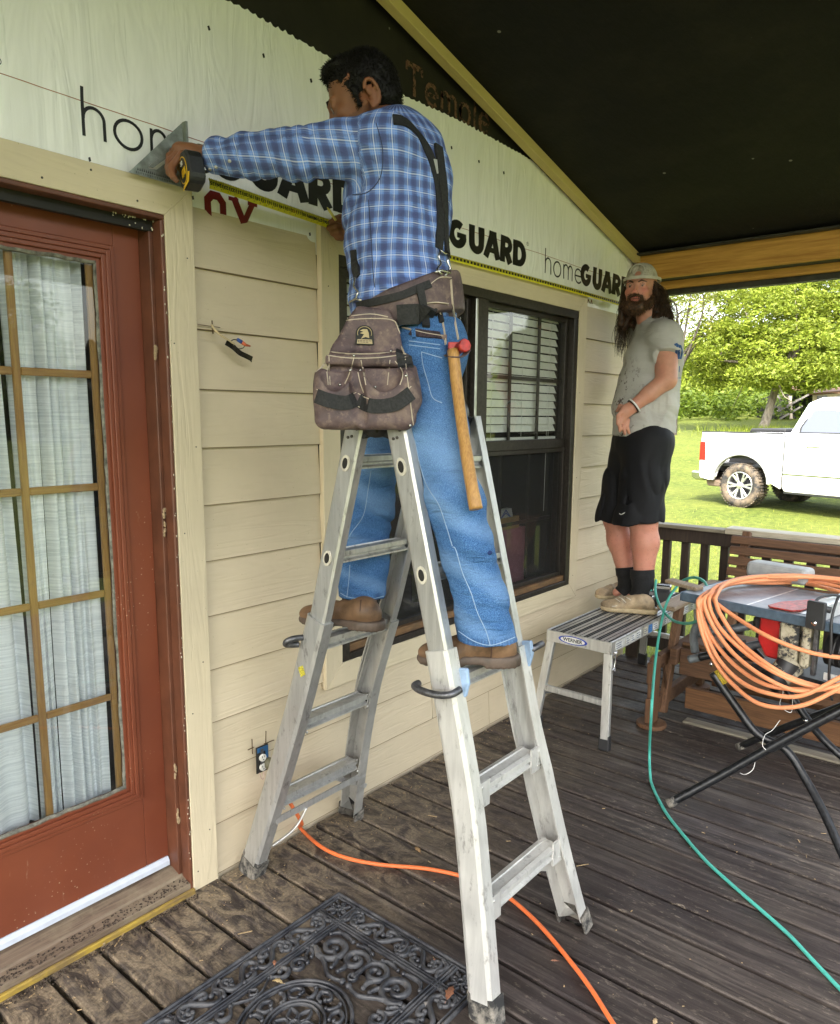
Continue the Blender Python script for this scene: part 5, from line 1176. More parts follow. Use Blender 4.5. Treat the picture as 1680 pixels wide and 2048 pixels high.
while x < 4.25:
    y, z = bly(x)-.0046, blz(x)
    ink.box((x-.0127-.0005, y+.0005, z-.008), (x-.0127+.0005, y+.0009, z+hw(x)*.95))
    for f in (1, 2, 3): ink.box((x-.0127+.00635*f-.0003, y+.0006, z+.006), (x-.0127+.00635*f+.0003, y+.0010, z+hw(x)*.95))
    if x < 2.05:
        if num != 112: text(str(num), .0135, M_INK, frame((x, y, z+.0005), (-1.15, 0, 0), (0, 0, -1), (0, -1, 0)), 'numeral', bl, bold=.0004)
        else: text(str(num), .0135, M_RINK, frame((x, y, z+.0005), (-1.15, 0, 0), (0, 0, -1), (0, -1, 0)), 'numeral', bl, bold=.0004)
        text(str(num % 12), .006, M_INK, frame((x+.004, y+.0006, z-.010), (-1, 0, 0), (0, 0, -1), (0, -1, 0)), 'numeral', bl)
    else: ink.box((x-.006, y-.001, z-.0055), (x+.006, y+.0012, z+.0055))
    x += .0254; num -= 1
ink.build('graduations', M_INK, bl)['kind'] = 'stuff'
sq = thing('speed_square', 'grey metal speed square standing on the door casing behind the left hand', 'speed square', (1.27, 1.99, 2.24))
M_SQ = plain('dull cast alloy', (.30, .33, .30), .45, .6, var=.25, sc=40, bump=.15)
B_ = WY(258, 344, 1.985); C_ = WY(372, 376, 1.985); A_ = WY(366, 244, 1.985)
def tri(u, v): return B_+(C_-B_)*u+(A_-C_)*v       # u along the base, v up the right edge
hole = [tri(u, v) for u, v in ((.44, .16), (.80, .50), (.86, .50), (.86, .44), (.52, .12))]
mb = MB()
def quadp(p): mb.poly([tri(*q) for q in p], (0, .003, 0))
# ring of quads round the long slot
outer = [(0, 0), (.985, 0), (.985, .985), (.6, .6), (.3, .3)]; inner = [(.34, .14), (.90, .17), (.90, .62), (.62, .42), (.34, .17)]
for i in range(5): j = (i+1) % 5; quadp([outer[i], outer[j], inner[j], inner[i]])
quadp([(.34, .165), (.42, .165), (.90, .56), (.90, .62), (.62, .42)]); quadp([(.42, .10), (.90, .10), (.90, .50), (.72, .355)])
mb.build('plate', M_SQ, sq)
mb = MB(); mb.obox((C_+A_)/2+Vector((.003, -.004, 0)), (A_-C_)*.5, (.003, 0, 0), (0, .010, 0)); mb.build('fence', M_SQ, sq)
mb = MB()
for i in range(17): u = .14+.036*i; a, b, c = tri(u, .062), tri(u+.022, .062), tri(u+.011, .105); mb.poly([p+Vector((0, -.0012, 0)) for p in (a, b, c)], (0, .001, 0))
for i in range(24): u = .12+.03*i; mb.poly([p+Vector((0, -.0012, 0)) for p in (tri(u, .015), tri(u+.006, .015), tri(u+.006, .045), tri(u, .045))], (0, .001, 0))
mb.build('scale_marks', M_INK, sq)
# ================================================================ wooden glider bench
M_BEN = wood('brown stained bench wood', (.060, .026, .012), (.17, .085, .042), 1, sc=1.1, bump=.35); M_BENV = wood('brown stained upright', (.060, .026, .012), (.19, .095, .045), 2, sc=1.1, bump=.35); M_BENX = wood('weathered arm wood', (.20, .14, .09), (.40, .31, .21), 0, sc=1.1, bump=.4)
M_BEND = wood('orange brown stretcher', (.085, .034, .012), (.20, .095, .038), 1, sc=.9, bump=.3)
gb = thing('glider_bench', 'brown slatted wooden glider bench standing against the railing behind the table saw', 'bench', (4.0, .6, 0))
def BB(name, a, b, m=M_BEN, bev=.004): mb = MB(); mb.box(a, b); return mb.build(name, m, gb, bev)
yb0, yb1 = -.10, 1.30
for i in range(6):
    z = .865-.0585*i; x = 4.375-.018*i; mb = MB(); mb.obox((x, (yb0+yb1-.012*i)/2+.0, z+.0225), (.010, 0, 0), (0, (yb1-yb0)/2+.010*i*.5, 0), (.006, 0, .0225)); mb.build('back_slat', M_BEN, gb, .005)
for y in (1.23, .62, .0): mb = MB(); mb.beam((4.43, y, .93), (4.24, y, .40), (0, 1, 0), .045, .04); mb.build('back_post', M_BENV, gb, .004)
for i in range(6):
    x = 3.74+.082*i; mb = MB(); mb.box((x, yb0, .402-.008*i), (x+.062, yb1+.02, .424-.008*i)); mb.build('seat_slat', M_BEN, gb, .004)
for y in (1.315, -.13):
    BB('seat_side', (3.66, y, .315), (4.32, y+.036, .40), M_BEN); mb = MB(); mb.beam((3.655, y+.056, .05), (3.815, y+.056, .60), (1, 0, 0), .055, .038); mb.build('front_leg', M_BENV, gb, .004)
    mb = MB(); mb.box((3.62, y+.01, .603), (4.42, y+.105, .628)); mb.build('arm', M_BENX, gb, .006)
    mb = MB(); mb.beam((4.16, y+.056, .10), (4.20, y+.056, .602), (1, 0, 0), .06, .036); mb.build('rear_leg', M_BENV, gb, .004)
    # base end: post on a round foot, top bar, swing link
    yy = y+.075
    mb = MB(); mb.tube([(3.565, yy, .0), (3.565, yy, .022)], .075, 24, smooth=False); mb.build('round_foot', M_BENV, gb, .004)
    mb = MB(); mb.poly([(3.530, yy-.02, .022), (3.600, yy-.02, .022), (3.605, yy-.02, .33), (3.585, yy-.02, .375), (3.555, yy-.02, .375), (3.533, yy-.02, .34)], (0, .04, 0)); mb.build('base_post', M_BENV, gb, .006)
    BB('side_block', (3.505, yy-.016, .03), (3.5295, yy+.016, .16), M_BENV); BB('side_block', (3.505, yy-.016, .24), (3.5295, yy+.016, .35), M_BENV)
    mb = MB(); mb.beam((3.60, yy+.0, .335), (4.25, yy+.0, .335), (0, 0, 1), .075, .034); mb.build('base_rail', M_BEN, gb, .004); mb = MB(); mb.beam((3.60, yy-.0, .11), (4.3, yy-.0, .11), (0, 0, 1), .08, .034); mb.build('base_rail', M_BEN, gb, .004)
    mb = MB(); mb.tube([(4.27, yy, .0), (4.27, yy, .022)], .06, 20, smooth=False); mb.build('round_foot', M_BENV, gb, .004)
    mb = MB(); mb.box((4.251, yy-.02, .0225), (4.30, yy+.02, .375)); mb.build('base_post', M_BENV, gb, .004)
    mb = MB(); mb.beam((3.607, yy-.028, .325), (3.71, yy-.028, .10), (0, 1, 0), .004, .022); mb.build('swing_link', plain('brown strap iron', (.09, .045, .025), .6, .5), gb, .001)
BB('front_stretcher', (3.775, -.05, .055), (3.81, 1.30, .170), M_BEND); BB('rear_stretcher', (4.20, -.05, .055), (4.235, 1.30, .15), M_BEND); BB('seat_rail', (3.700, -.094, .26), (3.735, 1.314, .395), M_BEN)
BB('floor_runner', (3.70, -.05, .001), (3.772, 1.28, .012), M_CAP)
# ================================================================ table saw on a folding stand
ts = thing('table_saw', 'grey portable table saw with a red blade guard on a black folding stand', 'table saw', (3.1, .8, 0))
A0 = WZ(1365, 1184, .87); u_ = (WZ(1640, 1240, .87)-A0); u_.z = 0; u_.normalize(); v_ = Vector((0, 0, 1)).cross(u_); v_ = v_ if v_.x > 0 else -v_; Z1 = Vector((0, 0, 1))
def q_(a, b, c): return A0+u_*a+v_*b+Z1*c
M_TST = Mat('grey cast table top', (.25, .27, .30), .42, .35); nz = M_TST.noise(12, None, 6, .7); M_TST.base(M_TST.ramp(nz, (.35, (.17, .19, .22)), (.6, (.28, .30, .33)), (.75, (.36, .33, .28)))); M_TST = M_TST.m
M_TSB = plain('slate blue table edge', (.085, .125, .175), .4, .2, var=.15, sc=50); M_TGRY = plain('grey painted tube', (.16, .18, .20), .4, .3, var=.25, sc=25); M_BTUB = plain('chipped black tube', (.014, .015, .018), .35, .2, var=.5, sc=60, bump=.2)
def tsb(name, a0, a1, b0, b1, c0, c1, m, bev=.002): mb = MB(); mb.obox((q_((a0+a1)/2, (b0+b1)/2, (c0+c1)/2)), tuple(u_*(a1-a0)/2), tuple(v_*(b1-b0)/2), tuple(Z1*(c1-c0)/2)); return mb.build(name, m, ts, bev)
tsb('table_extension', 0, .268, .004, .43, -.006, 0, M_TST); tsb('table_top', .272, .80, .004, .43, -.006, .0005, M_TST); tsb('table_extension', .804, 1.1, .004, .43, -.006, 0, M_TST)
tsb('front_rail', -.002, 1.1, -.008, .003, -.036, .001, M_TSB, .004); tsb('side_rail', -.006, -.0025, -.008, .434, -.036, .001, M_TSB); tsb('rear_rail', -.002, 1.1, .431, .444, -.036, 0, M_TSB)
tsb('seam_strip', .266, .274, .004, .43, -.004, .0012, M_ALN, 0); tsb('throat_plate', .40, .47, .03, .36, .001, .0025, M_ALN)
mb = MB(); mb.poly([q_(*p) for p in ((.335, .03, .0035), (.352, .012, .0035), (.430, .018, .0035), (.448, .05, .0035), (.456, .25, .0035), (.40, .26, .0035), (.34, .12, .0035))], (0, 0, .006)); mb.build('throat_insert', M_RH, ts, .002)
fe = tsb('rip_fence', .508, .556, -.012, .46, .002, .058, M_ALN, .003); tsb('fence_end_cap', .500, .562, -.034, -.0135, -.030, .070, M_BLK, .004)
mb = MB(); mb.tube([q_(.532, -.040, -.006), q_(.532, -.034, -.006)], .009, 12); mb.build('fence_screw', M_CHR, fe)
tsb('fence_channel', .512, .552, -.0155, -.0126, .012, .050, M_HOLE, 0)
# body under the table
mb = MB(); mb.poly([q_(*p) for p in ((.30, .05, -.04), (.37, .05, -.04), (.40, .05, -.10), (.395, .05, -.20), (.33, .05, -.20), (.295, .05, -.14))], tuple(v_*.10)); mb.build('blade_housing', plain('red plastic housing', (.50, .02, .02), .35), ts, .008)
tsb('pivot_wheel', .262, .30, .06, .12, -.12, -.045, M_BLK, .02)
M_CST2 = Mat('dusty cast housing', (.4, .36, .26), .7); nz = M_CST2.noise(22, None, 6, .75); M_CST2.base(M_CST2.ramp(nz, (.44, (.035, .035, .038)), (.50, (.40, .36, .26)), (.7, (.55, .50, .38)))); M_CST2 = M_CST2.m
tsb('motor_bracket', .385, .455, .02, .12, -.23, -.038, M_CST2, .012); tsb('motor_bracket', .465, .498, .02, .12, -.20, -.038, M_CST2, .01); tsb('height_screw', .505, .522, .03, .05, -.22, -.038, M_ZINC, .004)
mb = MB(); mb.tube([q_(.43, .03, -.19), q_(.42, .01, -.235), q_(.395, -.03, -.262)], [.042, .040, .040], 20, cap=False); mb.tube([q_(.405, -.012, -.254), q_(.395, -.03, -.262)], [.044, .044], 20, cap=False); mb.build('dust_port', M_BLK, ts)
mb = MB(); mb.tube([q_(.43, .05, -.20), q_(.41, -.005, -.25)], [.05, .043], 16); mb.build('dust_chute', M_CST2, ts)
mb = MB(); mb.tube([q_(.54, .10, -.12), q_(.80, .10, -.13)], .062, 20); mb.build('motor', M_BLK, ts)
mb = MB()
for i in range(9): mb.tube([q_(.57+.02*i, .10, -.12), q_(.576+.02*i, .10, -.12)], .0645, 18)
mb.build('motor_fins', plain('dark fin', (.04, .04, .042), .5), ts)
tsb('base_tray', .28, 1.0, .03, .40, -.262, -.232, M_BLK, .01); tsb('warning_plate', .56, .72, .012, .02, -.215, -.19, M_STK, 0)
mb = MB()
for pts in ([(.135, .03, -.03), (.135, .03, -.06), (.110, .03, -.10), (.06, .03, -.13), (.045, .03, -.18), (.05, .04, -.25)], [(.045, .05, -.175), (.14, .08, -.145), (.26, .14, -.10)], [(.03, .03, -.285), (.12, .06, -.245), (.24, .10, -.19), (.30, .12, -.165)]): mb.tube(smooth_path([q_(*p) for p in pts], 6), .0165, 12)
mb.build('carry_frame', M_TGRY, ts)
mb = MB(); mb.tube(smooth_path([q_(.09, .0, -.255), q_(.17, .03, -.215), q_(.24, .05, -.175)], 5), .016, 12); mb.obox(q_(.215, .04, -.19), tuple(u_*.03), tuple(v_*.03), tuple(Z1*.035)); mb.build('frame_clamp', M_BTUB, ts, .004)
def dtube(name, pts, r, m=M_BTUB): mb = MB(); mb.tube(smooth_path([WD(a, b, d) for a, b, d in pts], 6), r, 12); return mb.build(name, m, ts)
dtube('stand_leg', [(1336, 1608, 2.86), (1440, 1552, 2.80), (1550, 1490, 2.72), (1680, 1421, 2.62), (1800, 1358, 2.55)], .0165)
dtube('stand_leg', [(1475, 1495, 3.32), (1545, 1465, 3.20), (1620, 1436, 3.08), (1720, 1398, 2.95), (1820, 1360, 2.85)], .0155)
dtube('stand_leg', [(1425, 1345, 2.88), (1470, 1410, 2.84), (1515, 1468, 2.80), (1572, 1500, 2.76), (1612, 1560, 2.70), (1650, 1630, 2.62), (1690, 1720, 2.52)], .0155)
dtube('stand_leg', [(1500, 1292, 3.10), (1560, 1360, 3.02), (1610, 1432, 2.96), (1650, 1482, 2.90), (1720, 1545, 2.82)], .0150)
mb = MB(); mb.tube([WD(1336, 1608, 2.86), WD(1352, 1600, 2.85)], .0185, 12); mb.tube([WD(1475, 1495, 3.32), WD(1488, 1490, 3.30)], .0175, 12); mb.build('stand_feet', M_RUB, ts)
mb = MB(); mb.beam(WD(1540, 1496, 2.73), WD(1600, 1466, 2.69), (0, 0, 1), .030, .030); mb.build('stand_bracket', M_BTUB, ts, .003)
mb = MB(); mb.tube([WD(1611, 1441, 2.93), WD(1611, 1441, 2.90)], .008, 10); mb.build('stand_bolt', M_CHR, ts)
mb = MB(); q0 = WD(1440, 1350, 2.86); mb.tube([WD(1434, 1340, 2.872), WD(1452, 1366, 2.855)], .0164, 12); mb.build('warning_sticker', plain('stand sticker', (.45, .33, .03), .5, var=.8, sc=260), ts)
mb = MB(); mb.tube(smooth_path([WD(1627, 1208, 2.62), WD(1640, 1195, 2.66), WD(1665, 1190, 2.7), WD(1700, 1196, 2.72)], 5), .005, 8); mb.tube(smooth_path([WD(1676, 1195, 2.60), WD(1664, 1235, 2.58), WD(1662, 1290, 2.58), WD(1658, 1360, 2.60), WD(1664, 1400, 2.62)], 6), .005, 8); mb.tube([WD(1627, 1208, 2.62), WD(1645, 1216, 2.60), WD(1662, 1221, 2.59)], [.006, .011, .012], 8); mb.build('power_cord', M_BLK, ts)
# cardboard piece and scrap wood around the saw
mb = MB(); mb.poly([WD(1605, 1332, 3.0), WD(1632, 1318, 3.05), (WD(1760, 1330, 3.05)), WD(1760, 1362, 3.0), WD(1680, 1352, 2.98)], (0, 0, .004)); tag(mb.build('cardboard', plain('pale cardboard', (.46, .40, .33), .8)), 'torn pale cardboard scrap lying on the tray under the saw motor', 'cardboard')
mb = MB(); mb.obox(q_(-.055, .10, .0075), tuple((-u_*.085+v_*.02)), tuple(v_*.030), (0, 0, .0075)); mb.build('board_offcut', M_BENX, None, .003); bo = bpy.data.objects['board_offcut']; tag(bo, 'split weathered board offcut poking out past the left edge of the saw table', 'wood offcut')
mb = MB(); mb.tube(smooth_path([WD(1562, 1358, 2.8), WD(1566, 1385, 2.78), WD(1560, 1410, 2.77), WD(1582, 1425, 2.76), WD(1585, 1395, 2.78)], 5), .0012, 5); mb.tube(smooth_path([WD(1560, 1440, 2.74), WD(1545, 1460, 2.74), WD(1530, 1470, 2.72), WD(1525, 1490, 2.70), WD(1532, 1500, 2.70)], 5), .0012, 5); mb.tube(smooth_path([WD(1510, 1525, 2.74), WD(1505, 1540, 2.75), WD(1490, 1549, 2.76), WD(1480, 1546, 2.78)], 5), .0014, 5); tag(mb.build('tie_string', M_STK), 'thin pale string dangling from the hose coil to the saw stand', 'string')
# ================================================================ orange hose coil draped over the saw
hose = thing('hose_coil', 'faded orange air hose coiled in many loops over the grey saw table', 'air hose', tuple(q_(.05, .0, 0)))
Tz = .885
def hloop(front, back, r=.0080):
    pts = [WD(a, b, d-.13*max(0, min(1, (a-1420)/130))) for a, b, d in front]+[WZ(a, b, z) for a, b, z in back]
    mb = MB(); mb.tube(smooth_path(pts, 7), r, 12); mb.build('hose_loop', M_HOSE, hose)
fr = [
 [(1800, 1330, 2.55), (1690, 1372, 2.66), (1600, 1412, 2.74), (1520, 1408, 2.80), (1462, 1365, 2.85), (1425, 1315, 2.875), (1403, 1262, 2.89), (1396, 1220, 2.90), (1405, 1196, 2.915)],
 [(1800, 1350, 2.60), (1700, 1366, 2.70), (1630, 1378, 2.75), (1540, 1372, 2.80), (1475, 1335, 2.85), (1430, 1285, 2.88), (1407, 1240, 2.90), (1403, 1205, 2.905), (1415, 1190, 2.92)],
 [(1800, 1300, 2.53), (1690, 1350, 2.63), (1600, 1392, 2.71), (1530, 1385, 2.77), (1480, 1362, 2.82), (1440, 1322, 2.86), (1413, 1270, 2.885), (1400, 1225, 2.895), (1398, 1198, 2.91)],
 [(1800, 1372, 2.60), (1700, 1384, 2.68), (1620, 1372, 2.74), (1550, 1345, 2.79), (1490, 1305, 2.84), (1445, 1262, 2.87), (1423, 1225, 2.89), (1418, 1200, 2.90), (1425, 1188, 2.93)],
 [(1800, 1318, 2.56), (1690, 1366, 2.66), (1600, 1382, 2.72), (1530, 1355, 2.78), (1470, 1310, 2.83), (1432, 1262, 2.865), (1412, 1222, 2.885), (1409, 1198, 2.905), (1420, 1186, 2.93)],
 [(1850, 1300, 2.58), (1760, 1316, 2.64), (1680, 1315, 2.70), (1610, 1302, 2.76), (1540, 1275, 2.82), (1480, 1240, 2.88), (1440, 1212, 2.91), (1428, 1200, 2.925), (1430, 1190, 2.94)],
 [(1790, 1395, 2.60), (1690, 1384, 2.70), (1600, 1362, 2.76), (1540, 1332, 2.80), (1478, 1282, 2.86), (1443, 1232, 2.88), (1432, 1205, 2.895), (1433, 1190, 2.92)]]
bk = [[(1440, 1172, Tz+.008), (1480, 1160, Tz+.01), (1560, 1156, Tz+.012), (1640, 1160, Tz+.012), (1720, 1172, Tz+.012), (1800, 1190, Tz+.012)],
 [(1445, 1168, Tz+.022), (1500, 1154, Tz+.03), (1580, 1152, Tz+.03), (1650, 1155, Tz+.03), (1760, 1172, Tz+.03)],
 [(1432, 1176, Tz+.006), (1470, 1166, Tz+.0), (1540, 1166, Tz), (1600, 1166, Tz), (1660, 1178, Tz+.02), (1760, 1206, Tz+.02)],
 [(1450, 1170, Tz+.010), (1510, 1162, Tz+.018), (1600, 1159, Tz+.020), (1700, 1168, Tz+.02), (1800, 1180, Tz+.02)],
 [(1440, 1170, Tz+.020), (1500, 1157, Tz+.022), (1570, 1154, Tz+.040), (1640, 1156, Tz+.04), (1760, 1170, Tz+.04)],
 [(1450, 1172, Tz+.0), (1500, 1164, Tz), (1580, 1162, Tz+.008), (1650, 1168, Tz+.015), (1780, 1200, Tz+.015)],
 [(1455, 1166, Tz+.026), (1520, 1153, Tz+.036), (1600, 1151, Tz+.04), (1700, 1160, Tz+.04)]]
for a, b in zip(fr, bk): hloop(a, b)
mb = MB(); mb.tube([WD(1424, 1332, 2.87), WD(1421, 1325, 2.87)], .006, 8); mb.build('hose_fitting', M_CHR, hose)
# grey rounded tool case behind the hose, seen over the table edge
mb = MB(); mb.obox(q_(.16, .50, .045), tuple(u_*.13), tuple(v_*.05), (0, 0, .035)); o = mb.build('tool_case', plain('grey plastic case', (.36, .37, .37), .5), None, .02, 3); tag(o, 'light grey rounded plastic case resting behind the orange hose loops', 'tool case')
# ================================================================ nailer on the platform
nl = thing('nail_gun', 'black pneumatic nailer with a chrome cap lying on the platform by the shoes', 'nail gun', (3.98, 1.50, .53))
cN = WD(1326, 1195, 4.02)
def nbx(name, x, y, z, hx, hy, hz, m, bev=.006, rot=0): 
    R_ = Matrix.Rotation(rot, 3, 'Z'); mb = MB(); mb.obox(cN+Vector((x, y, z)), R_ @ Vector((hx, 0, 0)), R_ @ Vector((0, hy, 0)), (0, 0, hz)); return mb.build(name, m, nl, bev)
nbx('body', 0, 0, .00, .030, .042, .045, M_BLK, .012, .3); nbx('cap', .0, .0, .060, .028, .040, .013, M_CHR, .006, .3); nbx('grip', .0, .01, -.035, .016, .055, .020, M_BLK, .01, .3); nbx('magazine', .01, -.05, -.045, .012, .055, .012, M_BLK, .004, .9); nbx('nose', -.02, .05, .02, .010, .022, .012, M_ZINC, .004, .3)
mb = MB(); mb.tube([cN+Vector((-.02, .055, .035)), cN+Vector((-.03, .085, .02))], .007, 8); mb.build('hose_coupler', plain('teal coupler', (.06, .35, .30), .4), nl)
# ================================================================ distance-field sculpting (people, clothes, bags)
class Fld:
    def __init__(s, lo, hi, h):
        s.lo = np.array(lo, float); s.h = h; s.n = np.ceil((np.array(hi)-s.lo)/h).astype(int)+1
        s.a = np.full(s.n, 1.0, np.float32)
    def _sub(s, lo, hi):
        i0 = np.maximum(0, np.floor((np.array(lo)-s.lo)/s.h).astype(int)); i1 = np.minimum(s.n, np.ceil((np.array(hi)-s.lo)/s.h).astype(int)+1)
        if (i1 <= i0).any(): return None, None
        sl = tuple(slice(a, b) for a, b in zip(i0, i1))
        ax = [(np.arange(a, b, dtype=np.float32)*s.h+l).astype(np.float32) for a, b, l in zip(i0, i1, s.lo)]
        X, Y_, Z = np.meshgrid(*ax, indexing='ij'); return sl, np.stack([X, Y_, Z], -1)
    def _blend(s, sl, d, k, sub=False):
        a = s.a[sl]
        if sub: d = -d; t = np.clip(.5-.5*(a-d)/k, 0, 1); s.a[sl] = a*(1-t)+d*t+k*t*(1-t)   # smooth max
        else: t = np.clip(.5+.5*(a-d)/k, 0, 1); s.a[sl] = a*(1-t)+d*t-k*t*(1-t)
    def cap(s, a, b, ra, rb, k=.02, sq=None, sub=False):
        a = np.array(a, np.float32); b = np.array(b, np.float32); m = max(ra, rb)*(1.0 if sq is None else max(1, 1/sq[1]))+k+.02
        sl, P = s._sub(np.minimum(a, b)-m, np.maximum(a, b)+m)
        if sl is None: return s
        ab = b-a
        pa = P-a
        if sq is not None:
            n = np.array(sq[0], np.float32); n = n/np.linalg.norm(n); f = sq[1]-1
            pa = pa+(pa@n)[..., None]*n*f; ab = ab+(ab@n)*n*f
        t = np.clip((pa@ab)/max(1e-9, float(ab@ab)), 0, 1); d = np.linalg.norm(pa-t[..., None]*ab, axis=-1)-(ra+(rb-ra)*t)
        s._blend(sl, d, k, sub); return s
    def chain(s, pts, rs, k=.02, sq=None):
        for i in range(len(pts)-1): s.cap(pts[i], pts[i+1], rs[i], rs[i+1], k, sq)
        return s
    def ell(s, c, r, R=None, k=.02, sub=False):
        c = np.array(c, np.float32); r = np.array(r, np.float32); m = r.max()+k+.02; sl, P = s._sub(c-m, c+m)
        if sl is None: return s
        q = P-c
        if R is not None: q = q@np.array(R, np.float32)      # columns of R are the ellipsoid axes
        kk = np.linalg.norm(q/r, axis=-1); k2 = np.linalg.norm(q/(r*r), axis=-1)+1e-6; d = kk*(kk-1)/k2
        s._blend(sl, d, k, sub); return s
    def clip(s, o, n, k=.004):     # keep the side where (p-o).n < 0
        sl, P = s._sub(s.lo, s.lo+s.n*s.h); n = np.array(n, np.float32); n /= np.linalg.norm(n); d = (P-np.array(o, np.float32))@n
        t = np.clip(.5-.5*(s.a-d)/k, 0, 1); s.a = s.a*(1-t)+d*t+k*t*(1-t); return s
    def disp(s, fn, band=.03):
        idx = np.argwhere(np.abs(s.a) < band); P = idx*s.h+s.lo; s.a[tuple(idx.T)] += fn(P).astype(np.float32); return s
    def mesh(s):
        a = s.a; ins = a < 0; n = np.array(a.shape)
        c = ins[:-1, :-1, :-1].astype(np.int8)
        cnt = sum(ins[i:n[0]-1+i, j:n[1]-1+j, k:n[2]-1+k].astype(np.int8) for i in (0, 1) for j in (0, 1) for k in (0, 1))
        act = np.argwhere((cnt > 0) & (cnt < 8)); vid = -np.ones(cnt.shape, np.int32); vid[tuple(act.T)] = np.arange(len(act))
        S_ = np.zeros((len(act), 3)); C_ = np.zeros(len(act)); cor = [(i, j, k) for i in (0, 1) for j in (0, 1) for k in (0, 1)]
        val = {q: a[act[:, 0]+q[0], act[:, 1]+q[1], act[:, 2]+q[2]] for q in cor}
        for q in cor:
            for ax in range(3):
                if q[ax] == 0:
                    r = list(q); r[ax] = 1; r = tuple(r); v0, v1 = val[q], val[r]; m = (v0 < 0) != (v1 < 0)
                    t = np.where(m, v0/np.where(v0-v1 == 0, 1, v0-v1), 0); p = np.tile(np.array(q, float), (len(act), 1)); p[:, ax] += t
                    S_ += p*m[:, None]; C_ += m
        V = (act+S_/C_[:, None])*s.h+s.lo; F = []
        for ax in range(3):
            b1, b2 = [(1, 2), (2, 0), (0, 1)][ax]
            sl0 = [slice(1, -1)]*3; sl1 = [slice(1, -1)]*3; sl0[ax] = slice(0, -1); sl1[ax] = slice(1, None)
            m0 = ins[tuple(sl0)]; m1 = ins[tuple(sl1)]; e = np.argwhere(m0 != m1); off = np.array([1, 1, 1]); off[ax] = 0; e = e+off; fl = ins[tuple(e.T)]
            d1 = np.zeros(3, int); d1[b1] = 1; d2 = np.zeros(3, int); d2[b2] = 1
            q = [vid[tuple((e-d1-d2).T)], vid[tuple((e-d2).T)], vid[tuple(e.T)], vid[tuple((e-d1).T)]]
            f = np.stack(q, 1); f[~fl] = f[~fl][:, ::-1]; F.append(f)
        return V, np.concatenate(F)
_tab = np.random.RandomState(3).uniform(-1, 1, (32, 32, 32)).astype(np.float32)
def vn(P):
    i = np.floor(P).astype(int); f = P-i; f = f*f*(3-2*f); o = 0
    for a in (0, 1):
        for b in (0, 1):
            for c in (0, 1): o = o+_tab[(i[:, 0]+a) % 32, (i[:, 1]+b) % 32, (i[:, 2]+c) % 32]*(f[:, 0] if a else 1-f[:, 0])*(f[:, 1] if b else 1-f[:, 1])*(f[:, 2] if c else 1-f[:, 2])
    return o
def ridge(P, a, b, k=1.0):      # irregular sharp creases; a = across-crease direction scaled, b = along
    Q = np.stack([P@np.array(a, float), P@np.array(b, float), P@np.cross(a, b)/(np.linalg.norm(a)+1e-9)*.8], 1); Q = Q+.55*np.stack([vn(P*7+i*9.1) for i in range(3)], 1)
    return .55-1.6*np.minimum(1, np.abs(vn(Q)))**.7+.35*(.5-np.abs(vn(Q*2.1+5)))
from mathutils.bvhtree import BVHTree
def sculpt(name, fld, m, parent, uv=None, sm=2, col=None):
    V, F = fld.mesh()
    me = bpy.data.meshes.new(name); me.vertices.add(len(V)); me.vertices.foreach_set('co', V.ravel()); me.loops.add(F.size); me.loops.foreach_set('vertex_index', F.ravel().astype(np.int32))
    me.polygons.add(len(F)); me.polygons.foreach_set('loop_start', np.arange(0, F.size, 4, dtype=np.int32)); me.polygons.foreach_set('loop_total', np.full(len(F), 4, np.int32)); me.polygons.foreach_set('use_smooth', np.ones(len(F), bool)); me.update(calc_edges=True); me.validate()
    if sm:
        bm = bmesh.new(); bm.from_mesh(me)
        for _ in range(sm): bmesh.ops.smooth_vert(bm, verts=bm.verts, factor=.5, use_axis_x=True, use_axis_y=True, use_axis_z=True)
        bm.to_mesh(me); bm.free()
    V = np.empty(len(me.vertices)*3); me.vertices.foreach_get('co', V); V = V.reshape(-1, 3)
    if uv is not None:
        at = me.attributes.new('cloth', 'FLOAT_VECTOR', 'POINT'); at.data.foreach_set('vector', uv(V).astype(np.float32).ravel())
    if col is not None:
        at = me.attributes.new('tint', 'FLOAT_VECTOR', 'POINT'); at.data.foreach_set('vector', col(V).astype(np.float32).ravel())
    me.materials.append(m); o = link(name, me, parent); return o
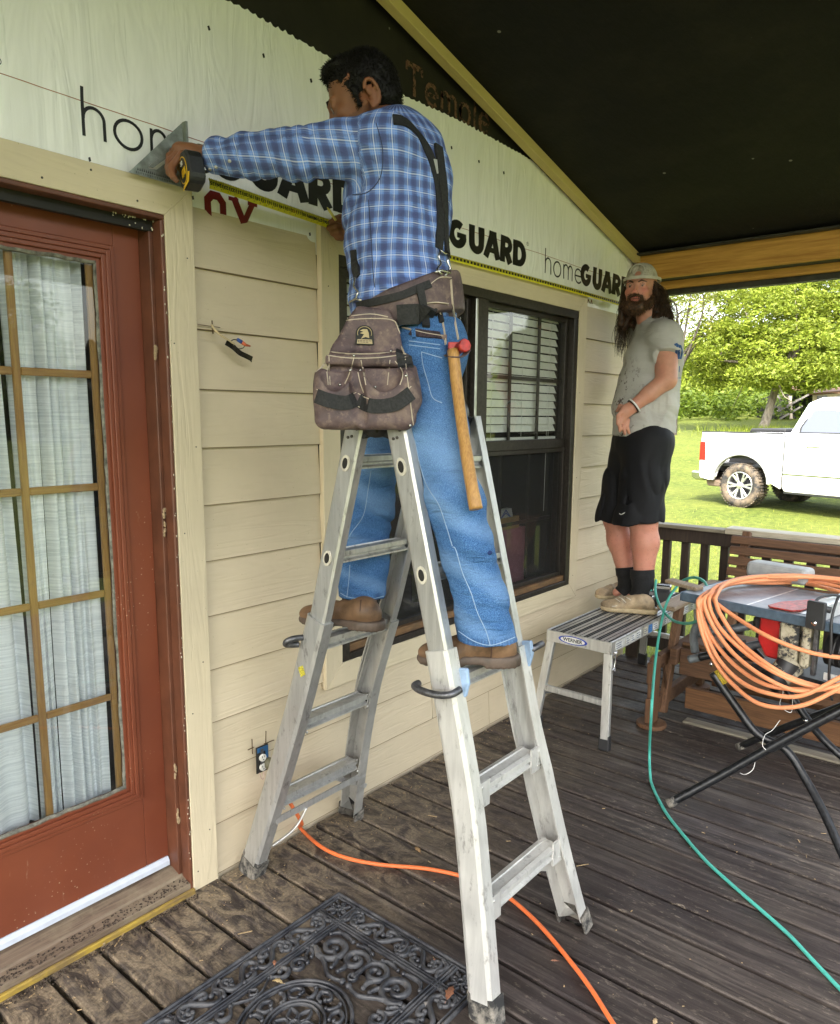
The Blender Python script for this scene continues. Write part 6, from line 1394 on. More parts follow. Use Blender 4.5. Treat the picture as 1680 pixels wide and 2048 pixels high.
class Surf:     # lays seams, straps and prints on a finished surface, found along lines of sight or any direction
    def __init__(s, *objs):
        vs = []; fs = []
        for o in objs:
            b = len(vs); vs += [tuple(v.co) for v in o.data.vertices]; fs += [tuple(i+b for i in p.vertices) for p in o.data.polygons]
        s.t = BVHTree.FromPolygons(vs, fs)
    def hit(s, px, py):
        r = ray(px, py).normalized(); h = s.t.ray_cast(Vector((0, 0, CAMH)), r); 
        if h[0] is None: q, n, i, d = s.t.find_nearest(Vector((0, 0, CAMH))+r*2.2); return q, n
        n = h[1]; return h[0], (n if n.dot(r) < 0 else -n)
    def near(s, p): q, n, i, d = s.t.find_nearest(Vector(p)); return q, n
    def strip(s, pts, w_, t_=.003, off=.001, mb=None, k=5, mi=0):
        # flat strap through measured points, resting on the surface
        mb = mb or MB(); P = []
        pp = [Vector((a, b, 0)) for a, b in pts]; pp = smooth_path(pp, k) if len(pp) > 1 else pp
        for q in pp: P.append(s.hit(q.x, q.y))
        n = len(P); vs = []; ww = w_ if isinstance(w_, (list, tuple)) else [w_]*2
        for i, (p, nn) in enumerate(P):
            d = (P[min(i+1, n-1)][0]-P[max(i-1, 0)][0]).normalized(); ns = (P[max(i-1, 0)][1]+nn+P[min(i+1, n-1)][1]).normalized(); sd_ = d.cross(ns).normalized(); wv = ww[0]+(ww[-1]-ww[0])*i/max(1, n-1)
            for a, b in ((-.5, 0), (-.5, 1), (.5, 1), (.5, 0)): vs.append(p+sd_*wv*a+ns*(off+t_*b-(0 if b else .004)))
        fs = [(i*4+j, i*4+(j+1) % 4, (i+1)*4+(j+1) % 4, (i+1)*4+j) for i in range(n-1) for j in range(4)]+[(0, 1, 2, 3)[::-1], tuple(4*(n-1)+j for j in range(4))]
        return mb.add(vs, fs, mi, False)
def basis(f, u):    # orthonormal frame (right, forward, up) as numpy columns
    f = np.array(f, float); f /= np.linalg.norm(f); u = np.array(u, float); r = np.cross(f, u); r /= np.linalg.norm(r); u = np.cross(r, f); return np.stack([r, f, u], 1)
def skinmat(name, c, red=(.5, .16, .10)):
    m = Mat(name, c, .5, spec=.4); v = m.co((1, 1, 1)); a = m.noise(45, v, 5, .6); b = m.noise(12, v, 3)
    t = m.n('Attribute', attribute_name='tint').outputs['Vector']; s_ = m.n('SeparateXYZ', {'Vector': t})
    cc = m.mix(m.ramp(a, (.3, 0.0), (.7, .5)), c, tuple(x*.72 for x in c)); cc = m.mix(m.ramp(b, (.4, 0.0), (.7, .25)), cc, red)
    cc = m.mix(s_.outputs['X'], cc, red); cc = m.mix(s_.outputs['Y'], cc, (.035, .020, .012)); cc = m.mix(s_.outputs['Z'], cc, (.42, .40, .37))
    m.base(cc); m.bump(a, .15, .0015); m.b.inputs['Subsurface Weight'].default_value = .12; m.b.inputs['Subsurface Radius'].default_value = (.012, .005, .003); m.b.inputs['Subsurface Scale'].default_value = .6; return m.m
def head_sdf(F, c, R, s=1.0, k=.012, ear=True):
    # R columns: right, forward, up. c = centre of the skull between the ears. Returns a local-to-world function.
    L = lambda x, y, z: np.array(c)+R@np.array([x*s, y*s, z*s]); E_ = lambda x, y, z: L(x, y-.014, z-.022)
    F.ell(L(0, -.012, .035), (.074*s, .094*s, .085*s), R, k)            # cranium
    F.ell(L(0, .035, -.020), (.060*s, .058*s, .080*s), R, .02)          # face block
    F.ell(L(0, .050, -.078), (.036*s, .036*s, .032*s), R, .022)         # chin
    for sg in (-1, 1):
        F.cap(L(sg*.056, -.005, -.030), L(sg*.022, .062, -.082), .018*s, .013*s, .022)     # jaw
        F.ell(L(sg*.040, .066, -.020), (.020*s, .016*s, .018*s), R, .014)                  # cheekbone
        F.cap(L(sg*.012, .090, .020), L(sg*.044, .078, .020), .009*s, .008*s, .012)        # brow
        F.ell(L(sg*.031, .092, .004), (.0155*s, .012*s, .011*s), R, .008, sub=True)         # socket
        F.ell(L(sg*.031, .0775, .003), (.0125*s, .0115*s, .0105*s), R, .003)                # eyeball
        F.cap(L(sg*.019, .0875, .0085), L(sg*.043, .0825, .0075), .0050*s, .0044*s, .004)     # upper lid
        F.cap(L(sg*.019, .0862, -.0035), L(sg*.043, .0812, -.0035), .0035*s, .0032*s, .004)
        F.ell(L(sg*.0115, .103, -.036), (.008*s, .010*s, .0075*s), R, .006)                # nostril wing
        if ear:
            
            for a0, a1, rr in ((-60, 20, .0048), (20, 100, .005), (100, 180, .005), (180, 255, .0045)):
                q = [E_(sg*(.081+.006*math.cos(math.radians(t_))), -.014+.018*math.cos(math.radians(t_+90))*1.0, .002+.032*math.sin(math.radians(t_+90)*1.0)) for t_ in np.linspace(a0, a1, 4)]
                for i in range(3): F.cap(q[i], q[i+1], rr*s, rr*s, .003)
            F.ell(E_(sg*.078, -.012, .0), (.005*s, .014*s, .026*s), R, .004); F.ell(E_(sg*.083, -.002, -.006), (.006*s, .008*s, .010*s), R, .004, sub=True)
            F.ell(E_(sg*.078, -.004, -.030), (.005*s, .008*s, .009*s), R, .005)
    F.cap(L(0, .088, .012), L(0, .106, -.026), .0070*s, .0095*s, .010); F.ell(L(0, .106, -.030), (.0095*s, .009*s, .008*s), R, .006)   # nose
    F.cap(L(-.018, .086, -.056), L(.018, .086, -.056), .0065*s, .0065*s, .006); F.cap(L(-.016, .084, -.068), L(.016, .084, -.068), .0075*s, .0075*s, .006)   # lips
    F.cap(L(-.020, .096, -.062), L(.020, .096, -.062), .0020*s, .0020*s, .003, sub=True)
    return L
# ================================================================ man on the ladder
def V3(*a): return np.array(a, float)
def D3(px, py, d): return np.array(WD(px, py, d))
M_SK1 = skinmat('sunburnt brown skin', (.23, .095, .045), (.20, .06, .03)); M_SK2 = skinmat('pinkish fair skin', (.56, .28, .19), (.55, .15, .11))
def Fbox(F, c, R, hf, r, k=.01, sub=False):
    c = np.array(c, np.float32); m = float(np.linalg.norm(hf))+k+.02; sl, P = F._sub(c-m, c+m)
    if sl is None: return
    q = np.abs((P-c)@np.array(R, np.float32))-(np.array(hf, np.float32)-r); d = np.linalg.norm(np.maximum(q, 0), axis=-1)+np.minimum(q.max(-1), 0)-r; F._blend(sl, d, k, sub)
UP = V3(0, 0, 1); CR = np.array(rt); CF = np.array(fw); CU = np.array(up)
F1 = V3(-.55, .835, 0); R1 = np.cross(F1, UP)
lsh, rsh = V3(1.588, 1.446, 2.300), V3(1.833, 1.604, 2.335)
lel, lwr = V3(1.436, 1.630, 2.272), V3(1.318, 1.872, 2.285)
rel_, rwr = V3(1.995, 1.700, 2.140), V3(1.975, 1.905, 2.190)
lhip, rhip = D3(845, 725, 2.06), D3(806, 722, 2.24)
lkn, lan = D3(907, 1000, 1.97), D3(978, 1262, 1.99); rkn, ran = D3(735, 1000, 2.43), D3(724, 1200, 2.41)
pel, wai, mid, che, upc = D3(824, 675, 2.14), D3(803, 600, 2.13), D3(794, 490, 2.14), D3(793, 400, 2.15), D3(794, 315, 2.16)
neck0, neck1 = D3(788, 268, 2.15), D3(748, 225, 2.14); hc = D3(726, 200, 2.13)
man1 = thing('person', 'man in a blue plaid shirt and jeans standing on the ladder, measuring along the wall', 'person', (1.64, 1.38, .905))
f = Fld((1.15, .85, .90), (2.15, 2.15, 2.70), .0045)
f.chain([pel, wai, mid, che, upc], [.12, .115, .12, .13, .10], .04, (F1, 1.25)); f.cap(lsh, rsh, .055, .055, .05); f.cap(upc, neck0, .09, .062, .05)
f.chain([lsh, lel, lwr], [.052, .040, .028], .03); f.chain([rsh, rel_, rwr], [.052, .040, .028], .03)
f.chain([lhip, lkn, lan], [.080, .055, .045], .03); f.chain([rhip, rkn, ran], [.080, .055, .045], .03); f.cap(lhip, rhip, .1, .1, .03)
f.cap(neck0, neck1, .060, .056, .03)
HR1 = basis((-.60, .80, -.42), UP); L1 = head_sdf(f, hc-V3(0, 0, .004), HR1, 1.04)
# near (left) hand closed round the tape measure
def hand(f, wr, pts, thumb, palm, r=.0092):
    f.cap(wr, palm[0], .026, .030, .02, (palm[1], 1.35)); f.cap(palm[0], (pts[1][0]+pts[2][0])/2, .029, .026, .016, (palm[1], 1.45))
    for i, q in enumerate(pts):
        f.chain(q, [r*1.12, r*1.05, r*.98, r*.86], .004)
    f.chain(thumb, [r*1.35, r*1.2, r*1.0], .006)
hp = D3(384, 306, 2.085)
lf = [[D3(366, 291, 2.115), D3(345, 303, 2.11), D3(341, 326, 2.09), D3(349, 343, 2.075)],
      [D3(363, 296, 2.092), D3(339, 312, 2.085), D3(336, 336, 2.065), D3(346, 350, 2.052)],
      [D3(362, 301, 2.070), D3(338, 322, 2.062), D3(338, 345, 2.045), D3(348, 356, 2.036)],
      [D3(364, 307, 2.050), D3(343, 333, 2.040), D3(345, 352, 2.028), D3(353, 361, 2.022)]]
hand(f, lwr, lf, [D3(388, 300, 2.115), D3(372, 322, 2.14), D3(358, 338, 2.135)], (hp, CU))
rp = D3(700, 458, 2.63)
rf = [[D3(690, 448, 2.61), D3(672, 440, 2.60), D3(660, 446, 2.60), D3(666, 455, 2.62)],
      [D3(692, 456, 2.60), D3(672, 452, 2.585), D3(659, 456, 2.59), D3(668, 464, 2.61)],
      [D3(694, 464, 2.60), D3(676, 463, 2.585), D3(665, 466, 2.59), D3(674, 472, 2.61)],
      [D3(697, 471, 2.61), D3(684, 473, 2.60), D3(675, 475, 2.60), D3(683, 478, 2.62)]]
hand(f, rwr, rf, [D3(694, 446, 2.64), D3(680, 436, 2.63), D3(668, 438, 2.61)], (rp, CR), .0105)
def tint1(V):
    q = (V-hc)@HR1; t = np.zeros((len(V), 3))
    lip = (q[:, 1] > .08)*(np.abs(q[:, 2]+.068) < .010)*(np.abs(q[:, 0]) < .026); t[:, 0] += lip*.6
    t[:, 0] += np.clip(1-np.abs(np.abs(q[:, 0])-.08)/.02, 0, 1)*(q[:, 1] < .02)*.35
    st = (q[:, 1] > -.01)*(q[:, 2] < -.045)*(q[:, 2] > -.12)*(1-lip); t[:, 1] += np.clip(st, 0, 1)*.35
    ey = np.minimum(np.linalg.norm((q-V3(-.031, .088, -.003))/V3(1, 1, 1), axis=1), np.linalg.norm(q-V3(.031, .088, -.003), axis=1)); t[:, 2] += (ey < .0082)*.9; t[:, 1] += (np.abs(ey-.0095) < .002)*.8; t[:, 2] *= 1-((ey < .0048)*1.0); t[:, 1] += (ey < .0048)*1.0
    return np.clip(t, 0, 1)
body1 = sculpt('body', f, M_SK1, man1, col=tint1, sm=1)
# hair: cropped black cap plus tufts
M_HR1 = Mat('short black hair', (.004, .0032, .003), .62, spec=.25).m
g = Fld(hc-.14, hc+.16, .004)
g.ell(L1(0, -.016, .038), (.080, .100, .090), HR1, .005); g.ell(L1(0, -.042, -.010), (.066, .064, .066), HR1, .015)
g.ell(L1(0, .026, .098), (.062, .058, .024), HR1, .012)
g.ell(L1(0, .108, -.014), (.115, .064, .084), HR1, .006, sub=True)
for sg in (-1, 1): g.ell(L1(sg*.078, .056, -.004), (.040, .034, .052), HR1, .006, sub=True); g.ell(L1(sg*.060, .078, .030), (.034, .036, .036), HR1, .006, sub=True); g.ell(L1(0, .050, -.078), (.11, .072, .078), HR1, .006, sub=True)
for sg in (-1, 1): g.ell(L1(sg*.085, -.024, -.026), (.022, .024, .036), HR1, .005, sub=True); g.cap(L1(sg*.072, .012, .01), L1(sg*.070, .014, -.038), .009, .005, .004)
g.clip(L1(0, -.06, -.055), HR1@V3(0, .25, -1))
g.disp(lambda P: .0025*vn(P*95)+.0025*vn(P*45))
hair1 = sculpt('hair', g, M_HR1, man1, sm=0)
def tufts(name, src, m, parent, n, ln, wd, seed, down=.3, filt=None, jit=.5, hd=None):
    R = np.random.RandomState(seed); P = src.data.polygons; mb = MB(); k = 0; ids = R.randint(0, len(P), n*3); hdv = Vector(hd) if hd is not None else None
    for i in ids:
        p = P[int(i)]; c = Vector(p.center); nn = Vector(p.normal)
        if filt is not None and not filt(c): continue
        d = (nn+Vector(R.normal(0, jit, 3))+Vector((0, 0, -down))+(hdv if hdv else Vector((0, 0, 0)))); d.normalize(); l = ln*R.uniform(.5, 1.3); s_ = d.orthogonal().normalized()*wd; b = d.cross(s_).normalized()*wd
        mdl = c+d*l*.55+Vector(R.normal(0, .12, 3))*l; tip = mdl+(d+Vector(R.normal(0, .35, 3))).normalized()*l*.5
        c0 = c-nn*.002
        mb.add([c0+s_, c0-s_*.5+b*.87, c0-s_*.5-b*.87, mdl+s_*.7, mdl-s_*.35+b*.6, mdl-s_*.35-b*.6, tip], [(0, 1, 4, 3), (1, 2, 5, 4), (2, 0, 3, 5), (3, 4, 6), (4, 5, 6), (5, 3, 6)], 0, True); k += 1
        if k >= n: break
    o = mb.build(name, m, parent); o['kind'] = 'stuff'; return o
tufts('hair_tufts', hair1, M_HR1, man1, 6000, .0085, .0010, 5, .25)
mb = MB()
for sg in (-1, 1): mb.tube([L1(sg*.014, .0945, .018), L1(sg*.030, .0925, .024), L1(sg*.048, .079, .020)], [.003, .0042, .002], 8, squash=.7)
mb.build('eyebrows', M_HR1, man1)
# ---- plaid shirt
def plaidmat():
    m = Mat('blue plaid cotton', (.2, .3, .6), .85, spec=.2); v = m.n('Attribute', attribute_name='cloth').outputs['Vector']; s_ = m.n('SeparateXYZ', {'Vector': v})
    per = .045; cols = []
    def axis(sock, ph):
        t = m.math('FRACT', m.math('ADD', m.math('DIVIDE', sock, per), ph)); d = m.math('ABSOLUTE', m.math('SUBTRACT', t, .5))
        line = m.ramp(d, (.0, .8), (.018, .7), (.036, 0.0))
        thin = m.ramp(m.math('ABSOLUTE', m.math('SUBTRACT', d, .13)), (.0, .40), (.014, .30), (.022, 0.0))
        dark = m.ramp(d, (.25, 0.0), (.33, .85), (.5, 1.0)); return line, thin, dark
    l1, t1, d1 = axis(s_.outputs['X'], .0); l2, t2, d2 = axis(s_.outputs['Y'], .25)
    wv = m.noise(1, m.n('Mapping', {'Vector': v, 'Scale': (900, 900, 900)}).outputs[0], 2)
    c = m.ramp(wv, (.3, (.10, .20, .54)), (.7, (.20, .33, .70)))
    c = m.mix(m.math('MULTIPLY', d1, .66), c, (.05, .052, .13)); c = m.mix(m.math('MULTIPLY', d2, .62), c, (.055, .058, .14))
    c = m.mix(m.math('MULTIPLY', t1, .8), c, (.42, .50, .72)); c = m.mix(m.math('MULTIPLY', t2, .8), c, (.42, .50, .72))
    c = m.mix(m.math('MULTIPLY', l1, .75), c, (.70, .74, .82)); c = m.mix(m.math('MULTIPLY', l2, .72), c, (.70, .74, .82))
    m.base(c); m.bump(wv, .25, .0006); m.bump(m.noise(38, m.co((1, 1, 1)), 4), .25, .004); m.bump(m.noise(1, m.co((10, 10, 28), rot=(.5, .6, 0)), 4, .55, 1.5), .7, .014); return m.m
M_PLD = plaidmat()
f = Fld((1.22, 1.15, 1.80), (2.15, 2.05, 2.50), .0055)
f.chain([D3(818, 640, 2.14), D3(803, 600, 2.13), mid, che, upc], [.146, .150, .152, .158, .126], .05, (F1, 1.10)); f.cap(lsh-UP*.02, rsh-UP*.02, .085, .080, .05)
f.cap(upc+UP*.0, neck0-UP*.02, .11, .075, .05); f.ell(D3(824, 360, 2.13), (.115, .105, .155), None, .05)
f.cap(lsh-UP*.005, (lsh+lel)/2, .083, .070, .03); f.chain([(lsh+lel)/2, lel, (lel+lwr)/2], [.070, .063, .058], .02); f.chain([(lel+lwr)/2, lwr-(lwr-lel)*.10], [.058, .043], .012); f.cap(lwr-(lwr-lel)*.26, lwr-(lwr-lel)*.10, .0455, .044, .003)
f.chain([rsh, rel_, rwr], [.080, .060, .045], .03)
col_c = D3(776, 264, 2.15); cr = [col_c+(R1*math.cos(a)*.070+F1*math.sin(a)*.068)+UP*(.012-.028*math.sin(a)) for a in np.linspace(0, 2*PI, 17)]
for a, b in zip(cr, cr[1:]): f.cap(a, b, .0115, .0115, .008); f.cap(a-UP*.016, b-UP*.016, .0125, .0125, .008)
f.clip(lwr-(lwr-lel)*.02, lwr-lel, .003)
ax_ = (lwr-lsh)/np.linalg.norm(lwr-lsh)
def wr1(P):
    t = (P-lsh)@ax_; rad = P-lsh-t[:, None]*ax_; z = rad@UP; sl_ = np.clip(t/.08, 0, 1)*np.clip((.55-t)/.05, 0, 1)*(P[:, 2] > 2.17)
    sv = np.cross(ax_, UP); an_ = np.arctan2(z, rad@sv); ph = t*62+an_*2.2+3.4*vn(P*9+7); w1 = .0085*ridge(P, ax_*24+UP*7, UP*5)*np.clip(np.exp(-((t-.25)/.08)**2)+np.exp(-((t-.42)/.09)**2)*.8+.25, 0, 1)*sl_
    tors = np.clip((P[:, 2]-1.84)/.05, 0, 1)*(1-sl_)
    q = (P-mid); u_ = q@CR; ph2 = P[:, 2]*40+u_*52+2.6*vn(P*7); low = np.exp(-((P[:, 2]-1.93)/.085)**2)
    rd = lambda a: (1-2*np.abs(np.sin(a*.5))**.6); w2 = tors*(.0130*ridge(P, UP*20+CR*14, CR*6)*low+.0080*ridge(P, CR*17-UP*9, UP*5)*np.exp(-((P[:, 2]-2.12)/.15)**2)+.0035*vn(P*16)+.004*vn(P*7))
    return w1+w2+.0020*vn(P*30)+.0022*vn(P*19+4)
f.disp(wr1)
def uv1(V):
    t = (V-lsh)@ax_; sx = (V-mid)@R1; sy = (V-mid)@F1; out = np.zeros((len(V), 3))
    ang = np.arctan2(sx, -sy); out[:, 0] = ang*.165+.01*vn(V*6); out[:, 1] = V[:, 2]+.006*vn(V*5+3)
    arm = (t > .055) & (np.linalg.norm(V-lsh-t[:, None]*ax_, axis=1) < .17) & (((V-lsh)@R1) < .16) & (V[:, 2] > 2.17)
    z = V-lsh-t[:, None]*ax_; sidev = np.cross(ax_, UP); a2 = np.arctan2(z@UP, z@sidev)
    out[arm, 0] = t[arm]+.01*np.sin(a2[arm]*2)+.03; out[arm, 1] = (a2*.075)[arm]+.1*t[arm]
    axr = (rwr-rsh)/np.linalg.norm(rwr-rsh); tr = (V-rsh)@axr; ra = (((V-rsh)@R1) > .02) & (V[:, 2] < 2.33); out[ra, 0] = tr[ra]
    return out
shirt1 = sculpt('shirt', f, M_PLD, man1, uv=uv1, sm=1)
S1 = Surf(shirt1)
M_BTN = plain('pearl snap', (.45, .45, .42), .25, .3); mb = MB()
for px, py in ((411, 341), (420, 338), (432, 334)):
    q, n = S1.hit(px, py); mb.tube([q-n*.002, q+n*.003], [.0055, .0045], 12)
mb.build('cuff_snaps', M_BTN, man1)['kind'] = 'stuff'; mb = MB()
M_SEAM = plain('navy seam thread', (.03, .04, .09), .8)
S1.strip([(752, 246), (764, 290), (765, 330), (758, 360), (735, 385), (705, 390)], .0022, .0012, .0003, mb, 6); S1.strip([(737, 400), (742, 470), (746, 540), (750, 575)], .002, .0010, .0003, mb, 6); mb.build('shirt_seams', M_SEAM, man1)
# ---- jeans
def denim():
    m = Mat('stonewashed denim', (.08, .2, .45), .85, spec=.2); v = m.co((1, 1, 1)); a = m.noise(560, v, 3, .7); b = m.noise(6, v, 5, .6); t = m.n('Attribute', attribute_name='cloth').outputs['Vector']; s_ = m.n('SeparateXYZ', {'Vector': t})
    c = m.ramp(a, (.36, (.014, .050, .155)), (.5, (.042, .125, .30)), (.64, (.15, .29, .52))); c = m.mix(m.ramp(b, (.35, .35), (.65, 0.0)), c, (.03, .09, .22))
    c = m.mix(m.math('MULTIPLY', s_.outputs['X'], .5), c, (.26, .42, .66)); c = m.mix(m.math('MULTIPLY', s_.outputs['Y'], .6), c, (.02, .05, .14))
    m.base(c); m.bump(a, .3, .0010); m.bump(m.noise(1, m.co((11, 11, 34), rot=(.25, .45, 0)), 4, .55, 1.4), .8, .014); return m.m
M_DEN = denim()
f = Fld((1.36, .86, .98), (2.02, 1.95, 1.95), .0055)
f.ell(D3(832, 690, 2.14), (.150, .150, .135), None, .04); f.ell(D3(860, 724, 2.13), (.094, .094, .10), None, .05)
f.chain([lhip, D3(868, 860, 2.02), lkn, D3(932, 1100, 1.95), D3(960, 1200, 1.97), D3(976, 1290, 1.99)], [.104, .087, .075, .068, .069, .079], .03)
f.chain([rhip, D3(752, 880, 2.37), rkn, D3(727, 1120, 2.44), D3(724, 1215, 2.41)], [.108, .093, .083, .079, .078], .03)
# hem planes
hz = D3(976, 1278, 2.0)[2]; hz2 = D3(724, 1196, 2.385)[2]
sl, P = f._sub(f.lo, f.lo+f.n*f.h); near = (P@np.array(CF, np.float32)) < 2.17+(-.154)*(-.0)   # which leg
dz = np.where(((P[..., 0]-1.62)*CF[0]+(P[..., 1]-1.35)*CF[1]) < 0, hz-P[..., 2], hz2-P[..., 2]).astype(np.float32); f.a = np.maximum(f.a, dz)
f.clip(D3(828, 640, 2.14), UP)
def wr2(P):
    z = P[:, 2]; side = P@CR
    fold = np.exp(-((z-1.38)/.07)**2)+.9*np.exp(-((z-1.235)/.05)**2)+1.0*np.exp(-((z-1.07)/.055)**2)+.7*np.exp(-((z-1.62)/.05)**2)
    ph = z*95+side*42+3.6*vn(P*9); sn = np.sin(ph); return .0110*ridge(P, UP*19+CR*9, CR*6)*np.minimum(fold, 1)+.0032*vn(P*11)+.002*vn(P*34)
f.disp(wr2)
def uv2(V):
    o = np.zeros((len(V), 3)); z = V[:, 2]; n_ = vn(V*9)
    o[:, 0] = np.clip(np.exp(-((z-1.45)/.15)**2)*.6+.55*np.sin(z*47+(V@CR)*21+1.8*n_)*np.exp(-((z-1.15)/.3)**2), 0, 1)  # thigh fade, plus wavy pale bands painted in to imitate shading of folds
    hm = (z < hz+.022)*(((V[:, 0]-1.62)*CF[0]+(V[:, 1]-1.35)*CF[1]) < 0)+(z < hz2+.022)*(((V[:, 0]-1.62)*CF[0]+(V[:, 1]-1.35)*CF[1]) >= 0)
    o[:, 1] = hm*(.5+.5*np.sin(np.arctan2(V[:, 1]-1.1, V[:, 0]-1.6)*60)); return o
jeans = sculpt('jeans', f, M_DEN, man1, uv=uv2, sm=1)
S2 = Surf(jeans)
M_THR = plain('pale denim thread', (.26, .37, .52), .8); M_CRE = plain('cream stitching', (.52, .44, .34), .8)
mb = MB()
for pts in ([(830, 880), (838, 920), (850, 962), (862, 985), (878, 1010), (892, 1050), (905, 1092)], [(906, 1094), (912, 1100), (925, 1145), (942, 1185), (955, 1225), (972, 1262), (980, 1290)], [(742, 942), (736, 980), (727, 1030), (704, 1064), (696, 1078)], [(700, 1130), (698, 1160), (694, 1195)], [(917, 1262), (950, 1283), (985, 1290), (1030, 1274)], [(681, 1186), (700, 1195), (740, 1198), (768, 1192)], [(843, 704), (846, 730), (856, 765), (865, 795), (884, 806)], [(843, 704), (870, 712), (884, 716)], [(818, 682), (850, 686), (880, 690)], [(818, 690), (850, 694), (880, 698)], [(735, 870), (733, 885), (728, 893)]):
    S2.strip(pts, .0019, .0012, .0004, mb, 6)
mb.build('jeans_stitching', M_THR, man1)['kind'] = 'stuff'
mb = MB(); S2.strip([(822, 664), (845, 668), (880, 672)], .022, .004, .001, mb); mb.build('waist_belt', plain('dark woven belt', (.05, .03, .035), .7, var=.5, sc=200), man1)
mb = MB(); S2.strip([(828, 660), (829, 678)], .010, .005, .004, mb); mb.build('belt_loop', M_DEN, man1)
mb = MB(); q, n = S2.hit(980, 1105); mb.ell(q-n*.006, (.012, .010, .007)); mb.build('jeans_hole', plain('dark hole in denim', (.01, .03, .12), .9), man1)
# ---- boots
def leather(name, c):
    m = Mat(name, c, .55, spec=.4); v = m.co((1, 1, 1)); a = m.noise(14, v, 6, .65); b = m.noise(120, v, 3)
    cc = m.ramp(a, (.3, tuple(x*.35 for x in c)), (.5, c), (.72, tuple(min(1, x*1.6) for x in c))); m.base(cc); m.rough(m.ramp(a, (.3, .4), (.7, .75))); m.bump(b, .25, .001); m.bump(a, .3, .004); return m.m
M_BOOT = leather('worn tan leather', (.155, .088, .046)); M_SOLE = leather('dark rubber sole', (.085, .060, .045)); M_SUE = leather('sand canvas', (.36, .27, .17)); M_SOLE2 = plain('cream foam sole', (.52, .41, .25), .7, var=.15, sc=40)
def boot(h, t, zb, an, hg, M_U, M_S, shaft=.052, W=1.0, heelblk=True, ztop=None):
    h, t = V3(*h, zb), V3(*t, zb); d = (t-h)/np.linalg.norm(t-h); ln = np.linalg.norm(t-h); sd = np.cross(d, UP); R = np.stack([sd, d, UP], 1)
    f = Fld(np.minimum(h, t)-.10, np.maximum(h, t)+V3(.10, .10, .24), .004)
    f.ell(h+d*.042+UP*.045, (.032*W, .037, .048), R, .015); f.cap(h+d*.07+UP*.060, h+d*ln*.62+UP*.042, .040*W, .036*W, .02, (UP, 1.0)); f.ell(h+d*(ln*.74)+UP*.032, (.045*W, .070, .034), R, .02)
    if ztop: f.cap(h+d*.065+UP*.06, np.array(an), .040, shaft-.008, .02)
    f.clip(h+UP*.016, -UP, .003)
    f.disp(lambda P: .0022*np.sin(((P-h)@d)*170+4*vn(P*20))*np.exp(-((((P-h)@d)-ln*.55)/.05)**2)+.0015*vn(P*30))
    u = sculpt('boot' if heelblk else 'shoe', f, M_U, man1 if heelblk else man2, sm=1)
    g = Fld(np.minimum(h, t)-.10, np.maximum(h, t)+V3(.10, .10, .08), .004)
    g.cap(h+d*.034+UP*.016, h+d*.07+UP*.016, .041*W, .041*W, .01); g.cap(h+d*.07+UP*.016, h+d*ln*.5+UP*.016, .038*W, .040*W, .02); g.ell(h+d*ln*.72+UP*.016, (.049*W, .078, .03), R, .02)
    g.clip(h+UP*(.034 if heelblk else .028), UP, .003); g.clip(h+UP*.001, -UP, .004)
    if heelblk: Fbox(g, h+d*(ln*.44)-UP*.004, R, (.07, .028, .014), .008, .006, sub=True)
    g.disp(lambda P: .0012*np.sin(((P-h)@d)*420)*(P[:, 2] < zb+.012)); s_ = sculpt('sole', g, M_S, u, sm=1); return u
b1 = boot((1.663, 1.026), (1.498, 1.248), .903, D3(980, 1262, 1.99), 0, M_BOOT, M_SOLE, ztop=1)
b2 = boot((1.668, 1.530), (1.560, 1.805), .903, D3(726, 1200, 2.40), 0, M_BOOT, M_SOLE, ztop=1)
for b_, sm_ in ((b1, [(983, 1290), (983, 1303), (982, 1315)]), (b2, [(722, 1200), (721, 1212), (720, 1223)])):
    mb = MB(); Surf(b_).strip(sm_, .0035, .0012, .0003, mb); mb.build('boot_seam', plain('dark seam', (.06, .03, .02), .8), b_)
# ---- tool belt, pad, pouches
def canvas():
    m = Mat('faded plum brown leather', (.13, .09, .09), .62, spec=.4); v = m.co((1, 1, 1)); a = m.noise(9, v, 6, .65); b = m.noise(60, v, 4, .6)
    c = m.ramp(a, (.32, (.040, .026, .032)), (.5, (.105, .070, .070)), (.68, (.24, .175, .14))); c = m.mix(m.ramp(b, (.55, 0.0), (.72, .5)), c, (.30, .22, .17)); m.base(c); m.rough(m.ramp(a, (.3, .45), (.7, .8))); m.bump(a, .5, .006); m.bump(b, .3, .0012); return m.m
M_LTH = canvas(); M_WEB = plain('black webbing', (.016, .016, .017), .75, var=.4, sc=160, bump=.3); M_STL = plain('nickel hardware', (.55, .54, .50), .22, .95, var=.2, sc=90)
f = Fld((1.40, 1.15, 1.70), (1.95, 1.75, 2.05), .005)
f.chain([D3(824, 660, 2.14), D3(814, 610, 2.13), D3(812, 560, 2.135)], [.172, .170, .168], .04, (F1, 1.10))
nrm = UP+F1*.42; f.clip(D3(812, 592, 2.13)+UP*.002, nrm, .006); f.clip(D3(824, 650, 2.14)-UP*.008, -(UP+F1*.30), .006)
g_ = D3(890, 610, 2.13); f.cap(g_-UP*.07, g_+UP*.08, .034, .020, .03, (F1, 1.6))
f.cap(D3(895, 640, 2.08), D3(895, 700, 2.06), .022, .020, .02); f.disp(lambda P: .002*vn(P*22)); pad = sculpt('tool_belt', f, M_LTH, man1, sm=1)
SP = Surf(pad, jeans, shirt1)
mb = MB(); SP.strip([(716, 612), (740, 606), (775, 598), (806, 590), (832, 579), (860, 568)], .020, .004, .002, mb); SP.strip([(795, 630), (830, 628), (860, 628), (884, 632)], .052, .004, .002, mb); SP.strip([(838, 572), (845, 610), (852, 656)], .020, .005, .005, mb); mb.build('webbing', M_WEB, pad)
mb = MB()
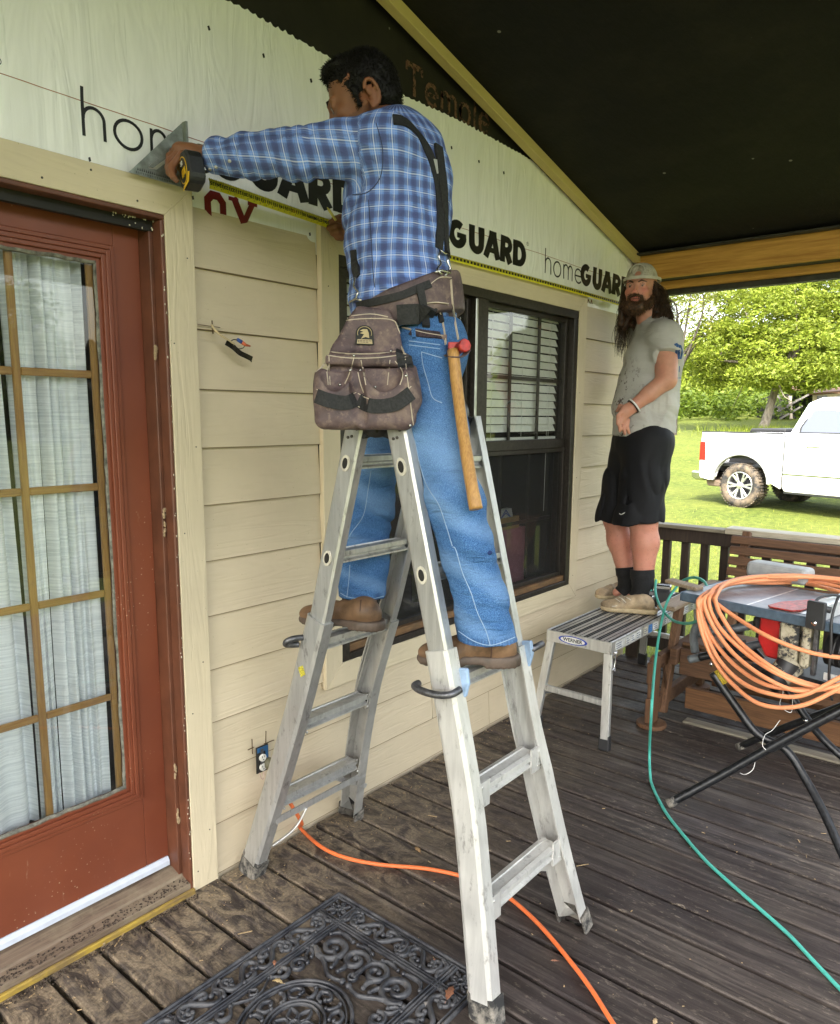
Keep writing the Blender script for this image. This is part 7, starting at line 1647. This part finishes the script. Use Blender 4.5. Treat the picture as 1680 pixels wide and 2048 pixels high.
for pts in ([(804, 618), (835, 610), (868, 605), (895, 608)], [(834, 588), (856, 572), (878, 556), (900, 556)], [(880, 625), (887, 660), (890, 690)], [(900, 560), (905, 620), (915, 680)], [(805, 656), (850, 668), (885, 674)]): SP.strip(pts, .0022, .0016, .004, mb)
mb.build('belt_stitching', M_CRE, pad)['kind'] = 'stuff'
# near-side tool bag: back panel and two open pockets
bd = 1.90; br = V3(CR[0], CR[1], 0); br /= np.linalg.norm(br); bn = np.cross(UP, br); bn = -bn if bn@CF > 0 else bn     # bag frame: right, towards the viewer, up
RB = np.stack([br, bn, UP], 1)
f = Fld(D3(730, 750, bd)-.22, D3(730, 750, bd)+.22, .004)
for i in range(26):   # back panel tapers upward
    y_ = 852-9.2*i; xl = np.interp(y_, [620, 650, 690, 705, 860], [716, 692, 668, 660, 650]); xr = np.interp(y_, [620, 660, 760, 860], [782, 800, 814, 828]); Fbox(f, D3((xl+xr)/2, y_, 1.955), RB, ((xr-xl)/2*1.955/1482, .010, .010), .007, .010)
Fbox(f, D3(676, 800, 1.915), RB, (.058, .036, .076), .026, .010); Fbox(f, D3(771, 800, 1.905), RB, (.078, .038, .078), .028, .008)
f.cap(D3(641, 748, 1.925), D3(650, 800, 1.90), .016, .026, .02); f.cap(D3(820, 742, 1.92), D3(826, 800, 1.91), .016, .024, .02)
Fbox(f, D3(735, 720, 1.935), RB, (.112, .020, .016), .010, .010)
f.ell(D3(672, 738, 1.880), (.040, .036, .056), RB, .005, sub=True); f.ell(D3(768, 735, 1.870), (.050, .038, .060), RB, .005, sub=True)
f.cap(D3(713, 730, 1.880), D3(721, 890, 1.872), .020, .018, .006, sub=True)
f.disp(lambda P: .0045*vn(P*14+2)+.0022*vn(P*40)); bag = sculpt('tool_pouch', f, M_LTH, man1, sm=1)
SB = Surf(bag)
mb = MB(); SB.strip([(634, 792), (655, 800), (690, 806), (711, 798)], .036, .003, .001, mb); SB.strip([(716, 800), (745, 812), (790, 808), (822, 786)], .036, .003, .001, mb); SB.strip([(806, 705), (812, 735)], .040, .002, .001, mb); mb.build('webbing', M_WEB, bag)
mb = MB()
for pts in ([(634, 779), (655, 787), (690, 793), (712, 785)], [(634, 805), (655, 813), (690, 819), (712, 811)], [(716, 787), (745, 799), (790, 795), (822, 773)], [(716, 813), (745, 825), (790, 821), (823, 799)], [(666, 650), (700, 640), (745, 637), (783, 640), (795, 655), (808, 700), (815, 760), (826, 850)], [(655, 703), (700, 708), (760, 707), (812, 700)], [(655, 711), (700, 716), (760, 715), (812, 708)], [(630, 745), (650, 735), (656, 770)], [(658, 712), (660, 770)], [(708, 715), (700, 745), (690, 768)], [(716, 745), (722, 770), (728, 785)], [(722, 720), (732, 770)], [(780, 720), (775, 770)], [(790, 722), (806, 745), (800, 770)], [(690, 634), (740, 628), (776, 634)]): SB.strip(pts, .0020, .0013, .0006, mb, 6)
mb.build('stitching', M_CRE, bag)['kind'] = 'stuff'
mb = MB()
for px, py in ((680, 770), (750, 775), (721, 740), (701, 741), (820, 850), (812, 752), (708, 712), (782, 703)):
    q, n = SB.hit(px, py); mb.ell(q+n*.001, (.0042, .0042, .0042), nu=10, nv=6)
mb.build('rivets', M_STL, bag)['kind'] = 'stuff'
# arched badge with a bird
def onsurf(S_, px, py, off): q, n = S_.hit(px, py); return q+n*off
def patch(S_, pix, off, m, name, parent, th=.0012):
    mb = MB(); P = [onsurf(S_, a, b, off) for a, b in pix]; mb.poly(P, -CFv*th); return mb.build(name, m, parent)
CFv = Vector(CF)
q0, n0 = SB.hit(729, 672); bc = q0+n0*.004; bx = (Vector(br)-n0*Vector(br).dot(n0)).normalized(); by = n0.cross(bx); by = by if by.z > 0 else -by
def bp(a, b, o=0): return bc+bx*a*.00136+by*b*.00136+n0*o
M_GLD = plain('gold thread', (.42, .33, .17), .6)
ar_ = [bp(17*math.cos(t), 16*math.sin(t)+4) for t in np.linspace(0, PI, 13)]
mb = MB(); mb.poly([bp(-17, -18), bp(18, -18), bp(18, -6), *ar_, bp(-17, -6)], n0*.0012); badge = mb.build('badge', plain('black badge', (.012, .012, .010), .7), bag)
mb = MB(); mb.tube([bp(13.5*math.cos(t), 13*math.sin(t)+4, .0018) for t in np.linspace(-.35, PI+.35, 17)], .0009, 6); mb.poly([bp(-14.5, -16.5, .0013), bp(15.5, -16.5, .0013), bp(14, -8, .0013), bp(-13.5, -8, .0013)], n0*.0005)
mb.poly([bp(-9, 9, .0013), bp(-3, 12, .0013), (bp(5, 12, .0013)), bp(8, 5, .0013), bp(9, -5, .0013), bp(2, -3, .0013), bp(-7, -7, .0013), bp(-1, 2, .0013), bp(-9, 4, .0013), bp(-2, 7, .0013)], n0*.0006); mb.build('bird_emblem', M_GLD, badge)
mb = MB()
for r_ in (0, 1):
    for i in range(9 if r_ == 0 else 7): mb.poly([bp(-12+2.9*i, -11.5-2.8*r_, .0019), bp(-10.3+2.9*i, -11.5-2.8*r_, .0019), bp(-10.3+2.9*i, -9.8-2.8*r_, .0019), bp(-12+2.9*i, -9.8-2.8*r_, .0019)], n0*.0003)
mb.build('badge_letters', M_INK, badge)['kind'] = 'stuff'
# suspenders
mb = MB(); S1.strip([(786, 240), (806, 243), (826, 258), (846, 285), (862, 318), (873, 355), (879, 400), (880, 450), (877, 498)], [.031, .027], .0035, .001, mb, 6); sus = mb.build('suspender', M_WEB, man1)
mb = MB(); S1.strip([(874, 292), (880, 340), (886, 400), (889, 460), (892, 508)], [.034, .029], .0035, .005, mb, 6); mb.build('suspender', M_WEB, man1)
mb = MB(); S1.strip([(707, 500), (711, 530), (715, 556)], .030, .0035, .001, mb, 6); mb.build('suspender', M_WEB, man1)
mb = MB(); S1.strip([(868, 320), (875, 348)], .016, .001, .0048, mb); mb.build('suspender_print', plain('silver print', (.4, .4, .38), .6), sus)
mb = MB()
for pts in ([(876, 502), (873, 515), (878, 530), (872, 545), (880, 552)], [(893, 510), (890, 525), (896, 540), (886, 553)], [(716, 556), (713, 572), (721, 585), (716, 600)], [(876, 502), (884, 508), (893, 510)], [(868, 548), (880, 544), (896, 548)], [(705, 603), (716, 598), (728, 601)]):
    mb.tube([onsurf(SP, a, b, .008) for a, b in pts], .0032, 7)
mb.build('clips', M_STL, man1)['kind'] = 'stuff'
# ---- hammer in its loop
ham = thing('hammer', 'framing hammer with a red head and long wooden handle hanging behind the tool belt', 'hammer', tuple(D3(915, 700, 2.0)))
M_HICK = wood('hickory handle', (.30, .14, .035), (.52, .29, .085), 2, sc=1.5, rough=.45)
hp_ = [WD(906, 700, 1.955), WD(916, 790, 1.935), WD(930, 890, 1.895), WD(944, 975, 1.862), WD(952, 1018, 1.850)]
mb = MB(); mb.tube(smooth_path(hp_, 6), [.0160]*6+[.0155]*7+[.0165]*7+[.0175]*5, 12, squash=.95); mb.build('handle', M_HICK, ham)

mb = MB(); a, b = WD(918, 697, 1.965), WD(931, 690, 1.93); mb.tube([a, a+(b-a)*.7, a+(b-a)*.75, b], [.015, .015, .0185, .0175], 8, smooth=False); mb.obox(WD(908, 698, 1.975), tuple(CR*.016), tuple(CF*.013), tuple(CU*.016))
mb.poly([WD(898, 692, 1.985), WD(884, 700, 2.0), WD(868, 722, 2.03), WD(880, 722, 2.03), WD(898, 708, 1.99)], CFv*.02); mb.build('hammer_head', M_RH, ham, .003)
mb = MB(); mb.tube(smooth_path([onsurf(SP, 884, 672, .006), WD(888, 705, 1.99), WD(905, 714, 1.945), WD(926, 712, 1.945), WD(936, 700, 1.96)], 5), .010, 8, squash=.25, upv=(0, 0, 1)); mb.build('hammer_loop', M_LTH, pad)
# ---- tape measure in the left hand
tm = thing('tape_measure', 'black and yellow tape measure case gripped in the left hand at the door casing', 'tape measure', tuple(D3(380, 340, 2.04)))
tn = Vector(-CR*.80-CU*.12-CF*.58).normalized(); tt = Vector(CU*.96-CR*.26); tt = (tt-tn*tt.dot(tn)).normalized(); tb_ = tn.cross(tt)
tc = WD(384, 338, 2.045)
def tp(a, b, c): return tc+tb_*a+tt*b+tn*c
sh_ = [(-.034, -.036), (-.020, -.050), (.026, -.052), (.040, -.040), (.042, .020), (.026, .044), (0, .048), (-.026, .040), (-.038, .014)]
mb = MB(); mb.poly([tp(a, b, -.024) for a, b in sh_], tn*.048); mb.build('case', plain('black rubber case', (.016, .016, .017), .5, bump=.15, sc=150), tm, .006)
ov = lambda s, o: [tp(.004+.027*s*math.cos(t)+0, -.006+.036*s*math.sin(t), o) for t in np.linspace(0, 2*PI, 25)[:-1]]
M_YP = plain('yellow plastic', (.78, .48, .02), .4)
mb = MB(); mb.poly(ov(1.03, .0242), tn*.001); mb.poly([tp(a, b, .0236) for a, b in ((-.036, -.030), (-.020, -.0505), (.028, -.0525), (.018, -.044), (-.010, -.044), (-.026, -.026))], tn*.0012); fp = mb.build('face_ring', M_YP, tm)
mb = MB(); mb.poly(ov(.94, .0252), tn*.0006); mb.build('face_plate', plain('face black', (.014, .014, .014), .4), fp)
text('35', .016, M_WHI, frame(tp(.002, .014, .0262), tuple(-tb_), tuple(tt)), parent=fp, bold=.0006) if False else text('35', .016, M_WHI, frame(tp(.004, .014, .0262), tuple(tb_*-1), tuple(tt*-1), tuple(tn)), parent=fp, bold=.0006)
mb = MB()
for a0, a1, b0, b1 in ((-.016, -.004, -.024, -.004), (-.001, .004, -.026, -.004), (.007, .012, -.026, -.004)): mb.poly([tp(a0, b0, .0262), tp(a1, b0, .0262), tp(a1, b1, .0262), tp(a0, b1, .0262)], tn*.0004)
mb.build('face_print', M_YP, fp)
mb = MB(); mb.poly([tp(.026, -.046, -.018), tp(.041, -.036, -.018), tp(.041, -.036, .012), tp(.026, -.046, .012)], -tn*.0+tt*.004); mb.build('blade_mouth', M_YT, tm)
mb = MB(); a, b = WD(654, 414, 2.57), WD(672, 441, 2.58); mb.tube([a, a+(b-a)*.18, a+(b-a)*.2, b], [.0008, .0042, .0045, .0045], 6, smooth=False); mb.tube([a, a+(b-a)*.05], [.0006, .0014], 6, 1)
tag(mb.build('pencil', [plain('pencil yellow', (.60, .52, .10), .5), M_INK]), 'short yellow pencil held upright in the far hand above the tape', 'pencil')
# ================================================================ bearded man on the platform
man2 = thing('person', 'bearded long-haired man in a backwards cap, grey T-shirt and black shorts on the platform', 'person', (3.9, 1.62, .52))
F2 = V3(-.62, .785, 0); R2 = np.cross(F2, UP)
h2 = D3(1281, 583, 4.10); n0_, n1_ = D3(1312, 655, 4.13), D3(1292, 610, 4.12)
lsh2, rsh2 = D3(1330, 672, 3.99), D3(1288, 662, 4.28); lel2, lwr2 = D3(1333, 760, 3.93), D3(1264, 815, 3.95); rel2, rwr2 = D3(1262, 760, 4.40), D3(1240, 812, 4.25)
pl2 = D3(1287, 880, 4.13); lh2, rh2 = D3(1296, 890, 4.05), D3(1270, 885, 4.23); lk2, la2 = D3(1286, 1040, 4.06), D3(1286, 1180, 4.08); rk2, ra2 = D3(1232, 1035, 4.24), D3(1258, 1170, 4.23)
f = Fld((3.50, 1.25, .54), (4.45, 2.15, 2.42), .0055)
f.chain([pl2, D3(1287, 810, 4.13), D3(1300, 730, 4.13), D3(1312, 680, 4.13)], [.125, .130, .120, .10], .05, (F2, 1.1)); f.cap(lsh2, rsh2, .065, .065, .04); f.cap(D3(1312, 680, 4.13), n1_, .085, .064, .04)
f.chain([lsh2, lel2], [.070, .056], .02); f.chain([lel2, (lel2+lwr2)/2, lwr2], [.050, .043, .030], .012); f.chain([rsh2, rel2, rwr2], [.062, .045, .030], .02)
f.chain([lh2, lk2, D3(1290, 1085, 4.07), la2], [.10, .074, .073, .042], .03); f.chain([rh2, rk2, D3(1240, 1080, 4.235), ra2], [.10, .070, .069, .042], .03)
f.cap(la2, la2+V3(*(F2*.07))-UP*.045, .034, .022, .01); f.cap(ra2, ra2+V3(*(F2*.07))-UP*.045, .034, .022, .01)
HR2 = basis(-np.array(CF)*.85-np.array(CR)*.50+V3(0, 0, .02), UP); L2 = head_sdf(f, h2, HR2, 1.10)
hp2 = D3(1252, 822, 3.955)
f.cap(lwr2, hp2, .030, .034, .02, (CF, 1.3)); f.cap(hp2, D3(1243, 838, 3.96), .032, .026, .015, (CF, 1.4))
for i, (a, b, c) in enumerate((((1246, 820), (1236, 832), (1235, 848)), ((1248, 832), (1239, 848), (1240, 862)), ((1252, 838), (1246, 856), (1250, 868)), ((1256, 840), (1254, 856), (1258, 866)))):
    f.chain([D3(*a, 3.945+.012*i), D3(*b, 3.935+.012*i), D3(*c, 3.945+.012*i)], [.0115, .0105, .009], .004)
f.chain([D3(1250, 815, 3.97), D3(1240, 812, 3.99), D3(1234, 822, 4.01)], [.013, .011, .009], .005)
def tint2(V):
    q = (V-h2)@HR2/1.10; t = np.zeros((len(V), 3)); fr = q[:, 1] > .05
    t[:, 0] += fr*(np.abs(q[:, 2]+.062) < .012)*(np.abs(q[:, 0]) < .024)*.75
    t[:, 0] += np.exp(-((np.linalg.norm(q-V3(.042, .075, -.022), axis=1)/.022)**2))*.75+np.exp(-((np.linalg.norm(q-V3(-.042, .075, -.022), axis=1)/.022)**2))*.75+np.exp(-((np.linalg.norm(q-V3(0, .115, -.030), axis=1)/.018)**2))*.6
    ey = np.minimum(np.linalg.norm(q-V3(-.031, .088, .002), axis=1), np.linalg.norm(q-V3(.031, .088, .002), axis=1)); t[:, 2] += (ey < .0068)*.55; ir = ey < .0050; t[:, 2][ir] = 0; t[:, 1] += ir*1.
    t[:, 1] += ((ey > .0085)*(ey < .0125)*(q[:, 2] > .004))*.6
    t[:, 1] += fr*(np.abs(q[:, 2]+.0635) < .0022)*(np.abs(q[:, 0]) < .02)*.9
    t[:, 0] += (V[:, 2] < 1.2)*.22
    return np.clip(t, 0, 1)
body2 = sculpt('body', f, M_SK2, man2, col=tint2, sm=1)
M_HR2 = Mat('dark brown curls', (.03, .014, .007), .5, spec=.4); rr_ = M_HR2.noise(60, None, 3); M_HR2.base(M_HR2.ramp(rr_, (.35, (.010, .005, .003)), (.7, (.075, .035, .014)))); M_HR2 = M_HR2.m
M_BRD = Mat('brown beard', (.04, .018, .008), .6); rr_ = M_BRD.noise(90, None, 3); M_BRD.base(M_BRD.ramp(rr_, (.35, (.020, .010, .005)), (.7, (.13, .058, .022)))); M_BRD = M_BRD.m
tufts('leg_hair', body2, M_HR2, man2, 1500, .011, .00045, 21, .9, filt=lambda c: c.z < 1.12 and c.z > .68, jit=.25)
# hair volume + curls
g = Fld(h2-.30, h2+.18, .006)
g.ell(L2(0, -.045, .01), (.086, .075, .085), HR2, .02); g.cap(L2(-.070, -.04, -.03), L2(-.090, -.045, -.17), .045, .040, .03); g.cap(L2(.070, -.035, -.03), L2(.080, -.03, -.15), .040, .036, .03); g.cap(L2(0, -.07, -.02), L2(0, -.09, -.15), .065, .055, .03); g.cap(L2(.078, .02, -.06), L2(.074, .03, -.16), .022, .018, .02); g.cap(L2(-.072, -.05, .0), L2(-.125, -.075, -.12), .040, .036, .03); g.cap(L2(-.06, -.04, -.04), L2(-.09, .0, -.15), .03, .03, .03)
g.disp(lambda P: .006*vn(P*38)+.004*vn(P*80)); hair2 = sculpt('hair', g, M_HR2, man2, sm=0)
R = np.random.RandomState(12); mb = MB()
for i in range(1150):
    sd_ = R.choice([-1, -1, -1, 1, 1]); a = R.uniform(-.10, .035); root = L2(sd_*.078*R.uniform(.7, 1.0), a*.8, R.uniform(-.03, .045)) if i % 4 else L2(R.uniform(-.06, .06), -.095, R.uniform(-.04, .03))
    ln = R.uniform(.13, .33); out = HR2@V3(-R.uniform(.1, .62) if sd_ < 0 else R.uniform(.05, .28), R.uniform(-.22, .08) if i % 4 else -.25, .35*R.uniform(0, 1) if sd_ < 0 else 0); ph = R.uniform(0, 6.28); fr_ = R.uniform(34, 62); am = R.uniform(.006, .019); path = []; n = 15
    for k in range(n):
        t = k/(n-1); s_ = ln*t; path.append(root+out*ln*(1.2*t-.5*t*t)-UP*s_*(.75+.25*t)+V3(math.sin(ph+s_*fr_), math.cos(ph+s_*fr_*.9), .4*math.sin(ph*2+s_*fr_))*am*min(1, t*3))
    mb.tube(path, [.0019*(1-.7*k/n) for k in range(n)], 3, cap=False)
o = mb.build('curls', M_HR2, man2); o['kind'] = 'stuff'
g = Fld(h2-.16, h2+.14, .004)
g.chain([L2(-.070, .012, -.030), L2(-.058, .040, -.075), L2(-.026, .080, -.100), L2(.026, .080, -.100), L2(.058, .040, -.075), L2(.070, .012, -.030)], [.013, .020, .024, .024, .020, .013], .012)
g.ell(L2(0, .070, -.105), (.046, .034, .034), HR2, .015); g.cap(L2(-.030, .088, -.050), L2(0, .100, -.046), .0055, .0065, .006); g.cap(L2(.030, .088, -.050), L2(0, .100, -.046), .0055, .0065, .006); g.cap(L2(-.032, .086, -.052), L2(-.032, .082, -.085), .008, .014, .008); g.cap(L2(.032, .086, -.052), L2(.032, .082, -.085), .008, .014, .008)
g.ell(L2(0, .108, -.062), (.022, .016, .012), HR2, .006, sub=True); g.disp(lambda P: .003*vn(P*60)); brd = sculpt('beard', g, M_BRD, man2, sm=0)
tufts('beard_tufts', brd, M_BRD, man2, 2400, .015, .0011, 8, .7, jit=.35)
mb = MB()
for sg in (-1, 1): mb.tube([L2(sg*.012, .099, .017), L2(sg*.028, .098, .024), L2(sg*.050, .080, .020)], [.0042, .0055, .0022], 8, squash=.8)
mb.build('eyebrows', M_HR2, man2)
# cap worn backwards: dome with an arched opening, strap, brim at the back
def capmat():
    m = Mat('grey mesh cap', (.4, .38, .32), .8); v = m.co((1, 1, 1)); a = m.noise(26, v, 4, .7); b = m.vor(260, v)
    c = m.ramp(a, (.34, (.22, .20, .16)), (.46, (.40, .37, .30)), (.7, (.50, .47, .39))); m.base(m.mix(m.ramp(b, (.25, .5), (.4, 0.0)), c, (.12, .11, .09))); m.bump(b, .4, .001); return m.m
M_CAPM = capmat(); M_CST = plain('cream strap', (.48, .45, .37), .7)
g = Fld(h2-.16, h2+.20, .004)
g.ell(L2(0, -.012, .045), (.087, .104, .100), HR2, .005); g.ell(L2(0, .012, .086), (.070, .078, .052), HR2, .02); g.clip(L2(0, .09, .046), HR2@V3(0, -.22, -1)); g.ell(L2(0, .112, .072), (.034, .05, .034), HR2, .004, sub=True)
g.disp(lambda P: .0015*vn(P*30)); capo = sculpt('cap', g, M_CAPM, man2, sm=1)
mb = MB(); mb.sweep(smooth_path([L2(.089*math.sin(a), -.012+.106*math.cos(a), .055+.016*math.cos(a)) for a in np.linspace(-PI, PI, 29)], 1), [(-.001, -.012), (.002, -.012), (.002, .012), (-.001, .012)], (0, 0, 1)); mb = MB()
ps = [L2(.090*math.sin(a), -.012+.1065*math.cos(a), .058-.016*math.cos(a)) for a in np.linspace(0, 2*PI, 33)]; vs = []
for p in ps: o_ = (p-L2(0, -.012, .05)); o_ = o_-UP*(o_@UP); o_ /= np.linalg.norm(o_); vs += [p-UP*.008, p+UP*.008, p+UP*.008+o_*.002, p-UP*.008+o_*.002]
mb.add(vs, [(i*4+j, i*4+(j+1) % 4, (i+1)*4+(j+1) % 4, (i+1)*4+j) for i in range(32) for j in range(4)]); mb.build('cap_strap', M_CST, capo)
mb = MB(); arc_ = [L2(.036*math.sin(a)*1.0, .0905-.004*abs(math.sin(a)), .070+.038*math.cos(a)) for a in np.linspace(-PI/2, PI/2, 13)]; mb.tube(arc_, .0030, 6); mb.build('cap_opening_trim', M_CST, capo)
mb = MB(); mb.poly([L2(x, -.10-.062*math.sqrt(max(0, 1-(x/.075)**2)), .052) for x in np.linspace(-.075, .075, 13)]+[L2(.075, -.075, .052), L2(-.075, -.075, .052)], (0, 0, .004)); mb.build('cap_brim', M_CAPM, capo)
# T-shirt
def tee():
    m = Mat('stained grey T-shirt', (.42, .41, .38), .9, spec=.15); v = m.co((1, 1, 1)); a = m.noise(5, v, 4); st = m.noise(26, m.co((1, 1, .8)), 6, .75); xyz = m.n('SeparateXYZ', {'Vector': v})
    c = m.ramp(a, (.3, (.36, .35, .325)), (.7, (.50, .485, .45)))
    fr = m.n('DotProductX', {}) if False else m.n('VectorMath', {0: v, 1: tuple(F2)}, operation='DOT_PRODUCT').outputs['Value']
    k = m.math('MULTIPLY', m.n('MapRange', {0: fr, 1: float(F2@pl2)+.02, 2: float(F2@pl2)+.13, 3: 0.0, 4: 1.0}).outputs[0], m.ramp(st, (.56, 0.0), (.585, 1.0)))
    k2 = m.math('MULTIPLY', k, m.n('MapRange', {0: xyz.outputs['Z'], 1: 1.92, 2: 1.80, 3: 0.0, 4: 1.0}).outputs[0])
    m.base(m.mix(m.math('MULTIPLY', k2, .9), c, (.055, .03, .025))); m.bump(m.noise(500, v, 2), .2, .0006); m.bump(m.noise(1, m.co((9, 9, 26), rot=(.3, .5, 0)), 3, .5, 1.0), .5, .012); return m.m
M_TEE = tee()
f = Fld((3.50, 1.25, 1.40), (4.45, 2.15, 2.18), .0065)
f.chain([D3(1287, 868, 4.13), D3(1290, 815, 4.13), D3(1298, 765, 4.13), D3(1308, 715, 4.13), D3(1314, 680, 4.13)], [.180, .176, .164, .152, .122], .05, (F2, 1.06)); f.cap(lsh2-UP*.01, rsh2-UP*.01, .088, .085, .05); f.cap(D3(1312, 680, 4.13), D3(1306, 650, 4.13), .11, .078, .04)
f.cap(lsh2-UP*.005, D3(1334, 708, 3.955), .088, .083, .03); f.cap(rsh2-UP*.005, D3(1285, 705, 4.33), .085, .08, .03)
cut = D3(1329, 712, 3.955); ar = (D3(1329, 712, 3.955)-lsh2); ar = ar/np.linalg.norm(ar); 
sl, P = f._sub(f.lo, f.lo+f.n*f.h); dl = ((P-cut)@ar.astype(np.float32)); ml = (np.linalg.norm(P-cut-((P-cut)@ar.astype(np.float32))[..., None]*ar.astype(np.float32), axis=-1) < .105)&(((P-pl2)@(-R2).astype(np.float32)) > .135)
f.a = np.where(ml, np.maximum(f.a, dl.astype(np.float32)), f.a)
f.clip(D3(1288, 869, 4.13), -UP-V3(*F2)*.05)
def wr3(P):
    z = P[:, 2]; u = P@CR; return .0120*ridge(P, UP*13+CR*8, CR*5)*(.3+np.exp(-((z-1.62)/.12)**2)+.7*np.exp(-((z-1.90)/.08)**2))*.8+.005*vn(P*9)+.0015*vn(P*30)
f.disp(wr3); tee2 = sculpt('t_shirt', f, M_TEE, man2, sm=1)
ST = Surf(tee2); M_NVY = plain('navy shirt print', (.02, .08, .24), .7)
mb = MB()
for pts, w_ in (([(1349, 690), (1355, 688)], .012), ([(1355, 688), (1350, 722)], .013), ([(1359, 690), (1357, 718)], .012), ([(1361, 690), (1364, 704), (1361, 718)], .010), ([(1353, 733), (1355, 741)], .006), ([(1359, 732), (1358, 744)], .006)): ST.strip(pts, w_, .001, .0008, mb)
for pts, w_ in (([(1341, 748), (1340, 760)], .006), ([(1341, 748), (1346, 749), (1345, 760), (1340, 760)], .006), ([(1348, 749), (1352, 750), (1349, 754), (1352, 758), (1348, 761)], .006), ([(1354, 756), (1356, 756)], .006), ([(1359, 756), (1361, 756)], .006)): ST.strip(pts, w_, .001, .0008, mb, 3)
mb.build('shirt_print', M_NVY, man2)['kind'] = 'stuff'
# shorts
M_SHT = Mat('black athletic shorts', (.010, .010, .012), .75, spec=.25); M_SHT.bump(M_SHT.noise(9, None, 4), .3, .01); M_SHT = M_SHT.m
f = Fld((3.55, 1.25, .90), (4.35, 2.1, 1.62), .0065)
f.ell(D3(1288, 885, 4.13), (.165, .165, .16), None, .03); f.chain([lh2, D3(1287, 960, 4.05), D3(1275, 1045, 4.05)], [.135, .125, .128], .03); f.chain([rh2, D3(1252, 960, 4.22), D3(1232, 1040, 4.22)], [.135, .12, .115], .03)
f.cap(D3(1252, 1090, 3.98), D3(1262, 960, 4.0), .018, .006, .03, sub=True); f.clip(D3(1280, 1042, 4.06), -UP-V3(*F2)*.12); f.clip(D3(1288, 850, 4.13), UP)
f.disp(lambda P: .013*ridge(P, CR*16, UP*3)*np.clip((1.5-P[:, 2])/.2, .2, 1)+.003*vn(P*12)); shorts = sculpt('shorts', f, M_SHT, man2, sm=1)
SS = Surf(shorts); mb = MB()
SS.strip([(1239, 1027), (1243, 1029), (1250, 1025)], .004, .001, .0008, mb); mb.build('shorts_tick', M_WHI, man2)
M_SOCK = plain('black ribbed sock', (.008, .008, .009), .9, bump=.3, sc=200)
for a, r_ in ((la2, 0), (ra2, 1)):
    mb = MB(); t_ = D3(1284, 1143, 4.08) if r_ == 0 else D3(1254, 1137, 4.23); t_ = t_+UP*.01; mb.tube(smooth_path([t_, t_*.6+a*.4, t_*.25+a*.75, a-UP*.03+F2*.01, a-UP*.06+F2*.03], 4), [.066]*5+[.061]*4+[.058]*4+[.060]*4, 24); mb.build('sock', M_SOCK, man2)
s1_ = boot(tuple(WZ(1311, 1226, .525).xy), tuple(WZ(1198, 1218, .525).xy), .5215, la2, 0, M_SUE, M_SOLE2, .05, 1.12, False)
s2_ = boot(tuple(WZ(1278, 1192, .525).xy), tuple(WZ(1190, 1196, .525).xy), .5215, ra2, 0, M_SUE, M_SOLE2, .05, 1.12, False)
SH = Surf(s1_); mb = MB()
for pts in ([(1233, 1192), (1243, 1197), (1252, 1205)], [(1240, 1186), (1250, 1193), (1262, 1200)], [(1205, 1196), (1225, 1195), (1240, 1203)]): SH.strip(pts, .004, .0015, .0005, mb)
mb.build('lace', M_SLOT, s1_)
mb = MB(); ax2 = (lwr2-lel2)/np.linalg.norm(lwr2-lel2); wc = lwr2-ax2*.015; e1 = np.cross(ax2, UP); e1 /= np.linalg.norm(e1); e2 = np.cross(ax2, e1)
mb.tube([wc+(e1*math.cos(a)+e2*math.sin(a))*.042 for a in np.linspace(0, 2*PI, 21)], .0045, 8); mb.build('bracelet', M_WHI, man2)
mb = MB(); mb.tube([wc+ax2*.008+(e1*math.cos(a)+e2*math.sin(a))*.040 for a in np.linspace(0, 2*PI, 21)], .0030, 8); mb.build('bracelet', M_INK, man2)
